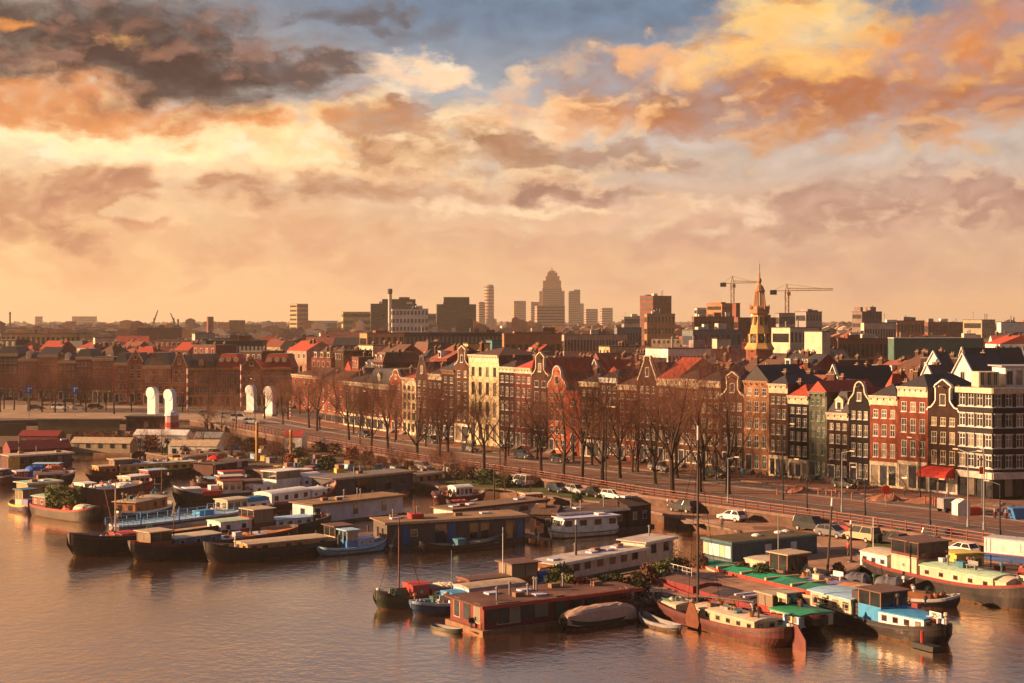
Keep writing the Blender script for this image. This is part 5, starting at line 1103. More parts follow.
def house(root, x0, x1, w, z0, h, wm, rm, nw=3, camber=.15, over=.12, wh=.55, ww=.8, fm=None, name='cabin', w1=None, ends=1, door=None, taper=0):
    w1 = w1 or w; b = MB()
    A = [(x0, -w / 2), (x1, -w1 / 2), (x1, w1 / 2), (x0, w / 2)]
    b.prism(A, z0 - .1, z0 + h, 'z'); c = b.build(name, wm, root)
    r = MB(); n = 6
    for k in range(n):
        a0, a1 = -1 + 2 * k / n, -1 + 2 * (k + 1) / n; f = lambda a: camber * (1 - a * a)
        W0, W1 = w / 2 + over, w1 / 2 + over
        r.face([(x0 - over, a0 * W0, z0 + h + f(a0) + .06), (x1 + over, a0 * W1, z0 + h + f(a0) + .06), (x1 + over, a1 * W1, z0 + h + f(a1) + .06), (x0 - over, a1 * W0, z0 + h + f(a1) + .06)])
        for xx, W in ((x0 - over, W0), (x1 + over, W1)): r.face([(xx, a0 * W, z0 + h - .04), (xx, a1 * W, z0 + h - .04), (xx, a1 * W, z0 + h + f(a1) + .06), (xx, a0 * W, z0 + h + f(a0) + .06)])
    for s in (-1, 1): r.face([(x0 - over, s * (w / 2 + over), z0 + h - .04), (x1 + over, s * (w1 / 2 + over), z0 + h - .04), (x1 + over, s * (w1 / 2 + over), z0 + h + .06), (x0 - over, s * (w / 2 + over), z0 + h + .06)])
    r.face([(x0 - over, -w / 2 - over, z0 + h - .04), (x0 - over, w / 2 + over, z0 + h - .04), (x1 + over, w1 / 2 + over, z0 + h - .04), (x1 + over, -w1 / 2 - over, z0 + h - .04)])
    r.build('cabin_roof', rm, c)
    L = x1 - x0; sl = math.atan2((w1 - w) / 2, L)
    for i in range(nw):
        x = x0 + L * (i + .5) / nw; y = (w + (w1 - w) * (i + .5) / nw) / 2; z = z0 + h * .5 - wh * .4; q = min(ww, L / nw * .62)
        bwin(c, x, -y, z, q, wh, -sl, fm); bwin(c, x, y, z, q, wh, math.pi + sl, fm)
    for e in range(ends):
        for s in (-.25, .25): bwin(c, x1, s * w1, z0 + h * .5 - wh * .4, min(ww, w1 * .3), wh, R(90), fm); bwin(c, x0, s * w, z0 + h * .5 - wh * .4, min(ww, w * .3), wh, R(-90), fm)
    if door: d = MB(); d.box(x0 + L * .5 - .4, -w / 2 - .05, z0, x0 + L * .5 + .4, -w / 2, z0 + h * .92); d.build('door', door, c)
    return c
def wheel(root, x0, x1, w, z0, h, lower, rm, fm=None, low=.9):
    c = MB(); c.box(x0, -w / 2, z0 - .1, x1, w / 2, z0 + low); fm = fm or lower
    for (a, e) in ((x0, -w / 2), (x1 - .1, -w / 2), (x0, w / 2 - .1), (x1 - .1, w / 2 - .1), ((x0 + x1) / 2, -w / 2), ((x0 + x1) / 2, w / 2 - .1), (x1 - .1, -.05), (x0, -.05)): c.box(a, e, z0 + low, a + .1, e + .1, z0 + h, 1)
    o = c.build('wheelhouse', [lower, fm], root)
    for q in (((x0 + .06), -w / 2 + .03, (x1 - .06), -w / 2 + .06), ((x0 + .06), w / 2 - .06, (x1 - .06), w / 2 - .03), (x0 + .03, -w / 2 + .06, x0 + .06, w / 2 - .06), (x1 - .06, -w / 2 + .06, x1 - .03, w / 2 - .06)):
        MB().box(q[0], q[1], z0 + low, q[2], q[3], z0 + h).build('windscreen', GLASS, o)
    MB().box(x0 - .25, -w / 2 - .25, z0 + h, x1 + .3, w / 2 + .25, z0 + h + .12).build('wheelhouse_roof', rm, o); return o
def hatches(root, x0, x1, w, z0, h, mats, n=4, sidem=None, peak=.25):
    for i in range(n):
        a, e = x0 + (x1 - x0) * i / n, x0 + (x1 - x0) * (i + 1) / n - .06; b = MB()
        b.prism([(-w / 2, z0 - .1), (w / 2, z0 - .1), (w / 2, z0 + h), (0, z0 + h + peak), (-w / 2, z0 + h)], a, e, 'x', 0); 
        m = mats[i % len(mats)]
        b.m = [0, 0, 1, 1, 0, 0, 0]; b.build('hatch_cover', [sidem or m, m], root)
def mast(root, x, z0, h, r=.13, boom=None, fm=None, rig=None, y=0):
    fm = fm or P_['maroon']; o = MB().tube((x, y, z0 - .3), (x, y, z0 + h), r, r * .6, 8).build('mast', fm, root)
    if boom: MB().tube((x, y, z0 + 1.6), (x + boom[0], y, z0 + boom[1]), r * .6, r * .5, 6).build('boom', fm, root)
    if rig:
        for (xx, yy_) in rig: MB().tube((x, y, z0 + h * .94), (xx, yy_, z0), .025, .025, 3).build('stay', BLACKM, root)
def clutter(root, x0, x1, w, z, n, seed=0):
    g = random.Random(seed)
    for i in range(int(n * 1.6)):
        x, y = g.uniform(x0, x1), g.uniform(-w / 2, w / 2) * .9; k = g.choice(('crate', 'bollard', 'vent', 'planter', 'gas_bottle', 'bench', 'coil', 'cowl')); b = MB(); c = P_[g.choice(('white', 'cream', 'wood', 'wood', 'darkred', 'grey', 'grey', 'varnish', 'darkgreen', 'teal', 'black', 'sand', 'tar', 'lilac', 'white'))]
        if k == 'crate': s = g.uniform(.25, .5); b.box(x - s, y - s * .7, z - .02, x + s, y + s * .7, z + s); b.box(x - s - .04, y - s * .7 - .04, z + s, x + s + .04, y + s * .7 + .04, z + s + .05)
        elif k == 'bollard': b.tube((x - .2, y, z - .05), (x - .2, y, z + .45), .09); b.tube((x + .2, y, z - .05), (x + .2, y, z + .45), .09); b.tube((x - .4, y, z + .3), (x + .4, y, z + .3), .05)
        elif k in ('vent', 'cowl'): b.tube((x, y, z - .05), (x, y, z + .7), .09); b.lathe([(.09, .6), (.22, .72), (.2, .95), (.05, 1.0)], 8, (x, y, z))
        elif k == 'planter': b.lathe([(.2, -.02), (.3, .4)], 8, (x, y, z)); [b.face([(x + q * .3 + e[0] * .12, y + w2 * .3 + e[1] * .12, z + .4 + v2) for e in ((-1, -1), (1, -1), (.3, 1))] , 1) for q, w2, v2 in [(g.uniform(-1, 1), g.uniform(-1, 1), g.uniform(0, .5)) for _ in range(22)]]; b.tube((x, y, z + .35), (x, y, z + .8), .06, .02, 4, 1); b.build('planter', [mat('terracotta', (.35, .13, .07), .8), P_['darkgreen']], root); continue
        elif k == 'gas_bottle': b.lathe([(.16, -.02), (.18, .1), (.18, .5), (.08, .62), (.06, .7)], 8, (x, y, z))
        elif k == 'bench': b.box(x - .7, y - .2, z + .38, x + .7, y + .2, z + .44); b.box(x - .6, y - .15, z - .02, x - .52, y + .15, z + .38); b.box(x + .52, y - .15, z - .02, x + .6, y + .15, z + .38); b.box(x - .7, y + .18, z + .44, x + .7, y + .23, z + .85)
        else: b.lathe([(.35, -.02), (.4, .08), (.36, .2), (.2, .22)], 10, (x, y, z))
        b.build(k, c, root)
def rail(root, x0, x1, y, z, h=.9, n=8, m=None, r=.03):
    b = MB()
    for i in range(n + 1): x = x0 + (x1 - x0) * i / n; b.tube((x, y, z), (x, y, z + h), r, n=4)
    b.tube((x0, y, z + h), (x1, y, z + h), r, n=4); b.tube((x0, y, z + h * .5), (x1, y, z + h * .5), r * .8, n=4); b.build('railing', m or GREYM, root)
def canopy(root, x0, x1, w, z0, h, m, name='canopy', dips=.08, full=True):
    """cloth cover over hoops"""
    b = MB(); nx, ny = 10, 8; g = random.Random(int(x0 * 10)); V = {}
    for i in range(nx + 1):
        for j in range(ny + 1):
            u, v = i / nx, -1 + 2 * j / ny; e = 1 - .35 * abs(2 * u - 1) ** 6; V[i, j] = (x0 + (x1 - x0) * u, v * w / 2 * e, z0 + h * math.sqrt(max(0, 1 - abs(v) ** 3)) * (1 - .35 * abs(2 * u - 1) ** 5) + g.uniform(-dips, dips) * .5 - dips * abs(math.sin(u * 12)))
    for i in range(nx):
        for j in range(ny): b.face([V[i, j], V[i + 1, j], V[i + 1, j + 1], V[i, j + 1]])
    b.face([V[0, j] for j in range(ny, -1, -1)] + []); b.face([V[nx, j] for j in range(ny + 1)])
    b.build(name, m, root)
def boat(name, label, cat, s, b_, group=None, beam=4.2, h=1.2, hc='black', **kw):
    S, B = px(*s), px(*b_); rz, L = rs(S, B); t = thing(name, label, cat, S, rz, group); hull(t, L, beam, h, HULLC[hc], **kw); return t, L
BG = 'barges and boats moored in the harbour'
# 1 foreground sailing barge
t, L = boat('sailing_barge', 'maroon sailing barge with tall dark mast, round leeboard and cream cabin top', 'barge', (794, 649), (656, 611), BG, 4.3, 1.15, 'maroon', bow=.7, stern=.8, deck=P_['brown'], stripe=P_['maroon'])
house(t, 3.6, L * .62, 2.7, .85, .95, P_['sand'], P_['cream'], 6, .2, .15, .4, .55, P_['darkgrey'])
house(t, L * .76, L * .9, 2.4, .9, .5, P_['sand'], P_['cream'], 2, .15, .1, .3, .4)
mast(t, L * .67, .9, 16.3, .14, (-8, 2.3), P_['tar'], ((L * .98, 0), (L * .62, 2), (L * .62, -2)))
MB().lathe([(.02, 0), (.09, 0), (.09, 1.3), (.02, 1.35)], 8, (L * .67, 0, 17)).build('mast_cap', WHITE, t)
for s_ in (-1, 1):
    b = MB(); pts = [(0, 1.25), (-.35, 1.2), (-.9, .4), (-1.15, -.5), (-.9, -1.1), (-.2, -1.35), (.5, -1.2), (.85, -.6), (.7, .3), (.3, 1.2)]; b.prism([(L * .57 + x, 1.15 + z) for x, z in pts], s_ * 2.25, s_ * 2.33, 'y'); b.build('leeboard', mat('leeboard_wood', (.16, .05, .025), .5, .3, 2), t)
b = MB(); b.prism([(-1.6, -.3), (.1, -.3), (.1, 2.1), (-.5, 2.1), (-1.5, 1.0)], -.07, .07, 'y'); b.build('rudder', P_['maroon'], t)
for x in (1.2, 3.0): MB().box(x, -1.9, .8, x + .25, -1.6, 2.3).build('post', P_['lightblue'], t)
for x in (.42, .52): MB().box(L * x, -.5, 2.0, L * x + 1.1, .5, 2.25).build('skylight', [P_['grey']], t)
clutter(t, .5, 3.2, 3, .85, 7, 1); clutter(t, L * .7, L * .95, 2.6, .9, 9, 2); clutter(t, 4, L * .6, 2, 2.05, 6, 77)
# 2 dark barge behind it, brown hatches, cream cabin with green deck at right
t, L = boat('barge', 'black barge with brown hatches and a cream cabin with bright green roof', 'barge', (823, 636), (652, 589), BG, 4.8, 1.3, 'black', bow=1.2, stern=.6, deck=P_['brown'], stripe=P_['darkred'])
house(t, .9, 5.0, 3.9, .8, 1.0, P_['cream'], P_['green'], 4, .12, .15, .5, .6, P_['varnish']); wheel(t, 5.2, 7.4, 3.0, .9, 2.0, P_['red'], P_['sand'], P_['varnish'])
hatches(t, 7.8, L * .62, 3.4, .95, .7, [P_['tar'], P_['brown']], 4, P_['darkred']); hatches(t, L * .64, L * .86, 3.5, .95, .95, [P_['brown']], 2, P_['darkred'])
for x in (.36, .41): MB().box(L * x, -1.2, 1.95, L * x + .3, 1.2, 2.1).build('plank', P_['lilac'], t)
clutter(t, L * .86, L * .97, 2.8, 1.2, 8, 3); rail(t, L * .82, L * .97, -1.6, 1.9, .8, 5, WHITE); clutter(t, 1, 4.6, 2.6, 2.42, 5, 4)
# 3 green covered barge
t, L = boat('barge', 'long barge with bright green tarpaulin hatches over dark red sides', 'barge', (872, 616), (702, 574), BG, 5.0, 1.1, 'charcoal', bow=.9, deck=P_['brown'], stripe=P_['sand'])
hatches(t, L * .1, L * .95, 4.2, .8, .75, [tarpm('green', (.02, .30, .16)), tarpm('dark_green', (.03, .2, .12)), tarpm('green', (.02, .30, .16))], 5, P_['red'], .3)
for x in (.34, .49, .64, .79): MB().box(L * x - .15, -2.2, 1.55, L * x + .15, 2.2, 1.85).build('cross_beam', P_['sand'], t)
# 4 blue wheelhouse barge
t, L = boat('motor_barge', 'dark barge with bright blue wheelhouse and white fore cabin nosing right', 'barge', (822, 614), (948, 647), BG, 4.6, 1.25, 'charcoal', bow=.7, stern=.4, deck=P_['brown'])
house(t, .6, L * .38, 3.8, 1.0, 1.55, P_['cream'], P_['lightblue'], 4, .15, .25, .8, .9, P_['grey']); rail(t, .8, L * .4, -2.1, 1.3, .8, 6, P_['sand'])
wheel(t, L * .42, L * .60, 3.2, 1.0, 2.7, P_['brightblue'], P_['brown'], P_['varnish'], 1.4); house(t, L * .60, L * .90, 3.7, 1.0, 1.15, P_['white'], P_['brightblue'], 4, .1, .1, .55, .6, P_['darkred'], w1=2.4)
MB().box(L * .36, -1.5, 1.2, L * .42, 1.5, 3.4).build('bulkhead', P_['tar'], t); clutter(t, L * .9, L * .98, 1.2, 1.9, 4, 5); clutter(t, L * .62, L * .85, 1.8, 2.85, 3, 6)
b = MB(); b.box(L - 1.4, -2.9, .05, L + 1.2, -1.9, .5); b.build('raft', P_['black'], t); MB().tube((L - .6, -2.4, .4), (L - .6, -2.4, 1.5), .14).build('post', P_['red'], t)
# 5 orange and blue barge
t, L = boat('barge', 'barge with orange gunwale, purple hatches and cream cabin beside the green one', 'barge', (752, 578), (888, 606), BG, 4.4, 1.1, 'navy', bow=.7, deck=P_['orange'], stripe=P_['orange'])
house(t, .7, L * .2, 3.4, .9, 1.5, P_['cream'], P_['cream'], 3, .1, .1, .5, .6, P_['varnish']); wheel(t, L * .22, L * .36, 3, .9, 2.6, P_['brown'], P_['sand'], P_['varnish'])
hatches(t, L * .40, L * .94, 3.4, .95, .45, [P_['sand'], P_['purple'], P_['orange'], P_['purple'], P_['orange']], 7, P_['blue'], .15); mast(t, L * .21, .9, 6.5, .08, None, P_['grey']); clutter(t, L * .36, L * .95, 2.6, 1.5, 7, 7)
MB().box(L * .2, -1.2, .9, L * .24, 1.2, 2.2).build('locker', P_['blue'], t)
# 6 small varnished launch and dark canopied one
t, L = boat('launch', 'small dark launch with varnished oval top behind the blue wheelhouse', 'boat', (876, 603), (960, 608), BG, 3.0, .9, 'black', p=2.4, bow=.5, deck=P_['varnish'], stripe=P_['white'])
canopy(t, L * .12, L * .72, 2.3, .75, .75, P_['varnish'], 'cabin', .01); clutter(t, L * .3, L * .9, 1.4, 1.0, 5, 8)
t, L = boat('launch', 'dark boat with two arched grey covers between orange barge and launch', 'boat', (838, 588), (915, 594), BG, 3.2, .8, 'brown', p=2.6, deck=P_['brown'])
canopy(t, .8, L * .42, 2.6, .7, 1.1, tarpm('grey', (.12, .12, .14))); canopy(t, L * .5, L * .85, 2.6, .7, 1.0, tarpm('grey', (.12, .12, .14))); clutter(t, L * .4, L * .95, 1.6, .9, 5, 9)
# 7 large cream barge at right
t, L = boat('motor_barge', 'large dark hulled barge with maroon rim, cream cabins and brown glazed wheelhouse', 'barge', (866, 573), (1046, 613), BG, 5.4, 1.7, 'charcoal', bow=1.3, stern=.6, deck=P_['grey'], stripe=P_['darkred'])
house(t, 1.4, L * .22, 4.0, 1.3, 1.5, P_['white'], P_['cream'], 3, .25, .1, .55, .7, P_['grey']); house(t, L * .25, L * .40, 4.2, 1.3, 1.9, P_['cream'], P_['cream'], 1, .05, .05, .5, .5); wheel(t, L * .25, L * .41, 4.2, 3.2, 1.6, P_['maroon'], P_['brown'], P_['maroon'], .35)
house(t, L * .42, L * .80, 4.2, 1.35, 1.25, P_['cream'], P_['palegreen'], 5, .3, .12, .45, .6, P_['darkred'], w1=3.4); house(t, L * .80, L * .86, 3.0, 1.5, .9, P_['cream'], P_['cream'], 0, .4, .05)
clutter(t, L * .86, L * .97, 1.8, 2.1, 7, 10); clutter(t, L * .45, L * .78, 2.2, 3.0, 6, 11); mast(t, 1.2, 1.3, 5, .06, None, WHITE)
# 8 yellow cabin barge behind
t, L = boat('barge', 'barge with yellow deckhouse and long orange hatches at the right edge', 'barge', (948, 575), (1085, 603), BG, 4.4, 1.0, 'charcoal', bow=.7, deck=P_['brown'])
house(t, .6, L * .2, 3.2, .9, 1.9, P_['yellow'], P_['yellow'], 2, .08, .15, .7, .8, P_['darkgrey']); hatches(t, L * .22, L * .95, 3.6, .9, .55, [P_['orange'], tarpm('orange', (.6, .14, .04)), P_['orange'], P_['sand']], 7, P_['brown'], .15); clutter(t, L * .25, L * .9, 2.6, 1.5, 6, 12)
# 9 red houseboat
def woonark(s, b_, dep, hh, wm, rm, label, openings=(), base=.35, roofover=.4, camber=.0, side_open=(), name='houseboat', roof_bits=4, seed=0, caisson=None, z0=0, trim=None, group='houseboats in the harbour', pitch=0):
    A, B = px(s[0], s[1], z0), px(b_[0], b_[1], z0); rz, L = rs(A, B); t = thing(name, label, 'houseboat', A, rz, group); g = random.Random(seed)
    MB().box(-.35, -.35, -.5 - z0, L + .35, dep + .35, base).build('float', caisson or mat('concrete_float', (.12, .09, .08), .9), t)
    b = MB(); b.box(0, 0, base, L, dep, base + hh); w = b.build('wall', wm, t); H = base + hh
    if pitch: r = roof_poly('ridge_x', L, dep, H, pitch).build('roof', [rm, wm], t)
    else: r = MB().box(-roofover, -roofover, H, L + roofover, dep + roofover, H + .14, 0).build('roof', rm, t); MB().box(-roofover - .03, -roofover - .04, H - .16, L + roofover + .03, -roofover - .005, H + .16).build('fascia', trim or WHITE, r)
    for (x, wd, z, h2, kind, fm) in openings:
        X = L * x
        if kind == 'door': MB().box(X - wd / 2, -.06, base + z, X + wd / 2, .02, base + z + h2).build('door', fm, t)
        elif kind == 'panel': MB().box(X - wd / 2, -.05, base + z, X + wd / 2, .02, base + z + h2).build('panel', fm, t)
        else: bwin(t, X, 0, base + z, wd, h2, 0, fm)
    for (y, wd, z, h2, fm) in side_open: bwin(t, 0, dep * y, base + z, wd, h2, R(-90), fm)
    for i in range(roof_bits):
        x, y = g.uniform(.08, .92) * L, g.uniform(.25, .8) * dep; k = g.choice(('skylight', 'flue', 'roof_box')); q = MB(); zz = H + .14 + (pitch * (1 - abs(2 * y / dep - 1)) if pitch else 0)
        if k == 'skylight': q.box(x - .6, y - .45, zz - .1, x + .6, y + .45, zz + .18); q.build('skylight', P_['lilac'], r)
        elif k == 'flue': q.tube((x, y, zz - .2), (x, y, zz + 1.1), .09, n=8); q.lathe([(.16, 1.05), (.18, 1.15), (.02, 1.3)], 8, (x, y, zz)); q.build('flue', P_['grey'], r)
        else: q.box(x - .5, y - .3, zz - .1, x + .5, y + .3, zz + .4); q.build('roof_box', P_['wood'], r)
    return t, L, H
redw = mat('red_boards', (.17, .035, .03), .7, .35, 2, streak=.8)
t, L, H = woonark((484, 634), (637, 614), 6.0, 2.05, redw, mat('red_roof_felt', (.14, .065, .05), .9, .5, .35), 'long flat roofed dark red houseboat with glazed left end', [(.05, 1.2, .5, 1.7, 'w', P_['maroon']), (.12, 1.4, .3, 2.0, 'w', CREAM), (.19, 1.2, .3, 2.0, 'w', CREAM), (.27, 1.6, .5, 1.5, 'w', P_['maroon']), (.36, 1.6, .5, 1.5, 'w', P_['maroon']), (.48, 1.0, .1, 2.2, 'door', P_['darkgreen']), (.58, 1.3, .8, 1.0, 'w', P_['maroon']), (.68, 1.3, .8, 1.0, 'w', P_['maroon']), (.95, .9, .1, 2.2, 'door', P_['lilac'])], side_open=[(.2, 1.1, .4, 1.8, CREAM), (.5, 1.3, .4, 1.8, P_['maroon']), (.8, 1.1, .4, 1.8, CREAM)], trim=paint('red_fascia', (.4, .05, .04)), roof_bits=12, seed=3, caisson=P_['wood'])
clutter(t, -.2, .2, 4, .35, 2, 33)
t, L = boat('covered_boat', 'open boat under a bulky peach coloured tarpaulin beside the red houseboat', 'boat', (562, 630), (634, 619), BG, 2.5, .6, 'black', p=2.6, bow=.3)
canopy(t, .2, L - .3, 2.4, .45, 1.45, tarpm('peach', (.5, .33, .24)), 'tarpaulin', .12)
t, L = boat('skiff', 'small empty green skiff at the left end of the red houseboat', 'boat', (432, 628), (462, 634), None, 1.3, .35, 'darkgreen', p=2.2, bow=.15, stern=.05, bul=.25, deck=P_['cream'])
t, L = boat('skiff', 'small grey dinghy with outboard tied left of the sailing barge', 'boat', (641, 622), (681, 633), None, 1.7, .55, 'grey', p=2.2, bow=.2, bul=.35, deck=P_['wood']); MB().box(-.35, -.18, .1, .1, .18, 1.2).build('outboard_motor', P_['black'], t)
t, L = boat('barge', 'small dark green boat with red cabin and thin mast pointing left', 'boat', (484, 598), (374, 609), BG, 3.6, 1.0, 'darkgreen', p=3, bow=.9, deck=P_['darkred'], stripe=P_['black'])
house(t, L * .55, L * .7, 2.4, .8, 1.3, P_['red'], P_['red'], 1, .1, .1, .5, .5, P_['darkgrey']); house(t, L * .1, L * .54, 2.8, .8, .8, P_['red'], P_['maroon'], 4, .15, .1, .35, .5); canopy(t, L * .3, L * .46, 2.6, 1.7, .25, tarpm('cream', (.7, .6, .42))); mast(t, L * .78, .8, 8, .10, None, P_['maroon'], ((L * .98, 0), (L * .6, 1.2))); clutter(t, L * .75, L * .97, 2, .9, 8, 13)
t, L = boat('motor_boat', 'navy hulled boat with light blue cabin and dark bow nearest the red houseboat', 'boat', (528, 601), (410, 616), BG, 3.6, 1.0, 'blue', p=3.2, bow=.5, deck=P_['lilac'], stripe=P_['lightblue'])
house(t, L * .1, L * .58, 2.9, .9, 1.3, P_['lightblue'], P_['sand'], 4, .18, .1, .6, .8, P_['darkgrey']); house(t, L * .58, L * .7, 2.2, .9, .9, P_['brightblue'], P_['brightblue'], 1, .1, .05, .4, .5); mast(t, L * .66, .9, 5, .05, None, GREYM); clutter(t, L * .7, L * .96, 2.2, 1.0, 9, 14)
t, L = boat('tug_boat', 'blue covered tug with brown glazed wheelhouse and bow towards the white houseboat', 'boat', (452, 600), (560, 588), BG, 3.6, 1.0, 'navy', p=3, bow=1.1, deck=P_['blue'], stripe=P_['grey'])
wheel(t, L * .48, L * .72, 2.8, 1.0, 2.2, P_['varnish'], P_['brown'], P_['maroon']); canopy(t, L * .72, L * .93, 2.6, 1.0, 1.0, tarpm('blue', (.02, .08, .28)), 'tarpaulin'); house(t, L * .1, L * .46, 2.6, .9, 1.1, P_['maroon'], P_['brown'], 3, .1, .1, .4, .6); mast(t, L * .46, .9, 6, .06, None, WHITE, ((L * .95, 0), (1, 0)))
# long white houseboat
t, L, H = woonark((556, 585), (645, 567), 3.4, 1.8, paint('peach_white_boards', (.66, .52, .42)), mat('white_roof', (.5, .44, .40), .7, .35, .8), 'long low cream white houseboat with pale roof behind the garden strip', [(x, 1.1, .7, 1.0, 'w', P_['teal'] if k % 2 else P_['grey']) for k, x in enumerate((.1, .22, .34, .48, .62, .75, .88))], seed=5, roof_bits=8, side_open=[(.5, 1.2, .6, 1.1, WHITE)])
t2 = MB(); t2.box(-2.4, .2, H - .25, -.3, 3.8, H - .1); t2.build('porch_roof', P_['orange'], t)
for xx in (-2.3, -.6): MB().box(xx, .3, .3, xx + .12, .42, H - .25).build('post', P_['wood'], t)
woonark((645, 567), (673, 561), 3.4, 2.4, paint('peach_white_boards', (.66, .52, .42)), mat('white_roof', (.5, .44, .40), .7, .35, .8), 'taller cream white cabin at the right end of the long white houseboat', [(.3, 1.1, 1.0, 1.2, 'w', P_['grey']), (.75, 1.1, 1.0, 1.2, 'w', P_['grey'])], seed=6, roof_bits=1)
# teal flat-roofed office on the quay
C = px(732, 562, ZQ); E = px(817, 553, ZQ); Wp = px(703, 556.5, ZQ); rz, L = rs(C, E); t = thing('quay_office', 'teal flat roofed pavilion with mossy roof and white glazed left end', 'pavilion', C, rz)
dep = 5.2; Hh = zat(544.5, C.y) - ZQ; tw = paint('teal_boards', (.03, .085, .125), .5)
MB().box(0, 0, -.1, L, dep, Hh).build('wall', tw, t); rf = MB(); rf.box(-.2, -.2, Hh, L + .2, dep + .2, Hh + .22); r = rf.build('roof', paint('teal_edge', (.06, .14, .17)), t); MB().box(.0, .0, Hh + .2, L, dep, Hh + .26).build('moss', mat('roof_moss', (.11, .085, .03), .95, .5, .7, rgb2=(.16, .10, .05)), r)
for k in range(5): MB().box(-.06, .2 + k * .98, .35, .02, 1.1 + k * .98, Hh - .3).build('window', [P_['cream'] if k in (1, 4) else WHITE], t)
for k in (.38, .68): MB().box(L * k, -.06, .05, L * k + .9, .02, Hh - .35).build('door', P_['lilac'], t)
for (x, y) in ((.45, 2.5), (.75, 3), (.85, 3.2)): MB().lathe([(.6, 0), (.55, .15), (.2, .28)], 10, (L * x, y, Hh + .25)).build('roof_dome', WHITE, r)
clutter(t, L * .75, L * .98, .4, 0, 0, 3)
# brown houseboat group and cruiser
bw_ = mat('tarred_boards', (.05, .028, .022), .8, .4, 2, streak=.5)
woonark((530, 535), (556, 536), 5.5, 2.4, bw_, mat('brown_felt', (.12, .07, .055), .9), 'small dark brown houseboat cabin with pitched roof left of the white cruiser', [(.3, .7, .8, 1.1, 'w', P_['red']), (.7, .7, .8, 1.1, 'w', P_['grey'])], pitch=1.0, seed=7, roof_bits=2)
woonark((558, 536), (626, 530), 5.5, 2.5, bw_, mat('brown_felt', (.12, .07, .055), .9), 'long dark brown houseboat with low brown roof behind the white cruiser', [(x, .9, .9, 1.0, 'w', CREAM) for x in (.12, .3, .5, .72, .9)], seed=8, roof_bits=7)
woonark((628, 530), (651, 527), 5.5, 2.8, bw_, mat('brown_felt', (.12, .07, .055), .9), 'dark brown houseboat cabin with small gable right of the white cruiser', [(.3, .8, .9, 1.1, 'w', CREAM), (.72, .8, .9, 1.1, 'w', P_['lilac'])], pitch=.9, seed=9, roof_bits=1)
t, L = boat('cabin_cruiser', 'boxy white cabin cruiser with dark slanted windows', 'boat', (617, 533), (549, 538), BG, 3.2, .95, 'white', p=5, bow=.3, stern=.1, deck=WHITE, stripe=P_['white'])
b = MB(); b.prism([(.6, .85), (L - .9, .85), (L - 1.6, 2.5), (.9, 2.5)], -1.35, 1.35, 'y'); c = b.build('cabin', P_['white'], t); MB().box(.4, -1.6, 2.5, L - 1.2, 1.6, 2.62).build('cabin_roof', P_['lilac'], c)
for k in range(4):
    for s_ in (-1, 1): bwin(c, 1.5 + k * (L - 3.2) / 3.2, s_ * 1.36, 1.45, 1.15, .85, 0 if s_ < 0 else math.pi, WHITE)
bwin(c, L - 1.2, 0, 1.5, 2.0, .8, R(90), WHITE); MB().box(2, -.6, 2.6, 3.2, .6, 2.85).build('hatch', WHITE, t)
# grey wood houseboat with blue doors + long dark boat
BL_ = paint('strong_blue', (.03, .12, .33))
t, L, H = woonark((387, 550), (525, 541), 5.2, 2.9, mat('weathered_boards', (.12, .095, .085), .85, .35, 2.5, streak=.5), mat('sandy_felt', (.28, .17, .10), .9, .35, .4), 'grey timber houseboat with strong blue doors and sandy flat roof', [(.13, .9, .1, 2.3, 'door', BL_), (.19, .9, 1.1, .9, 'w', WHITE), (.38, 1.7, .1, 2.4, 'w', BL_), (.46, 1.0, .1, 2.4, 'door', BL_), (.62, 1.2, .3, 2.1, 'w', P_['grey']), (.70, 1.2, .3, 2.1, 'w', P_['grey']), (.89, 1.4, .1, 2.4, 'w', BL_), (.96, .7, .1, 2.4, 'door', BL_)], side_open=[(.3, .8, .8, 1.4, P_['wood']), (.65, .8, .8, 1.4, P_['wood'])], seed=10, roof_bits=6, trim=P_['sand'])
b = MB(); b.box(3.8, 1.5, H + .1, 5.4, 3.2, H + .75); b.build('roof_box', P_['red'], t); MB().tube((4.5, 2.2, H + .7), (4.4, 2.2, H + 2.4), .1).build('figure_post', P_['darkred'], t)
t, L = boat('open_boat', 'long slim black open boat lying along the grey timber houseboat', 'boat', (420, 554), (506, 545), BG, 2.2, .75, 'black', p=2.2, bow=.8, stern=.8, deck=P_['darkred'], bul=.5)
canopy(t, L * .55, L * .9, 1.8, .55, .5, tarpm('grey_beige', (.25, .2, .17))); MB().box(L * .4, -.6, .3, L * .5, .6, 1.4).build('locker', P_['teal'], t)
woonark((313, 526), (403, 515), 4.6, 2.5, paint('lilac_white_boards', (.62, .60, .66)), mat('sandy_felt', (.28, .17, .10), .9, .35, .4), 'lilac white houseboat with wavy sandy roof in mid harbour', [(x, .9, .6, 1.4, 'w', P_['wood']) for x in (.05, .46, .78)], side_open=[(.5, 1, .6, 1.3, P_['wood'])], seed=11, roof_bits=6, trim=P_['wood'])
gm_ = mat('grey_cladding', (.10, .095, .105), .7, .2)
t, L, H = woonark((332, 500), (413, 491), 5, 2.9, gm_, mat('grey_roof_sheet', (.2, .17, .16), .8), 'modern dark grey houseboat with large windows behind a red boat', [(.08, 1.8, 1.2, 1.2, 'w', P_['darkgrey']), (.35, 2.6, .3, 2.3, 'w', P_['darkgrey']), (.48, 1.8, .3, 2.3, 'w', P_['darkgrey']), (.68, 1.5, .3, 2.3, 'w', P_['teal']), (.86, 1.8, 1.0, 1.2, 'w', P_['grey'])], seed=12, roof_bits=3, caisson=P_['black'], trim=P_['sand'])
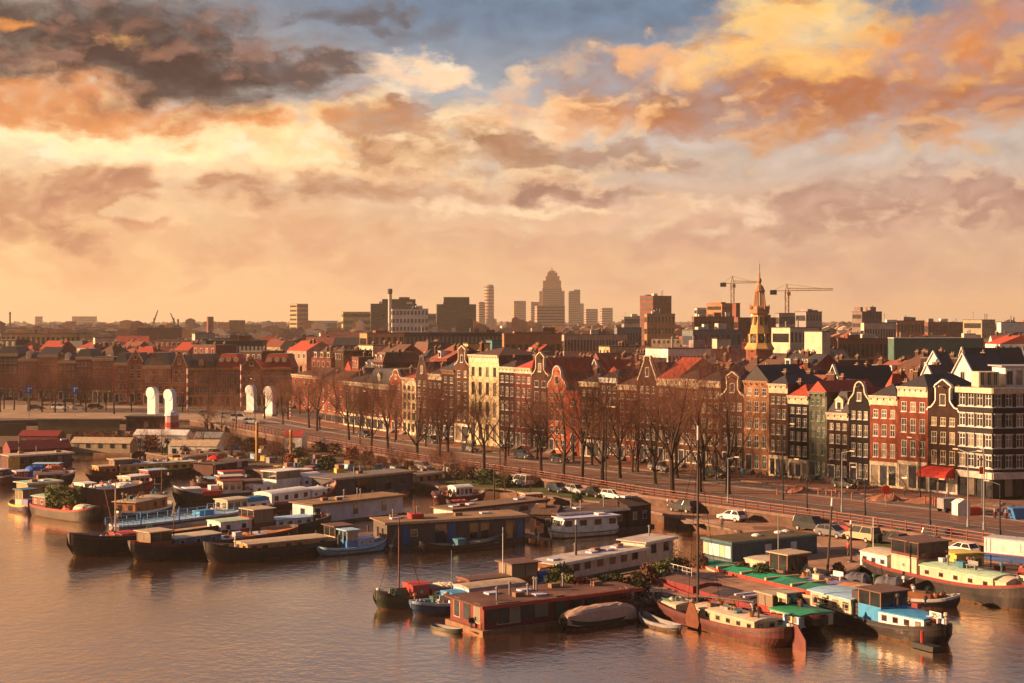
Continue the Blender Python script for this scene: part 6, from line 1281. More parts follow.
t, L = boat('open_boat', 'bright red flat boat moored in front of the modern grey houseboat', 'boat', (356, 500), (409, 496), BG, 2.0, .7, 'red', p=6, bow=.1, stern=.1, deck=P_['white'], stripe=P_['red']); clutter(t, .8, L - 1, 1.2, .4, 8, 15)
woonark((416, 489), (442, 486), 4, 2.0, paint('peach_wall', (.55, .36, .22)), mat('grey_roof_sheet', (.2, .17, .16), .8), 'low peach coloured houseboat cabin right of the modern grey one', [(.2, .6, .5, 1.1, 'w', P_['darkred']), (.5, .6, .5, 1.1, 'w', P_['darkred']), (.8, .6, .5, 1.1, 'w', P_['darkred'])], seed=13, roof_bits=2, caisson=P_['darkgreen'])
# light blue tug
t, L = boat('tug_boat', 'light blue tug with small wheelhouse and white fender at its bow', 'boat', (318, 556), (386, 549), BG, 3.2, .85, 'black', p=2.6, bow=.7, stern=.3, deck=P_['lightblue'], stripe=P_['lightblue'])
for o in t.children:
    if o.name.startswith('hull'): o.data.materials[0] = HULLC['lightblue']
wheel(t, L * .36, L * .52, 2.0, .7, 2.1, P_['blue'], P_['lightblue'], P_['lightblue']); house(t, L * .52, L * .76, 2.0, .75, .95, P_['lightblue'], P_['lilac'], 2, .15, .1, .4, .5, P_['white']); MB().tube((L * .3, 0, .7), (L * .3, 0, 2.3), .22, .2).build('funnel', P_['black'], t); MB().lathe([(.1, 0), (.4, .15), (.4, .5), (.1, .65)], 10, (L + .25, -.6, .1)).build('fender', WHITE, t)
# left foreground barges
t, L = boat('barge', 'black barge with glazed orange deckhouse pointing left beside the blue tug', 'barge', (352, 548), (204, 563), BG, 4.8, 1.4, 'charcoal', bow=1.1, stern=.4, deck=P_['sand'], stripe=P_['black'])
house(t, L * .22, L * .76, 3.4, .9, 1.0, P_['orange'], P_['sand'], 7, .1, .15, .6, .9, P_['sand']); wheel(t, L * .04, L * .16, 2.8, .9, 2.1, P_['sand'], P_['brown'], P_['wood']); mast(t, L * .8, .9, 1.9, .12, None, P_['white']); clutter(t, L * .78, L * .97, 2.6, 1.1, 10, 16)
t, L = boat('barge', 'black barge with brown wheelhouse and teal cabin with three white windows', 'barge', (296, 540), (129, 562), BG, 4.8, 1.6, 'charcoal', bow=.9, stern=.4, deck=P_['orange'], stripe=P_['darkred'])
wheel(t, L * .80, L * .92, 2.9, 1.3, 2.0, P_['varnish'], P_['sand'], P_['varnish']); house(t, L * .52, L * .79, 3.3, 1.0, 1.3, P_['teal'], P_['cream'], 3, .1, .12, .75, .7, P_['lilac']); hatches(t, L * .15, L * .51, 3.3, 1.0, .5, [P_['orange'], P_['lilac'], P_['orange']], 5, P_['brown'], .15); mast(t, L * .75, 1, 4, .08); clutter(t, L * .2, L * .5, 2.6, 1.6, 6, 17)
t, L = boat('barge', 'leftmost foreground black barge with cluttered deck, mast and leaning boom', 'barge', (238, 535), (68, 557), BG, 5.0, 1.9, 'black', bow=1.0, stern=.4, deck=P_['brown'], bul=.7)
house(t, L * .64, L * .74, 2.8, 1.1, 1.0, P_['red'], P_['red'], 2, .1, .1, .4, .5, P_['darkred']); hatches(t, L * .44, L * .62, 3.3, 1.1, .5, [P_['darkred'], P_['lilac'], P_['red']], 4, P_['brown'], .2); hatches(t, L * .1, L * .42, 3.3, 1.1, .4, [P_['orange'], P_['sand']], 5, P_['brown'], .15); mast(t, L * .74, 1.1, 7.2, .12, None, P_['sand'], ((L * .98, 0), (L * .6, 1.6), (L * .6, -1.6))); MB().tube((L * .74, 0, 1.6), (L * .80, 0, 7.6), .08, .06).build('boom', P_['brown'], t); clutter(t, L * .74, L * .97, 3.2, 1.2, 16, 18); clutter(t, L * .5, L * .62, 2.4, 1.8, 6, 19)
t, L = boat('pontoon_barge', 'long grey flat barge with pale blue deck and blue railing', 'barge', (112, 537), (236, 521), BG, 4.0, 1.5, 'grey', p=10, bow=.1, stern=.1, deck=P_['lightblue'], bul=.1, stripe=P_['lilac'])
rail(t, .3, L - .3, -1.9, 1.4, .9, 12, P_['brightblue'], .045); rail(t, .3, L - .3, 1.9, 1.4, .9, 12, P_['brightblue'], .045)
MB().box(L * .66, -.8, 1.4, L * .78, .8, 2.1).build('locker', P_['brightblue'], t)
for x in (.15, .45): MB().tube((L * x, -1.95, .2), (L * x, -1.95, 3.2), .12).build('post', P_['blue'], t)
t, L = boat('motor_barge', 'barge with brown stacked wheelhouses and low white cabin with pale green roof', 'barge', (206, 541), (330, 527), BG, 4.2, 1.1, 'black', bow=.8, deck=P_['brown'])
house(t, L * .06, L * .3, 3.2, .9, 1.5, P_['white'], P_['palegreen'], 2, .1, .1, .6, .6, P_['darkgrey']); wheel(t, L * .32, L * .48, 3.0, .9, 2.6, P_['brown'], P_['sand'], P_['varnish']); house(t, L * .5, L * .8, 3.0, .9, 1.0, P_['white'], P_['lightblue'], 4, .1, .1, .4, .6, P_['varnish']); clutter(t, L * .8, L * .96, 2.4, 1.1, 7, 20); MB().box(L * .29, -1.3, .9, L * .32, 1.3, 2.6).build('bulkhead', P_['red'], t)
t, L = boat('cabin_cruiser', 'cream motor yacht with blue canopy and railing pointing left', 'boat', (268, 513), (212, 520), BG, 3.8, 1.3, 'white', p=3, bow=.4, deck=P_['cream'], stripe=P_['white'])
house(t, L * .1, L * .5, 3.0, 1.1, .9, P_['white'], P_['white'], 2, .1, .1, .4, .8, P_['varnish']); house(t, L * .48, L * .84, 2.8, 1.1, 1.6, P_['cream'], P_['cream'], 3, .12, .2, .7, .8, P_['darkgrey']); canopy(t, L * .05, L * .5, 2.9, 2.1, .7, tarpm('blue_grey', (.05, .2, .36))); rail(t, L * .1, L * .95, -1.7, 1.5, .6, 8, P_['lightblue'])
t, L = boat('motor_barge', 'dark hulled barge with white rounded cabins and raised red bow on the right', 'barge', (258, 512), (334, 501), BG, 4.4, 1.3, 'black', p=3.5, bow=2.0, stern=.2, deck=P_['sand'], stripe=P_['red'])
house(t, L * .06, L * .56, 3.6, 1.1, 1.5, P_['white'], P_['white'], 4, .3, .1, .7, .8, P_['darkred']); house(t, L * .6, L * .8, 3.2, 1.1, 1.2, P_['white'], P_['white'], 2, .3, .1, .4, .5, P_['darkred']); clutter(t, L * .8, L * .94, 1.8, 1.8, 7, 21)
t, L = boat('motor_barge', 'white barge with brown glazed wheelhouse behind the red bowed barge', 'barge', (246, 501), (326, 491), BG, 4.2, 1.3, 'white', bow=.8, deck=P_['cream'], stripe=P_['white'])
house(t, L * .02, L * .24, 3.2, 1.1, 1.2, P_['white'], P_['white'], 2, .4, .1, .5, .6, P_['darkgrey']); wheel(t, L * .28, L * .58, 3.2, 1.2, 3.0, P_['white'], P_['white'], P_['varnish'], 1.8); house(t, L * .62, L * .86, 3.2, 1.1, 1.8, P_['white'], P_['white'], 3, .5, .1, .5, .6, P_['blue'])
t, L = boat('barge', 'barge with pale blue white bow, red middle and cream cabin pointing left', 'barge', (262, 499), (173, 504), BG, 4.4, 1.7, 'black', bow=1.2, stern=.2, deck=P_['lilac'], stripe=P_['lilac'])
house(t, L * .72, L * .88, 2.6, 1.6, .7, P_['lilac'], P_['white'], 2, .15, .1, .3, .4); house(t, L * .26, L * .48, 3.2, 1.3, 1.9, P_['cream'], P_['darkred'], 3, .1, .15, .8, .8, P_['grey']); MB().box(L * .5, -2.35, 1.25, L * .72, 2.35, 1.95).build('bulwark', P_['red'], t); house(t, .4, L * .24, 3.2, 1.3, 1.8, P_['maroon'], P_['brown'], 3, .1, .2, .7, .7, P_['sand']); MB().box(L * .51, -.8, 1.3, L * .60, .8, 2.6).build('locker', WHITE, t)
t, L = boat('motor_barge', 'long yellow cabin barge with small windows and white roof edge', 'barge', (198, 474), (86, 481), BG, 4.6, 1.2, 'brown', bow=1.0, deck=P_['brown'], stripe=P_['maroon'])
house(t, 1.2, L * .74, 3.9, 1.0, 1.6, P_['yellow'], P_['white'], 9, .1, .15, .6, .9, P_['brown']); house(t, L * .76, L * .92, 3.2, 1.0, 1.5, P_['orange'], P_['sand'], 3, .1, .1, .6, .6, P_['maroon']); wheel(t, L * .62, L * .78, 3, 2.2, 1.3, P_['red'], P_['sand'], P_['darkred'], .3); clutter(t, 2, L * .6, 2.4, 2.8, 12, 22)
woonark((186, 473), (226, 468), 4.4, 2.7, paint('ochre_boards', (.5, .32, .12)), mat('sandy_felt', (.28, .17, .10), .9, .35, .4), 'ochre houseboat cabin joined behind the yellow cabin barge', [(x, .8, .9, 1.0, 'w', P_['darkred']) for x in (.15, .4, .65, .88)], seed=14)
woonark((213, 478), (248, 473), 4.5, 2.2, mat('plum_boards', (.12, .055, .05), .8), mat('brown_felt', (.12, .07, .055), .9), 'dull plum brown houseboat right of the red parasol', [(.3, 1.0, .9, 1.1, 'w', P_['maroon']), (.75, 1.2, .8, 1.4, 'panel', P_['lilac'])], seed=15, roof_bits=6)
t, L = boat('barge', 'dark barge with pale gunwale and brown deckhouse beside the tall maroon hull', 'barge', (166, 514), (120, 524), BG, 4.4, 1.5, 'black', p=4, bow=.3, deck=P_['brown'], stripe=P_['white'])
house(t, L * .2, L * .9, 3.4, 1.2, 1.7, P_['varnish'], P_['sand'], 4, .1, .3, .8, .7, P_['darkred']); clutter(t, .4, L * .9, 2.8, 3.1, 6, 23); mast(t, L * .1, 1.2, 7, .07, None, P_['wood'])
t, L = boat('barge', 'tall rusty maroon barge hull with white dinghies stacked on deck', 'barge', (138, 503), (72, 512), BG, 5.2, 3.0, 'rust', p=4, bow=1.0, stern=.5, deck=P_['brown'], stripe=P_['maroon'])
canopy(t, L * .1, L * .36, 3.6, 2.7, .8, tarpm('white', (.7, .68, .62))); canopy(t, L * .42, L * .7, 3.6, 2.7, .9, tarpm('white', (.7, .68, .62))); canopy(t, L * .7, L * .88, 3.2, 2.8, .6, tarpm('sea_green', (.03, .26, .2))); clutter(t, L * .3, L * .95, 3, 3, 8, 24)
t, L = boat('barge', 'black barge with red bulwark and heaps under yellow and teal covers', 'barge', (36, 513), (102, 523), BG, 4.6, 1.5, 'black', p=4, bow=1.0, stern=.3, deck=P_['brown'], stripe=P_['red'])
canopy(t, L * .66, L * .82, 2.8, 1.4, .9, tarpm('cream', (.7, .6, .42))); canopy(t, L * .84, L * .94, 2.2, 1.6, .7, tarpm('pale_teal', (.3, .45, .4))); canopy(t, L * .5, L * .62, 2.8, 1.3, .9, tarpm('ember', (.6, .14, .04))); house(t, L * .1, L * .3, 3.2, 1.2, 1.6, P_['maroon'], P_['palegreen'], 2, .1, .2, .6, .6); clutter(t, L * .3, L * .9, 3.4, 1.2, 14, 25)
for k in range(6):
    x = L * (.25 + k * .07); bush(t.matrix_basis @ Vector((x, random.uniform(-1, 1), 1.1)) if False else Vector((t.location.x + math.cos(t.rotation_euler.z) * x, t.location.y + math.sin(t.rotation_euler.z) * x + random.uniform(-1, 1), 1.25)), 1.5, 'olive green', 'leafy potted shrub in the deck garden of the red rimmed barge', 1.5, 'deck garden shrubs on the red rimmed barge')
t, L = boat('tug_boat', 'tiny purple and yellow tug at the outer left end of the barges', 'boat', (37, 512), (12, 508), BG, 3.2, .9, 'purple', p=2.6, bow=.4, deck=P_['yellow'], stripe=P_['yellow'])
wheel(t, L * .3, L * .6, 2.2, .8, 2.3, P_['cream'], P_['teal'], P_['yellow']); MB().box(L * .05, -1.3, .8, L * .3, 1.3, 1.9).build('locker', P_['purple'], t)
t, L = boat('motor_barge', 'black barge with white band and deck heaped under blue and orange tarpaulins', 'barge', (74, 481), (6, 486), BG, 4.4, 1.4, 'black', bow=.5, deck=P_['red'], stripe=P_['lilac'])
canopy(t, L * .42, L * .72, 3.4, 1.3, 1.9, tarpm('royal_blue', (.02, .12, .5))); canopy(t, L * .18, L * .42, 3.4, 1.3, 1.8, tarpm('orange', (.6, .14, .04))); house(t, L * .72, L * .9, 3, 1.2, 1.2, P_['red'], P_['lilac'], 2); clutter(t, L * .1, L * .9, 3, 1.3, 6, 26)
t, L = boat('barge', 'dark red barge end cut by the left picture edge', 'barge', (-60, 482), (16, 486), BG, 4.2, 1.3, 'maroon', bow=.8, deck=P_['brown'], stripe=P_['lilac']); house(t, L * .3, L * .85, 3.2, 1.1, 1.6, P_['darkred'], P_['white'], 5, .1, .1, .6, .7)
t, L = boat('motor_boat', 'boat with teal glazed cabin and red stern behind the blue tarpaulin barge', 'boat', (72, 476), (34, 476), BG, 3.4, 1.2, 'red', p=4, bow=.3, deck=P_['red'], stripe=P_['red']); house(t, L * .3, L * .95, 2.8, 1.1, 1.2, P_['teal'], P_['lightblue'], 5, .1, .2, .7, .7, P_['grey'])
woonark((28, 500), (60, 497), 3.6, 2.2, paint('tan_boards', (.42, .27, .14)), P_['palegreen'], 'tan cabin with pale green roof between the small tug and garden barge', [(x, .8, .6, 1.0, 'w', P_['yellow']) for x in (.15, .5, .85)], seed=16, roof_bits=3)
woonark((38, 489), (62, 488), 3.4, 2.2, P_['varnish'], P_['brown'], 'varnished brown glazed cabin behind the pale green roofed one', [(x, .8, .6, 1.2, 'w', P_['brown']) for x in (.15, .5, .85)], seed=17, roof_bits=2)
woonark((10, 474), (72, 470), 4.5, 2.9, mat('plum_boards', (.12, .055, .05), .8), paint('cream_roof', (.55, .42, .28)), 'long plum houseboat with cream roof and yellow left end', [(x, .9, 1.3, 1.2, 'w', P_['purple']) for x in (.2, .32, .44, .56, .68, .8, .92)] + [(.06, 2.2, .1, 2.7, 'panel', P_['yellow'])], seed=18, roof_bits=4)
woonark((10, 463), (72, 460), 6, 2.2, redw, mat('red_sheet_roof', (.22, .035, .03), .7), 'long shed boat with dark red roof behind the cream roofed one', [], seed=19, roof_bits=3, pitch=1.6)
t, L = boat('motor_boat', 'dark boat with white arched cabin windows near the garden bank', 'boat', (484, 499), (432, 503), BG, 3.2, .9, 'maroon', p=3, bow=.8, deck=P_['brown'], stripe=P_['darkred']); house(t, L * .3, L * .62, 2.4, .8, 1.4, P_['white'], P_['white'], 4, .3, .1, .8, .5, P_['darkgrey']); clutter(t, L * .6, L * .95, 2, .9, 8, 27)
woonark((453, 525), (546, 514), 4.2, 1.7, paint('cream_white_boards', (.66, .58, .48)), mat('brown_roof_felt', (.2, .13, .09), .9), 'low cream white houseboat hull with brown roof behind the timber houseboat', [(.2, 1.2, .5, .7, 'w', P_['teal']), (.45, 1.4, .5, .8, 'w', P_['lilac']), (.75, 1.8, .5, .7, 'w', P_['wood'])], seed=20, roof_bits=5, trim=P_['maroon'])
t, L = boat('motor_boat', 'small cream and red cabin boat by the quay tree', 'boat', (547, 506), (512, 508), BG, 2.6, .8, 'white', p=3, bow=.3, deck=P_['cream'], stripe=P_['red']); house(t, L * .2, L * .7, 2.0, .7, 1.3, P_['red'], P_['cream'], 2, .1, .1, .7, .7, P_['white'])
t, L = boat('open_boat', 'dark moored boat with red tarpaulin beside the arched cabin boat', 'boat', (446, 506), (478, 505), BG, 2.2, .6, 'black', p=2.4, bow=.4); canopy(t, .6, L * .7, 1.8, .5, .5, tarpm('faded_red', (.4, .08, .07)))
for k, (s, b_, hc, c1, lab) in enumerate([((150, 488), (102, 494), 'red', 'cream', 'barge with cream hatches behind the tall maroon hull'), ((170, 482), (122, 486), 'black', 'red', 'barge with red striped cabin between yellow barge and pale gunwale barge'), ((250, 489), (190, 492), 'maroon', 'maroon', 'long maroon roofed barge behind the cream motor yacht'), ((316, 482), (262, 486), 'blue', 'orange', 'barge with orange cabin before the bank shrubs'), ((250, 484), (196, 487), 'charcoal', 'lightblue', 'dark barge with light blue deckhouse below the plum houseboat'), ((95, 497), (66, 500), 'white', 'white', 'white cabin boat beside the deck garden'), ((330, 488), (286, 491), 'charcoal', 'white', 'barge with low white cabin left of the grey houseboat')]):
    t, L = boat('barge', lab, 'barge', s, b_, BG, 4.0, 1.2, hc, bow=.7, deck=P_['sand']); house(t, L * .15, L * .55, 3.0, 1, 1.4, P_[c1], P_[('white', 'lightblue', 'cream', 'white', 'red', 'white', 'blue')[k]], 4, .1, .12, .6, .7, P_['varnish']); hatches(t, L * .57, L * .85, 3.0, 1.0, .4, [P_[c1]], 3); clutter(t, L * .1, L * .95, 3, 1.1, 10, 40 + k)
# jetties
for k, (a, c, wd, lab) in enumerate([((400, 530), (292, 542), 2.4, 'wooden jetty between the lilac white houseboat and the black barge'), ((160, 484), (70, 492), 2.2, 'wooden jetty between the left barges'), ((340, 512), (250, 523), 1.6, 'narrow wooden jetty behind the cream motor yacht'), ((546, 540), (500, 528), 1.6, 'short wooden jetty at the brown houseboat'), ((655, 610), (640, 601), 1.8, 'short wooden landing stage left of the black barge')]):
    A, B = px(*a, .6), px(*c, .6); rz, L = rs(A, B); t = thing('jetty', lab, 'jetty', (A.x, A.y, 0), rz); MB().box(0, -wd / 2, .5, L, wd / 2, .62).build('deck', DECKWOOD, t)
    for i in range(int(L / 4) + 1):
        for s_ in (-1, 1): MB().tube((i * 4 + .2, s_ * (wd / 2 + .1), -1), (i * 4 + .2, s_ * (wd / 2 + .1), 1.5), .13).build('pile', P_['tar'], t)
# ------------------------------------------------------------------ parked cars
random.seed(71)
def car_proto(kind):
    """facing +x, origin on the ground under the centre"""
    L, W, Hh = {'hatch': (4.1, 1.75, 1.5), 'estate': (4.6, 1.8, 1.48), 'suv': (4.6, 1.85, 1.75), 'van': (4.8, 1.9, 1.95)}[kind]
    prof = {'hatch': [(-2.0, .35), (-2.05, .8), (-1.9, .98), (-1.6, 1.0), (.75, 1.0), (1.7, .82), (2.0, .62), (2.03, .35)], 'estate': [(-2.25, .35), (-2.3, .8), (-2.2, .98), (-1.9, 1.0), (1.0, .98), (2.0, .8), (2.28, .6), (2.3, .35)],
            'suv': [(-2.25, .42), (-2.3, .9), (-2.2, 1.1), (-1.9, 1.13), (.95, 1.13), (1.95, .98), (2.27, .75), (2.3, .42)], 'van': [(-2.35, .4), (-2.4, .9), (-2.36, 1.15), (-2.1, 1.18), (1.3, 1.12), (2.1, .95), (2.38, .7), (2.4, .4)]}[kind]
    gh = {'hatch': [(-1.85, .98), (-1.45, 1.46), (.1, 1.5), (.95, .98)], 'estate': [(-2.15, .98), (-1.85, 1.42), (.2, 1.48), (1.15, .97)], 'suv': [(-2.15, 1.1), (-1.85, 1.68), (.2, 1.74), (1.05, 1.1)], 'van': [(-2.33, 1.15), (-2.2, 1.88), (.7, 1.93), (1.5, 1.1)]}[kind]
    body = MB(); 
    def loft(pts, w0, w1, m=0):
        zs = [p[1] for p in pts]; zl, zh = min(zs), max(zs); n = len(pts); A = []; Bq = []
        for x, z in pts:
            w = w0 + (w1 - w0) * (z - zl) / (zh - zl); A.append((x, -w / 2, z)); Bq.append((x, w / 2, z))
        i = len(body.v); return A, Bq
    A, B = loft(prof, W * .98, W * .9); n = len(A)
    bd = MB(); bd.face(A[::-1]); bd.face(B)
    for k in range(n): k2 = (k + 1) % n; bd.face([A[k], A[k2], B[k2], B[k]])
    A2, B2 = loft(gh, W * .9, W * .72); gl = MB(); gl.face(A2[::-1]); gl.face(B2)
    for k in (0, 2): gl.face([A2[k], A2[k + 1], B2[k + 1], B2[k]])
    roof = MB(); (x0, z0), (x1, z1) = gh[1], gh[2]; w = W * .74
    roof.face([(x0 - .05, -w / 2, z0 + .02), (x1 + .05, -w / 2, z1 + .02), (x1 + .05, w / 2, z1 + .02), (x0 - .05, w / 2, z0 + .02)]); roof.face([(x0 - .05, -w / 2, z0 - .03), (x1 + .05, -w / 2, z1 - .03), (x1 + .05, -w / 2, z1 + .02), (x0 - .05, -w / 2, z0 + .02)]); roof.face([(x0 - .05, w / 2, z0 - .03), (x0 - .05, w / 2, z0 + .02), (x1 + .05, w / 2, z1 + .02), (x1 + .05, w / 2, z1 - .03)])
    pil = MB()
    for s in (-1, 1):
        for (a, c) in ((gh[0], gh[1]), (gh[3], gh[2]), (((gh[0][0] + gh[3][0]) / 2, gh[0][1]), ((gh[1][0] + gh[2][0]) / 2, (gh[1][1] + gh[2][1]) / 2))): pil.tube((a[0], s * W * .45, a[1]), (c[0], s * W * .36, c[1]), .045, n=4)
    wh = MB(); 
    return dict(body=bd, glass=gl, roof=roof, pil=pil, W=W, L=L, prof=prof)
CP = {k: car_proto(k) for k in ('hatch', 'estate', 'suv', 'van')}; CM = {}
TYRE = mat('tyre_rubber', (.02, .02, .02), .8); RIM = mat('alloy_rim', (.45, .44, .43), .35, metal=.7); RED_L = mat('rear_light', (.5, .02, .02), .3); HEADL = mat('headlamp', (.8, .78, .7), .15)
ty = MB(); ty.tube((0, -.1, 0), (0, .1, 0), .33, .33, 14); TYM = ty.mesh('tyre', TYRE); rm_ = MB(); rm_.tube((0, -.115, 0), (0, .115, 0), .2, .2, 10); RMM = rm_.mesh('rim', RIM)
def car(P, rz, kind, pm, label, group='cars parked on the quay'):
    p = CP[kind]; t = thing('parked_car', label, 'car', P, rz, group)
    key = (kind, pm.name)
    if key not in CM:
        q = MB(); q.v = p['body'].v + p['roof'].v + p['pil'].v; o1, o2 = len(p['body'].v), len(p['body'].v) + len(p['roof'].v)
        q.f = p['body'].f + [tuple(i + o1 for i in f) for f in p['roof'].f] + [tuple(i + o2 for i in f) for f in p['pil'].f]; q.m = [0] * len(q.f); CM[key] = (q.mesh('body', pm), p['glass'].mesh('windows', glassmat('car_glass', (.02, .022, .025), .06)))
    link('body', CM[key][0], t); link('windows', CM[key][1], t); L, W = p['L'], p['W']
    for x in (-L * .31, L * .31):
        for s in (-1, 1): w = link('wheel', TYM, t, (x, s * (W / 2 - .1), .33)); link('rim', RMM, w)
    for s in (-1, 1):
        z = p['prof'][-2][1]; MB().box(L / 2 - .14, s * W * .36 - .17, z + .0, L / 2 - .02 + .03, s * W * .36 + .17, z + .14).build('headlight', HEADL, t); MB().box(-L / 2 - .02, s * W * .38 - .12, z + .08, -L / 2 + .12, s * W * .38 + .12, z + .32).build('tail_light', RED_L, t)
    MB().box(-L / 2 - .03, -W * .44, .32, -L / 2 + .2, W * .44, .52).build('bumper', P_['darkgrey'], t); return t
def cpaint(n, c): return mat(n + '_car_paint', c, .22, .06, .5, spec=.6)
cR = cpaint('red', (.35, .03, .03))
cW, cS, cK, cG, cB, cBe, cGr = cpaint('white', (.75, .75, .74)), cpaint('silver', (.42, .42, .43)), cpaint('black', (.02, .02, .024)), cpaint('grey', (.14, .14, .15)), cpaint('dark_blue', (.03, .05, .09)), cpaint('beige', (.5, .36, .22)), cpaint('green', (.05, .09, .07))
CARS = [(846, 533, 'hatch', cR, 'small red car behind the grey estate in the right hand row', 0), (877, 537, 'hatch', cK, 'black hatchback behind the beige car in the right hand row', 0), (908, 541, 'estate', cG, 'grey estate tucked behind the black and dark blue cars', 0), (942, 545, 'van', cB, 'dark blue van left of the white hatchback by the container', 0), (424, 470, 'estate', cS, 'silver estate car at the left end of the quay car row', 0), (455, 474, 'van', cW, 'white van in the left part of the quay car row', 0), (508, 482, 'hatch', cK, 'black car beside the low spreading quay tree', 0), (522, 486, 'van', cW, 'white van half hidden behind the low spreading quay tree', 1),
 (558, 492, 'estate', cB, 'dark blue estate car, first right of the low spreading tree', 0), (577, 494, 'estate', cS, 'silver estate car parked between dark blue and black cars', 0), (596, 497, 'hatch', cK, 'black hatchback parked between silver and white estates', 0), (614, 499.5, 'estate', cW, 'white estate car left of the dark brown houseboat gable', 0), (636, 502.5, 'hatch', cS, 'silver hatchback above the dark brown houseboat', 1),
 (683, 512, 'suv', cK, 'lone black estate on the open quay', 1), (732, 521, 'hatch', cW, 'lone white hatchback on the open quay above the teal pavilion', 1),
 (811, 531, 'van', cK, 'black van at the left end of the right hand car row', 0), (833, 537, 'estate', cG, 'grey estate car right of the black van', 0), (862, 541, 'van', cBe, 'beige high roofed car in the right hand row', 1), (891, 544, 'estate', cK, 'black estate car right of the beige car', 1), (925, 547, 'estate', cB, 'dark blue estate car second from the right of its row', 1), (962, 555, 'hatch', cW, 'white hatchback left of the blue and white container', 1)]
def quay_dir(x):
    a, c = px(x - 12, HOR + (CAM_H - ZR) * F_PX / fy(x - 12), ZR), px(x + 12, HOR + (CAM_H - ZR) * F_PX / fy(x + 12), ZR); return math.atan2(c.y - a.y, c.x - a.x)
def fy(x):        # distance of the road edge along column x
    k = (x - 512) / F_PX
    for i in range(len(RED) - 1):
        p, q = RED[i], RED[i + 1]; f = lambda v: v.x - k * v.y
        if f(p) * f(q) <= 0: return p.lerp(q, f(p) / (f(p) - f(q))).y
    return 250
for x, y, kd, pm, lab, fl in CARS:
    a, c = Vector(((x - 14 - 512) / F_PX * fy(x - 14), fy(x - 14))), Vector(((x + 14 - 512) / F_PX * fy(x + 14), fy(x + 14))); rz = math.atan2(c.y - a.y, c.x - a.x)
    car(px(x, y, ZQ) + Vector((0, 0, .01)), rz + (math.pi if fl else 0) + random.uniform(-.06, .06), kd, pm, lab)
# cars in the left square and along the houses
for k, (x, y, kd, pm, lab) in enumerate([(36, 410, 'estate', cK, 'dark car on the left square below the leftmost blue sign'), (48, 409, 'hatch', cBe, 'yellowish car among the left square trees'), (60, 410, 'van', cW, 'white van among the left square trees'), (80, 410, 'hatch', cS, 'silver car right of the second blue sign'), (96, 409, 'estate', cK, 'black car before the red building with columns'), (240, 421, 'van', cW, 'white van on the bright road bend below the second vents'), (228, 418, 'hatch', cS, 'silver car on the bright road bend'), (252, 424, 'hatch', cW, 'white hatchback on the bright road bend'), (208, 416, 'estate', cG, 'grey car on the road below the hotel'), (432, 444, 'estate', cK, 'black car before the dark slim houses'), (470, 452, 'hatch', cG, 'grey car before the palace front'), (365, 438, 'hatch', cK, 'dark car before the broad houses behind the trees'), (524, 459, 'estate', cB, 'dark blue car before the maroon brick house'), (560, 463, 'hatch', cK, 'black hatchback before the orange red house'), (660, 472, 'estate', cG, 'grey estate before the brown house under the red roof'), (715, 478, 'estate', cK, 'black estate before the neck gable house'), (845, 489, 'hatch', cK, 'black hatchback parked before the bell gable house')]):
    car(px(x, y, ZR) + Vector((0, 0, .17 if x > 300 else .05)), (-.95 if x > 300 else -.1), kd, pm, lab, 'cars on the road and square')
# ------------------------------------------------------------------ fences
FRED = mat('red_fence_paint', (.36, .11, .07), .6, .2)
def fence(pts, label, m, z=ZR + .16, h=1.1, sp=2.2, r=.06):
    t = thing('fence', label, 'fence', (pts[0].x, pts[0].y, z)); o = t.location.copy(); L = [Vector((p.x, p.y, 0)) for p in pts]; tot = sum((L[i + 1] - L[i]).length for i in range(len(L) - 1)); n = min(99, max(2, int(tot / sp))); P = resamp(L, n); pm = MB().box(-r, -r, -.1, r, r, h + .1).mesh('fence_post', m); rl = MB()
    for i, p in enumerate(P):
        link('fence_post', pm, t, (p.x - o.x, p.y - o.y, 0))
        if i: 
            for zz in (.35, .72, h): rl.tube((P[i - 1].x - o.x, P[i - 1].y - o.y, zz), (p.x - o.x, p.y - o.y, zz), .035 if zz < h else .05, n=4)
    rl.build('rail', m, t)
fence(RED[0:5], 'red brown railing along the road edge above the quay cars, right part', FRED)
fence(RED[4:8], 'red brown railing along the road edge behind the bank shrubs, left part', FRED)
fence([px(958, 566, ZQ), px(1060, 578, ZQ)], 'dark wire fence panels beside the right hand barges', BLACKM, ZQ, 1.5, 2.4, .05)
def lamp(P, h, label, arm=0, m=None, double=False, group='street lamps'):
    m = m or GREYM; t = thing('street_lamp', label, 'street lamp', P, arm, group); MB().tube((0, 0, -.1), (0, 0, h), .10, .06, 8).build('pole', m, t); MB().lathe([(.18, 0), (.16, .9), (.1, 1.0)], 8).build('base', m, t)
    for s in ((1, -1) if double else (1,)):
        MB().tube((0, 0, h - .1), (s * 1.5, 0, h + .25), .05, .04, 6).build('arm', m, t); b = MB(); b.box(s * 1.4, -.14, h + .18, s * 2.2, .14, h + .34); b.build('lamp_head', P_['sand'], t)
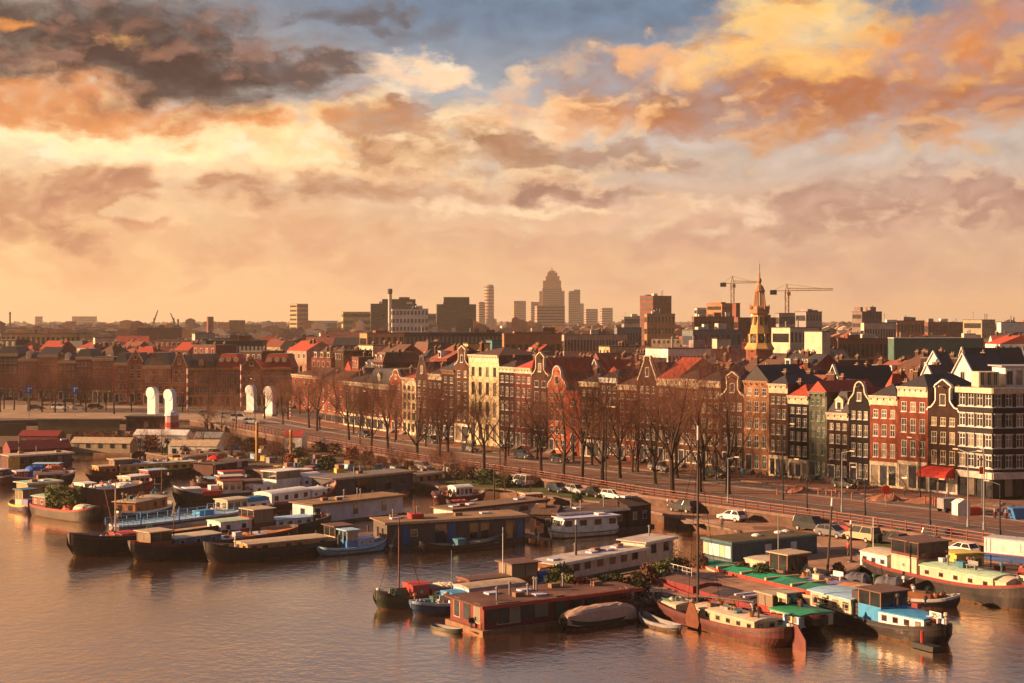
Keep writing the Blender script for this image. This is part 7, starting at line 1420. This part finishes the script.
for x, y, yt, lab, dbl in [(842, 512, 452, 'tall pale street lamp before the bell gable house', 0), (968, 527, 452, 'tall double armed lamp mast before the black corner block', 1), (984, 530, 449, 'single armed lamp mast just right of the double armed one', 0), (920, 500, 440, 'street lamp before the red brick houses', 0), (783, 500, 425, 'street lamp before the grey green house', 0), (716, 480, 405, 'street lamp before the neck gable house', 0), (606, 487, 408, 'thin street lamp beside the large dark elm', 0), (437, 462, 400, 'thin street lamp left of the palace front', 0), (500, 473, 404, 'thin street lamp right of the palace front', 0), (360, 446, 392, 'thin street lamp behind the grey houseboat', 0), (255, 430, 380, 'thin street lamp near the second vent pair', 0), (865, 516, 470, 'short dark lamp post on the road edge below the bell gable', 0), (930, 528, 480, 'short dark lamp post on the road edge below the awning', 0), (1000, 538, 484, 'short dark lamp post on the road edge near the right edge', 0), (807, 512, 462, 'short dark lamp post on the road edge below the grey green house', 0), (728, 503, 458, 'short dark lamp post on the road edge beside the last elm', 0)]:
    P = px(x, y, ZR); lamp(P, zat(yt, P.y) - ZR, lab, random.choice((-.9, 2.2)), GREYM if y > 500 and yt < 460 else BLACKM, bool(dbl))
for x, y, yt, lab in [(827, 577, 498, 'black mooring post with white top beside the quay barges'), (576, 565, 520, 'thin rusty mooring post on the quay at the teal pavilion'), (851, 562, 520, 'short dark post with round base on the open quay'), (494, 507, 470, 'slim dark post on the garden bank')]:
    P = px(x, y, ZQ); t = thing('mooring_post', lab, 'post', P, 0, 'tall posts on the quay'); h = zat(yt, P.y) - ZQ; o = MB().tube((0, 0, -.2), (.5 if x > 800 and yt < 510 else 0, 0, h * .9), .14, .1, 8).build('post', P_['tar'], t); MB().tube((.5 if x > 800 and yt < 510 else 0, 0, h * .9), (.55 if x > 800 and yt < 510 else 0, 0, h), .12, .1, 8).build('cap', WHITE if y > 570 or yt > 519 else P_['tar'], t); MB().lathe([(.5, -.02), (.45, .15)], 10).build('foot', P_['tar'], t)
for x, y, lab in [(668, 502, 'first'), (690, 505, 'second'), (738, 510, 'third'), (745, 512, 'fourth'), (608, 492, 'fifth'), (560, 485, 'sixth')]:
    P = px(x, y, ZQ + 1.0); t = thing('wall_lamp', f'small white globe lamp against the retaining wall, {lab} of six', 'lamp', (P.x, P.y, ZQ), 0, 'globe lamps along the retaining wall'); MB().tube((0, 0, -.1), (0, 0, 1.1), .04).build('post', BLACKM, t); MB().lathe([(.05, 0), (.18, .08), (.2, .2), (.14, .34), (.03, .38)], 10, (0, 0, 1.05)).build('lamp_globe', WHITE, t)
# ------------------------------------------------------------------ vents, signs, striped poles, container, barriers
VM = paint('vent_white', (.85, .83, .80), .6)
for x, y, yt, lab in [(153, 423, 387, 'white tunnel vent shaft with rounded hood, first from the left'), (170.5, 424, 389, 'white tunnel vent shaft with rounded hood, second from the left'), (251.5, 412, 385, 'white tunnel vent shaft with rounded hood, third from the left'), (270, 416, 386, 'white tunnel vent shaft with rounded hood, fourth from the left')]:
    P = px(x, y, ZR); u = P.y / F_PX; W = 10.5 * u if x < 200 else 9.5 * u; h = zat(yt, P.y) - ZR; t = thing('vent_shaft', lab, 'vent shaft', P, -.55, 'white tunnel vents')
    r = W * .56; MB().box(-W / 2 + .05, -W * .26, 0, W / 2 + .1, W * .26, h - r * .9).build('shaft', VM, t)
    b = MB(); b.prism([(-W * .08 + r * math.cos(6.2832 * q / 20), h - r + r * math.sin(6.2832 * q / 20)) for q in range(20)], -W * .3, W * .3, 'y'); b.build('hood', VM, t)
    MB().box(-W * .08 - r - .12, -W * .2, h - r * 1.3, -W * .08 - r * .7, W * .2, h - r * .7).build('vent_mouth', P_['grey'], t); MB().box(-W * .62, -W * .45, -.1, W * .62, W * .45, .5).build('plinth', con, t)
for x, y, yt, lab in [(187.5, 413, 370, 'red and white striped pole before the gabled end wing'), (241, 411, 366, 'red and white striped pole before the red mansard pavilions'), (148, 404, 364, 'red and white striped pole behind the left vents'), (290.5, 418, 402, 'short red and white striped pole right of the fourth vent')]:
    P = px(x, y, ZR); h = zat(yt, P.y) - ZR; t = thing('striped_pole', lab, 'pole', P, 0, 'striped poles before the hotel'); n_ = 10; b = MB()
    for k in range(n_): b.tube((0, 0, h * k / n_), (0, 0, h * (k + 1) / n_), .22, n=8, m=k % 2)
    b.build('pole', [P_['red'], WHITE], t); MB().lathe([(.22, 0), (.35, .2), (.05, .5)], 8, (0, 0, h)).build('finial', CREAM, t)
for x, y, yt, lab in [(29, 418, 386, 'blue square traffic sign on a tall pole at the far left'), (75, 416, 386, 'blue square traffic sign on a pole before the dark terrace')]:
    P = px(x, y, ZR); h = zat(yt, P.y) - ZR; t = thing('traffic_sign', lab, 'sign', P, 0, 'blue signs on the left square'); MB().tube((0, 0, -.1), (0, 0, h), .09, n=6).build('post', GREYM, t); u = P.y / F_PX; MB().box(-3.4 * u, -.16, h - 7.5 * u, 3.4 * u, -.09, h).build('sign_board', paint('sign_blue', (.03, .10, .42)), t)
    b = MB(); b.box(-.25, -.2, h - 5.6 * u, .0, -.165, h - 1.6 * u); b.box(.0, -.2, h - 2.6 * u, .9, -.165, h - 1.8 * u); b.build('arrow', WHITE, t)
t = thing('striped_cone', 'small red white and blue striped kiosk at the foot of the second vent', 'kiosk', px(172, 432, ZQ), 0); MB().lathe([(1.7, 0), (1.6, 4)], 10).build('wall', paint('faded_red_white', (.5, .3, .28)), t); MB().lathe([(1.9, 4), (1.3, 4.9), (.1, 5.5)], 10).build('roof', P_['white'], t); MB().lathe([(1.72, 1.2), (1.7, 2.4)], 10).build('stripe', P_['red'], t)
# tunnel ramp wall and bank buildings at left
gw = thing('ramp_wall', 'long low grey green wall of the tunnel ramp at far left', 'wall', px(38, 434, ZQ), 0); A, B = px(38, 434, ZQ), px(126, 432, ZQ)
MB().box(0, 0, -.1, B.x - A.x, .6, 3.4).build('wall', M2('green_grey_wall', (.16, .14, .09)), gw); MB().box(-.2, -.2, 3.4, B.x - A.x + .2, .8, 3.7).build('coping', M2('coping', (.35, .25, .18)), gw)
gw = thing('ramp_wall', 'short dark wall continuing the ramp to the left edge', 'wall', px(-60, 436, ZQ), 0); A, B = px(-60, 436, ZQ), px(36, 434, ZQ); MB().box(0, 0, -.1, B.x - A.x - .5, .6, 3.0).build('wall', M2('dark_ramp_wall', (.09, .06, .05)), gw)
gw = thing('brick_building', 'low brown brick pump house below the white vents', 'building', px(126, 432, ZQ), 0); A, B = px(126, 436, ZQ), px(168, 436, ZQ); W = B.x - A.x; MB().box(0, 0, -.1, W, 7, 3.6).build('wall', brick('brown'), gw); MB().box(-.3, -.3, 3.6, W + .3, 7.3, 3.9).build('roof', BITUMEN, gw)
for k in range(5): MB().box(W * (k + .5) / 5 - .5, -.06, 1.2, W * (k + .5) / 5 + .5, .02, 2.6).build('window', GLASS, gw)
for k, (x, y, w, h, wc, rc, lab) in enumerate([(193, 450, 6, 2.6, 'cream', 'grey', 'small pale cottage with grey pitched roof on the bank'), (133, 447, 12, 2.6, 'white', 'white', 'row of white sheds along the bank behind the yellow barge'), (283, 452, 4, 3.2, 'white', 'red', 'small white kiosk with red top on the bank near the yellow posts'), (70, 452, 13, 1.9, 'sand', 'sand', 'long sandy roofed shed on the bank above the plum houseboat'), (168, 458, 10, 2.4, 'white', 'sand', 'white canvas covered shed on the bank behind the yellow barge'), (18, 448, 9, 2.6, 'maroon', 'darkred', 'dark red shed on the bank at the far left')]):
    P = px(x, y, ZQ); t = thing('shed', lab, 'shed', P, -.15); MB().box(0, 0, -.1, w, 4, h).build('wall', P_[wc], t); roof_poly('ridge_x', w, 4, h, 1.1).build('roof', [P_[rc], P_[wc]], t)
    for q in range(max(1, int(w / 2.5))): MB().box(w * (q + .5) / max(1, int(w / 2.5)) - .4, -.05, .9, w * (q + .5) / max(1, int(w / 2.5)) + .4, .02, 1.9).build('window', GLASS, t)
for x, y, yt, lab in [(257, 462, 424, 'left yellow mooring post on the bank'), (291, 459, 432, 'right yellow mooring post on the bank')]:
    P = px(x, y, ZQ); t = thing('yellow_post', lab, 'post', P, 0); MB().tube((0, 0, -.1), (0, 0, zat(yt, P.y) - ZQ), .3, .28, 10).build('post', mat('ochre_post', (.5, .26, .05), .7), t); MB().lathe([(.34, 0), (.34, .3), (.1, .5)], 10, (0, 0, zat(yt, P.y) - ZQ)).build('cap', P_['sand'], t)
P = px(215, 476, ZQ); t = thing('parasol', 'bright red parasol open above the barges', 'parasol', P, 0); h = 3.6; MB().tube((0, 0, -.5), (0, 0, h), .05).build('pole', P_['wood'], t); MB().lathe([(1.5, h - .6), (1.45, h - .5), (.8, h - .15), (.04, h + .1)], 8).build('canopy', paint('parasol_red', (.75, .02, .01), .7), t)
# yard clutter on the bank between the shrubs (each a thing of its own)
g = random.Random(8); cols = ['white', 'yellow', 'blue', 'red', 'cream', 'grey', 'varnish', 'lightblue', 'orange', 'teal']; YC = {}
for k in range(46):
    x = g.uniform(180, 420) if k < 34 else g.uniform(60, 175); ysh = 466 - (270 - x) * .12 if x < 270 else 472 + (x - 270) * .05; y = ysh - g.uniform(1.5, 13); P = px(x, y, ZQ); c = g.choice(cols); kd = g.choice(('upturned_boat', 'crate', 'garden_table', 'stacked_boxes')); YC.setdefault((c, kd), []).append(x)
    nth = len(YC[(c, kd)]); t = thing(kd, f"{c} {kd.replace('_', ' ')} on the bank" + (f", piece {nth} of that kind counted by distance" if False else ''), kd.split('_')[-1], P, g.uniform(0, 3.1), None); b = MB()
    if kd == 'upturned_boat':
        n_ = 8
        for i in range(n_):
            u0, u1 = -1 + 2 * i / n_, -1 + 2 * (i + 1) / n_; f = lambda u: .85 * math.sqrt(max(.003, 1 - u * u))
            for j in range(6):
                a0, a1 = math.pi * j / 6, math.pi * (j + 1) / 6; b.face([(u0 * 2.2, f(u0) * math.cos(a0), f(u0) * math.sin(a0) * .8), (u1 * 2.2, f(u1) * math.cos(a0), f(u1) * math.sin(a0) * .8), (u1 * 2.2, f(u1) * math.cos(a1), f(u1) * math.sin(a1) * .8), (u0 * 2.2, f(u0) * math.cos(a1), f(u0) * math.sin(a1) * .8)])
        b.build('hull', P_[c], t); MB().box(-2.1, -.04, .6, 2.1, .04, .78).build('keel', P_['wood'], t)
    elif kd == 'garden_table': MB().box(-.8, -.5, .7, .8, .5, .76).build('table_top', P_[c], t); [MB().box(sx * .7 - .04, sy * .4 - .04, 0, sx * .7 + .04, sy * .4 + .04, .7).build('leg', P_['wood'], t) for sx in (-1, 1) for sy in (-1, 1)]
    elif kd == 'crate': MB().box(-.8, -.6, 0, .8, .6, 1.0).build('box', P_[c], t); MB().box(-.85, -.65, 1.0, .85, .65, 1.1).build('lid', P_['grey'], t)
    else: MB().box(-1, -.7, 0, 1, .7, .8).build('box', P_[c], t); MB().box(-.8, -.6, .8, .5, .6, 1.5, 0, Matrix.Rotation(.3, 4, 'Z')).build('box', P_['wood'], t)
    t['_c'] = x
grp = {}
for o in [o for o in bpy.data.objects if '_c' in o.keys()]: grp.setdefault(o['label'], []).append(o)
for lab, L in grp.items():
    L.sort(key=lambda o: o['_c'])
    for k, o in enumerate(L):
        if len(L) > 1: o['label'] = ('leftmost', 'second', 'third', 'fourth', 'fifth', 'sixth', 'seventh')[min(k, 6)] + ' of the ' + lab.replace(' on the bank', 's on the bank, from the left') if k else 'leftmost of the ' + lab.replace(' on the bank', 's on the bank')
        del o['_c']
# site container at the right
P = px(984, 560, ZQ); E = px(1040, 566, ZQ); rz, L = rs(P, E); t = thing('site_container', 'white site cabin with dark blue lower band at the right edge', 'container', P, rz)
MB().box(0, 0, .8, 9, 2.6, 2.5).build('body', paint('container_white', (.7, .68, .68), .5), t); MB().box(-.02, -.02, .05, 9.02, 2.62, .8).build('base_band', paint('container_blue', (.03, .08, .24)), t); MB().box(-.05, -.05, 2.5, 9.05, 2.65, 2.6).build('roof', paint('container_grey', (.5, .5, .52)), t); MB().box(-.03, -.035, .8, 9.02, .0, .88).build('red_line', P_['red'], t); MB().box(1.2, -.04, 1.2, 4.2, .02, 2.3).build('panel', WHITE, t)
for k in range(18): MB().box(.2 + k * .5, -.045, 1.0, .26 + k * .5, .0, 2.45).build('rib', paint('container_grey', (.5, .5, .52)), t) if not 1.0 < .2 + k * .5 < 4.3 else None
# road works by the corner
for k, (x, y, lab) in enumerate([(886, 497, 'round red sign board on the pavement before the red houses'), (982, 494, 'red square sign hanging at the lamp mast by the black block')]):
    P = px(x, y + 10, ZR); t = thing('traffic_sign', lab, 'sign', P, 0); h = 3.0 if k == 0 else 5; MB().tube((0, 0, 0), (0, 0, h), .05).build('post', GREYM, t)
    if k == 0: MB().tube((0, -.06, 2.4), (0, -.12, 2.4), .62, n=20).build('sign_board', paint('sign_red', (.7, .05, .02)), t)
    else: MB().box(-.4, -.12, 4.2, .4, -.06, 5.2).build('sign_board', paint('sign_red', (.7, .05, .02)), t)
for k, (x, y, lab) in enumerate([(1000, 518, 'left of two red and white road barriers at the right edge'), (1011, 519, 'right of two red and white road barriers at the right edge')]):
    P = px(x, y, ZR); t = thing('road_barrier', lab, 'barrier', P, .1, 'road barriers'); b = MB()
    for i in range(4):
        for j in range(2): b.box(-.8 + i * .4, -.05, .35 + j * .45, -.4 + i * .4, .05, .8 + j * .45, (i + j) % 2)
    b.build('barrier_board', [P_['red'], WHITE], t); [MB().box(sx - .05, -.3, 0, sx + .05, .3, .35).build('foot', BLACKM, t) for sx in (-.7, .7)]
P = px(1022, 519, ZR); t = thing('waste_container', 'blue skip cut by the right picture edge', 'skip', P, .1); MB().prism([(-1.2, 0), (1.2, 0), (1.6, 1.4), (-1.6, 1.4)], -.8, .8, 'y').build('body', P_['blue'], t); MB().box(-1.65, -.85, 1.4, 1.65, .85, 1.5).build('rim', P_['blue'], t)
P = px(961, 515, ZR); t = thing('work_tent', 'small white work tent with red top on the road near the black block', 'tent', P, .2); MB().box(-.9, -.8, 0, .9, .8, 1.6).build('wall', P_['white'], t); MB().prism([(-1, 1.6), (1, 1.6), (0, 2.2)], -.9, .9, 'y').build('roof', P_['white'], t); MB().box(.9, -.7, 0, 2.6, .7, 1.0).build('awning', paint('sign_red', (.7, .05, .02)), t)
P = px(948, 512, ZR); t = thing('work_trailer', 'small grey work trailer left of the white tent', 'trailer', P, .3); MB().box(-1.2, -.8, .5, 1.2, .8, 1.9).build('body', P_['grey'], t); [link('wheel', TYM, t, (sx, sy, .33)) for sx in (-.7, .7) for sy in (-.85, .85)]
# rubble and sand heaps
def heap(P, r, h, m, label):
    b = MB(); n_ = 14; g = random.Random(int(P.x * 10)); rings = [[(r * q * (1 + g.uniform(-.2, .2)) * math.cos(6.283 * k / n_), r * q * .7 * (1 + g.uniform(-.2, .2)) * math.sin(6.283 * k / n_), h * (1 - q ** 1.4) * g.uniform(.75, 1.1) if q < 1 else 0) for k in range(n_)] for q in (1, .8, .55, .25)]
    for a, c in zip(rings, rings[1:]):
        for k in range(n_): b.face([a[k], a[(k + 1) % n_], c[(k + 1) % n_], c[k]])
    b.face(rings[-1]); o = b.build('sand_heap', m, None); o.location = P; tag(o, label, 'heap')
heap(px(885, 500, ZR), 3, 1.0, mat('red_sand', (.3, .12, .07), .95, .4, 2), 'reddish sand heap on the pavement before the red houses')
heap(px(930, 502, ZR), 4, .8, mat('red_sand', (.3, .12, .07), .95, .4, 2), 'low broad sand heap below the red awning')
heap(px(800, 492, ZR), 2.4, .9, mat('red_sand', (.3, .12, .07), .95, .4, 2), 'small sand heap before the black cream windowed house')
heap(px(1000, 506, ZR), 4, .6, mat('grey_rubble', (.22, .15, .12), .95, .4, 2), 'flat rubble heap before the black corner block')
for k in range(16):
    x = g.uniform(770, 960); y = 490 + (x - 770) * .07 + g.uniform(0, 6); P = px(x, y, ZR) + Vector((0, 0, .14)); t = thing('bollard', 'small red brown bollard on the cluttered right hand pavement', 'bollard', P, 0, 'bollards on the right hand pavement'); MB().lathe([(.12, 0), (.1, .8), (.13, .85), (.04, 1.0)], 8).build('post', FRED, t)
# people
SKIN = mat('skin', (.45, .26, .18), .6); 
def person(P, rz, top, legs, label, walk=.25):
    t = thing('person', label, 'person', P, rz); me = bpy.data.meshes.new('body'); V = [(0, 0, .92), (0, 0, 1.15), (0, 0, 1.42), (0, 0, 1.52), (0, 0, 1.66), (.02, 0, 1.76), (-.03, .1, .88), (walk * .5, .1, .48), (walk * .9, .1, .08), (walk + .12, .1, .05), (-.03, -.1, .88), (-walk * .3, -.1, .48), (-walk * .9, -.1, .1), (-walk * .9 + .14, -.1, .05), (0, .2, 1.4), (-.06, .26, 1.15), (.06, .27, .93), (0, -.2, 1.4), (.06, -.26, 1.15), (.16, -.25, .95)]
    E = [(0, 1), (1, 2), (2, 3), (3, 4), (4, 5), (0, 6), (6, 7), (7, 8), (8, 9), (0, 10), (10, 11), (11, 12), (12, 13), (2, 14), (14, 15), (15, 16), (2, 17), (17, 18), (18, 19)]
    RR = [.15, .15, .17, .06, .10, .08, .10, .07, .05, .04, .10, .07, .05, .04, .07, .05, .035, .07, .05, .035]; me.from_pydata(V, E, []); me.materials.append(top); me.materials.append(legs); me.materials.append(SKIN)
    o = link('body', me, t); sk = o.modifiers.new('skin', 'SKIN'); o.modifiers.new('sub', 'SUBSURF').levels = 1
    for i, r in enumerate(RR): me.skin_vertices[0].data[i].radius = (r, r)
    me.skin_vertices[0].data[0].use_root = True
    dg = bpy.context.evaluated_depsgraph_get(); m2 = bpy.data.meshes.new_from_object(o.evaluated_get(dg)); o.modifiers.clear(); o.data = m2
    for f in m2.polygons: f.material_index = 1 if f.center.z < .92 else (2 if f.center.z > 1.5 else 0)
    MB().lathe([(.1, 1.68), (.115, 1.74), (.1, 1.83), (.03, 1.87)], 8, (-.01, 0, 0)).build('hair', P_['tar'], t)
pe = [(637, 468, 'black', 'navy', 'person in black walking before the cream pediment house'), (592, 464, 'darkgrey', 'tar', 'person in dark grey by the bright red party wall'), (786, 483, 'black', 'black', 'person in dark clothes before the black cream windowed house'), (808, 487, 'grey', 'tar', 'person in grey before the grey green house'), (640, 466, 'red', 'black', 'person in red beside the walker in black'), (948, 503, 'darkgrey', 'blue', 'person in dark jacket under the red awning')]
for k, (x, y, a, c, lab) in enumerate(pe): person(px(x, y, ZR) + Vector((0, 0, .15)), random.uniform(0, 6), P_[a], P_.get(c, P_['tar']), lab)

# bicycles along the railing and the house fronts
def bike_proto():
    t = thing('bicycle', 'dark upright bicycle standing among the others along the road', 'bicycle', (0, 0, -50), 0, 'bicycles parked along the road'); f = MB()
    for a, c in (((-.5, .33), (-.1, .32)), ((-.5, .33), (-.2, .85)), ((-.1, .32), (-.25, .95)), ((-.1, .32), (.38, .8)), ((-.22, .8), (.36, .9)), ((.34, 1.05), (.55, .33))): f.tube((a[0], 0, a[1]), (c[0], 0, c[1]), .03, n=4)
    f.build('frame', P_['black'], t); MB().box(-.38, -.07, .95, -.12, .07, 1.0).build('saddle', P_['wood'], t); MB().tube((.3, -.28, 1.08), (.3, .28, 1.08), .025, n=4).build('handlebar', GREYM, t); w = MB()
    for k in range(12):
        a, c = 6.2832 * k / 12, 6.2832 * (k + 1) / 12; w.tube((.33 * math.cos(a), 0, .33 * math.sin(a)), (.33 * math.cos(c), 0, .33 * math.sin(c)), .03, n=4)
    for k in range(4): a = math.pi * k / 4; w.tube((-.32 * math.cos(a), 0, -.32 * math.sin(a)), (.32 * math.cos(a), 0, .32 * math.sin(a)), .006, n=3)
    me = w.mesh('bicycle_wheel', TYRE); link('wheel', me, t, (-.5, 0, .33)); link('wheel', me, t, (.55, 0, .33)); return t
B0 = bike_proto(); snap(B0); g = random.Random(5); first = True
spots = [(px(x, y, ZR) + Vector((0, 0, .03))) for x, y in [(k, (463 + (k - 430) * .154) - 1.8) for k in range(440, 640, 9)]] + [facpt(k).lerp(Vector((facpt(k).x - 9, facpt(k).y - 7, ZR)), .28) + Vector((0, 0, .145)) for k in list(range(430, 540, 7)) + list(range(660, 900, 8))]
for P in spots:
    P = P + Vector((g.uniform(-.5, .5), g.uniform(-.5, .5), 0)); o = B0 if first else copy_tree(B0); first = False; o.location = P; o.rotation_euler = (R(6), 0, g.uniform(.2, 1.2))
# paving repairs on the open quay
for k, (x, y, s_) in enumerate([(700, 522, 2.6), (770, 528, 2.2), (800, 545, 3), (850, 552, 2.4), (880, 556, 3), (760, 536, 2), (655, 590, 1.8), (690, 580, 2), (900, 560, 2), (725, 517, 3)]):
    P = px(x, y, ZQ); c = [(P.x + s_ * q * g.uniform(.8, 1.2), P.y + s_ * .8 * r_ * g.uniform(.8, 1.2)) for q, r_ in ((-1, -1), (1, -1), (1, 1), (-1, 1))]; poly('paving_patch', c, ZQ + .004 + .0015 * k / 10, mat('patched_paving', (.17, .09, .06), .9, .3, .8) if k % 2 else mat('pale_patched_paving', (.45, .3, .2), .9, .3, .8))
for k, (x, y, a, lab) in enumerate([(702, 474, 'tar', 'person in brown before the deep cream corniced house'), (742, 479, 'navy' if 'navy' in P_ else 'blue', 'person in blue before the orange brick house'), (858, 492, 'darkgrey', 'person before the bell gable house'), (905, 498, 'sand', 'person in a beige coat before the red brick house'), (848, 556, 'red', 'person in a red jacket walking on the open quay'), (722, 530, 'grey', 'person in grey on the quay by the lone white hatchback')]): person(px(x, y, ZR if y < 510 else ZQ) + Vector((0, 0, .15 if y < 510 else .01)), g.uniform(0, 6), P_[a], P_['tar'], lab)
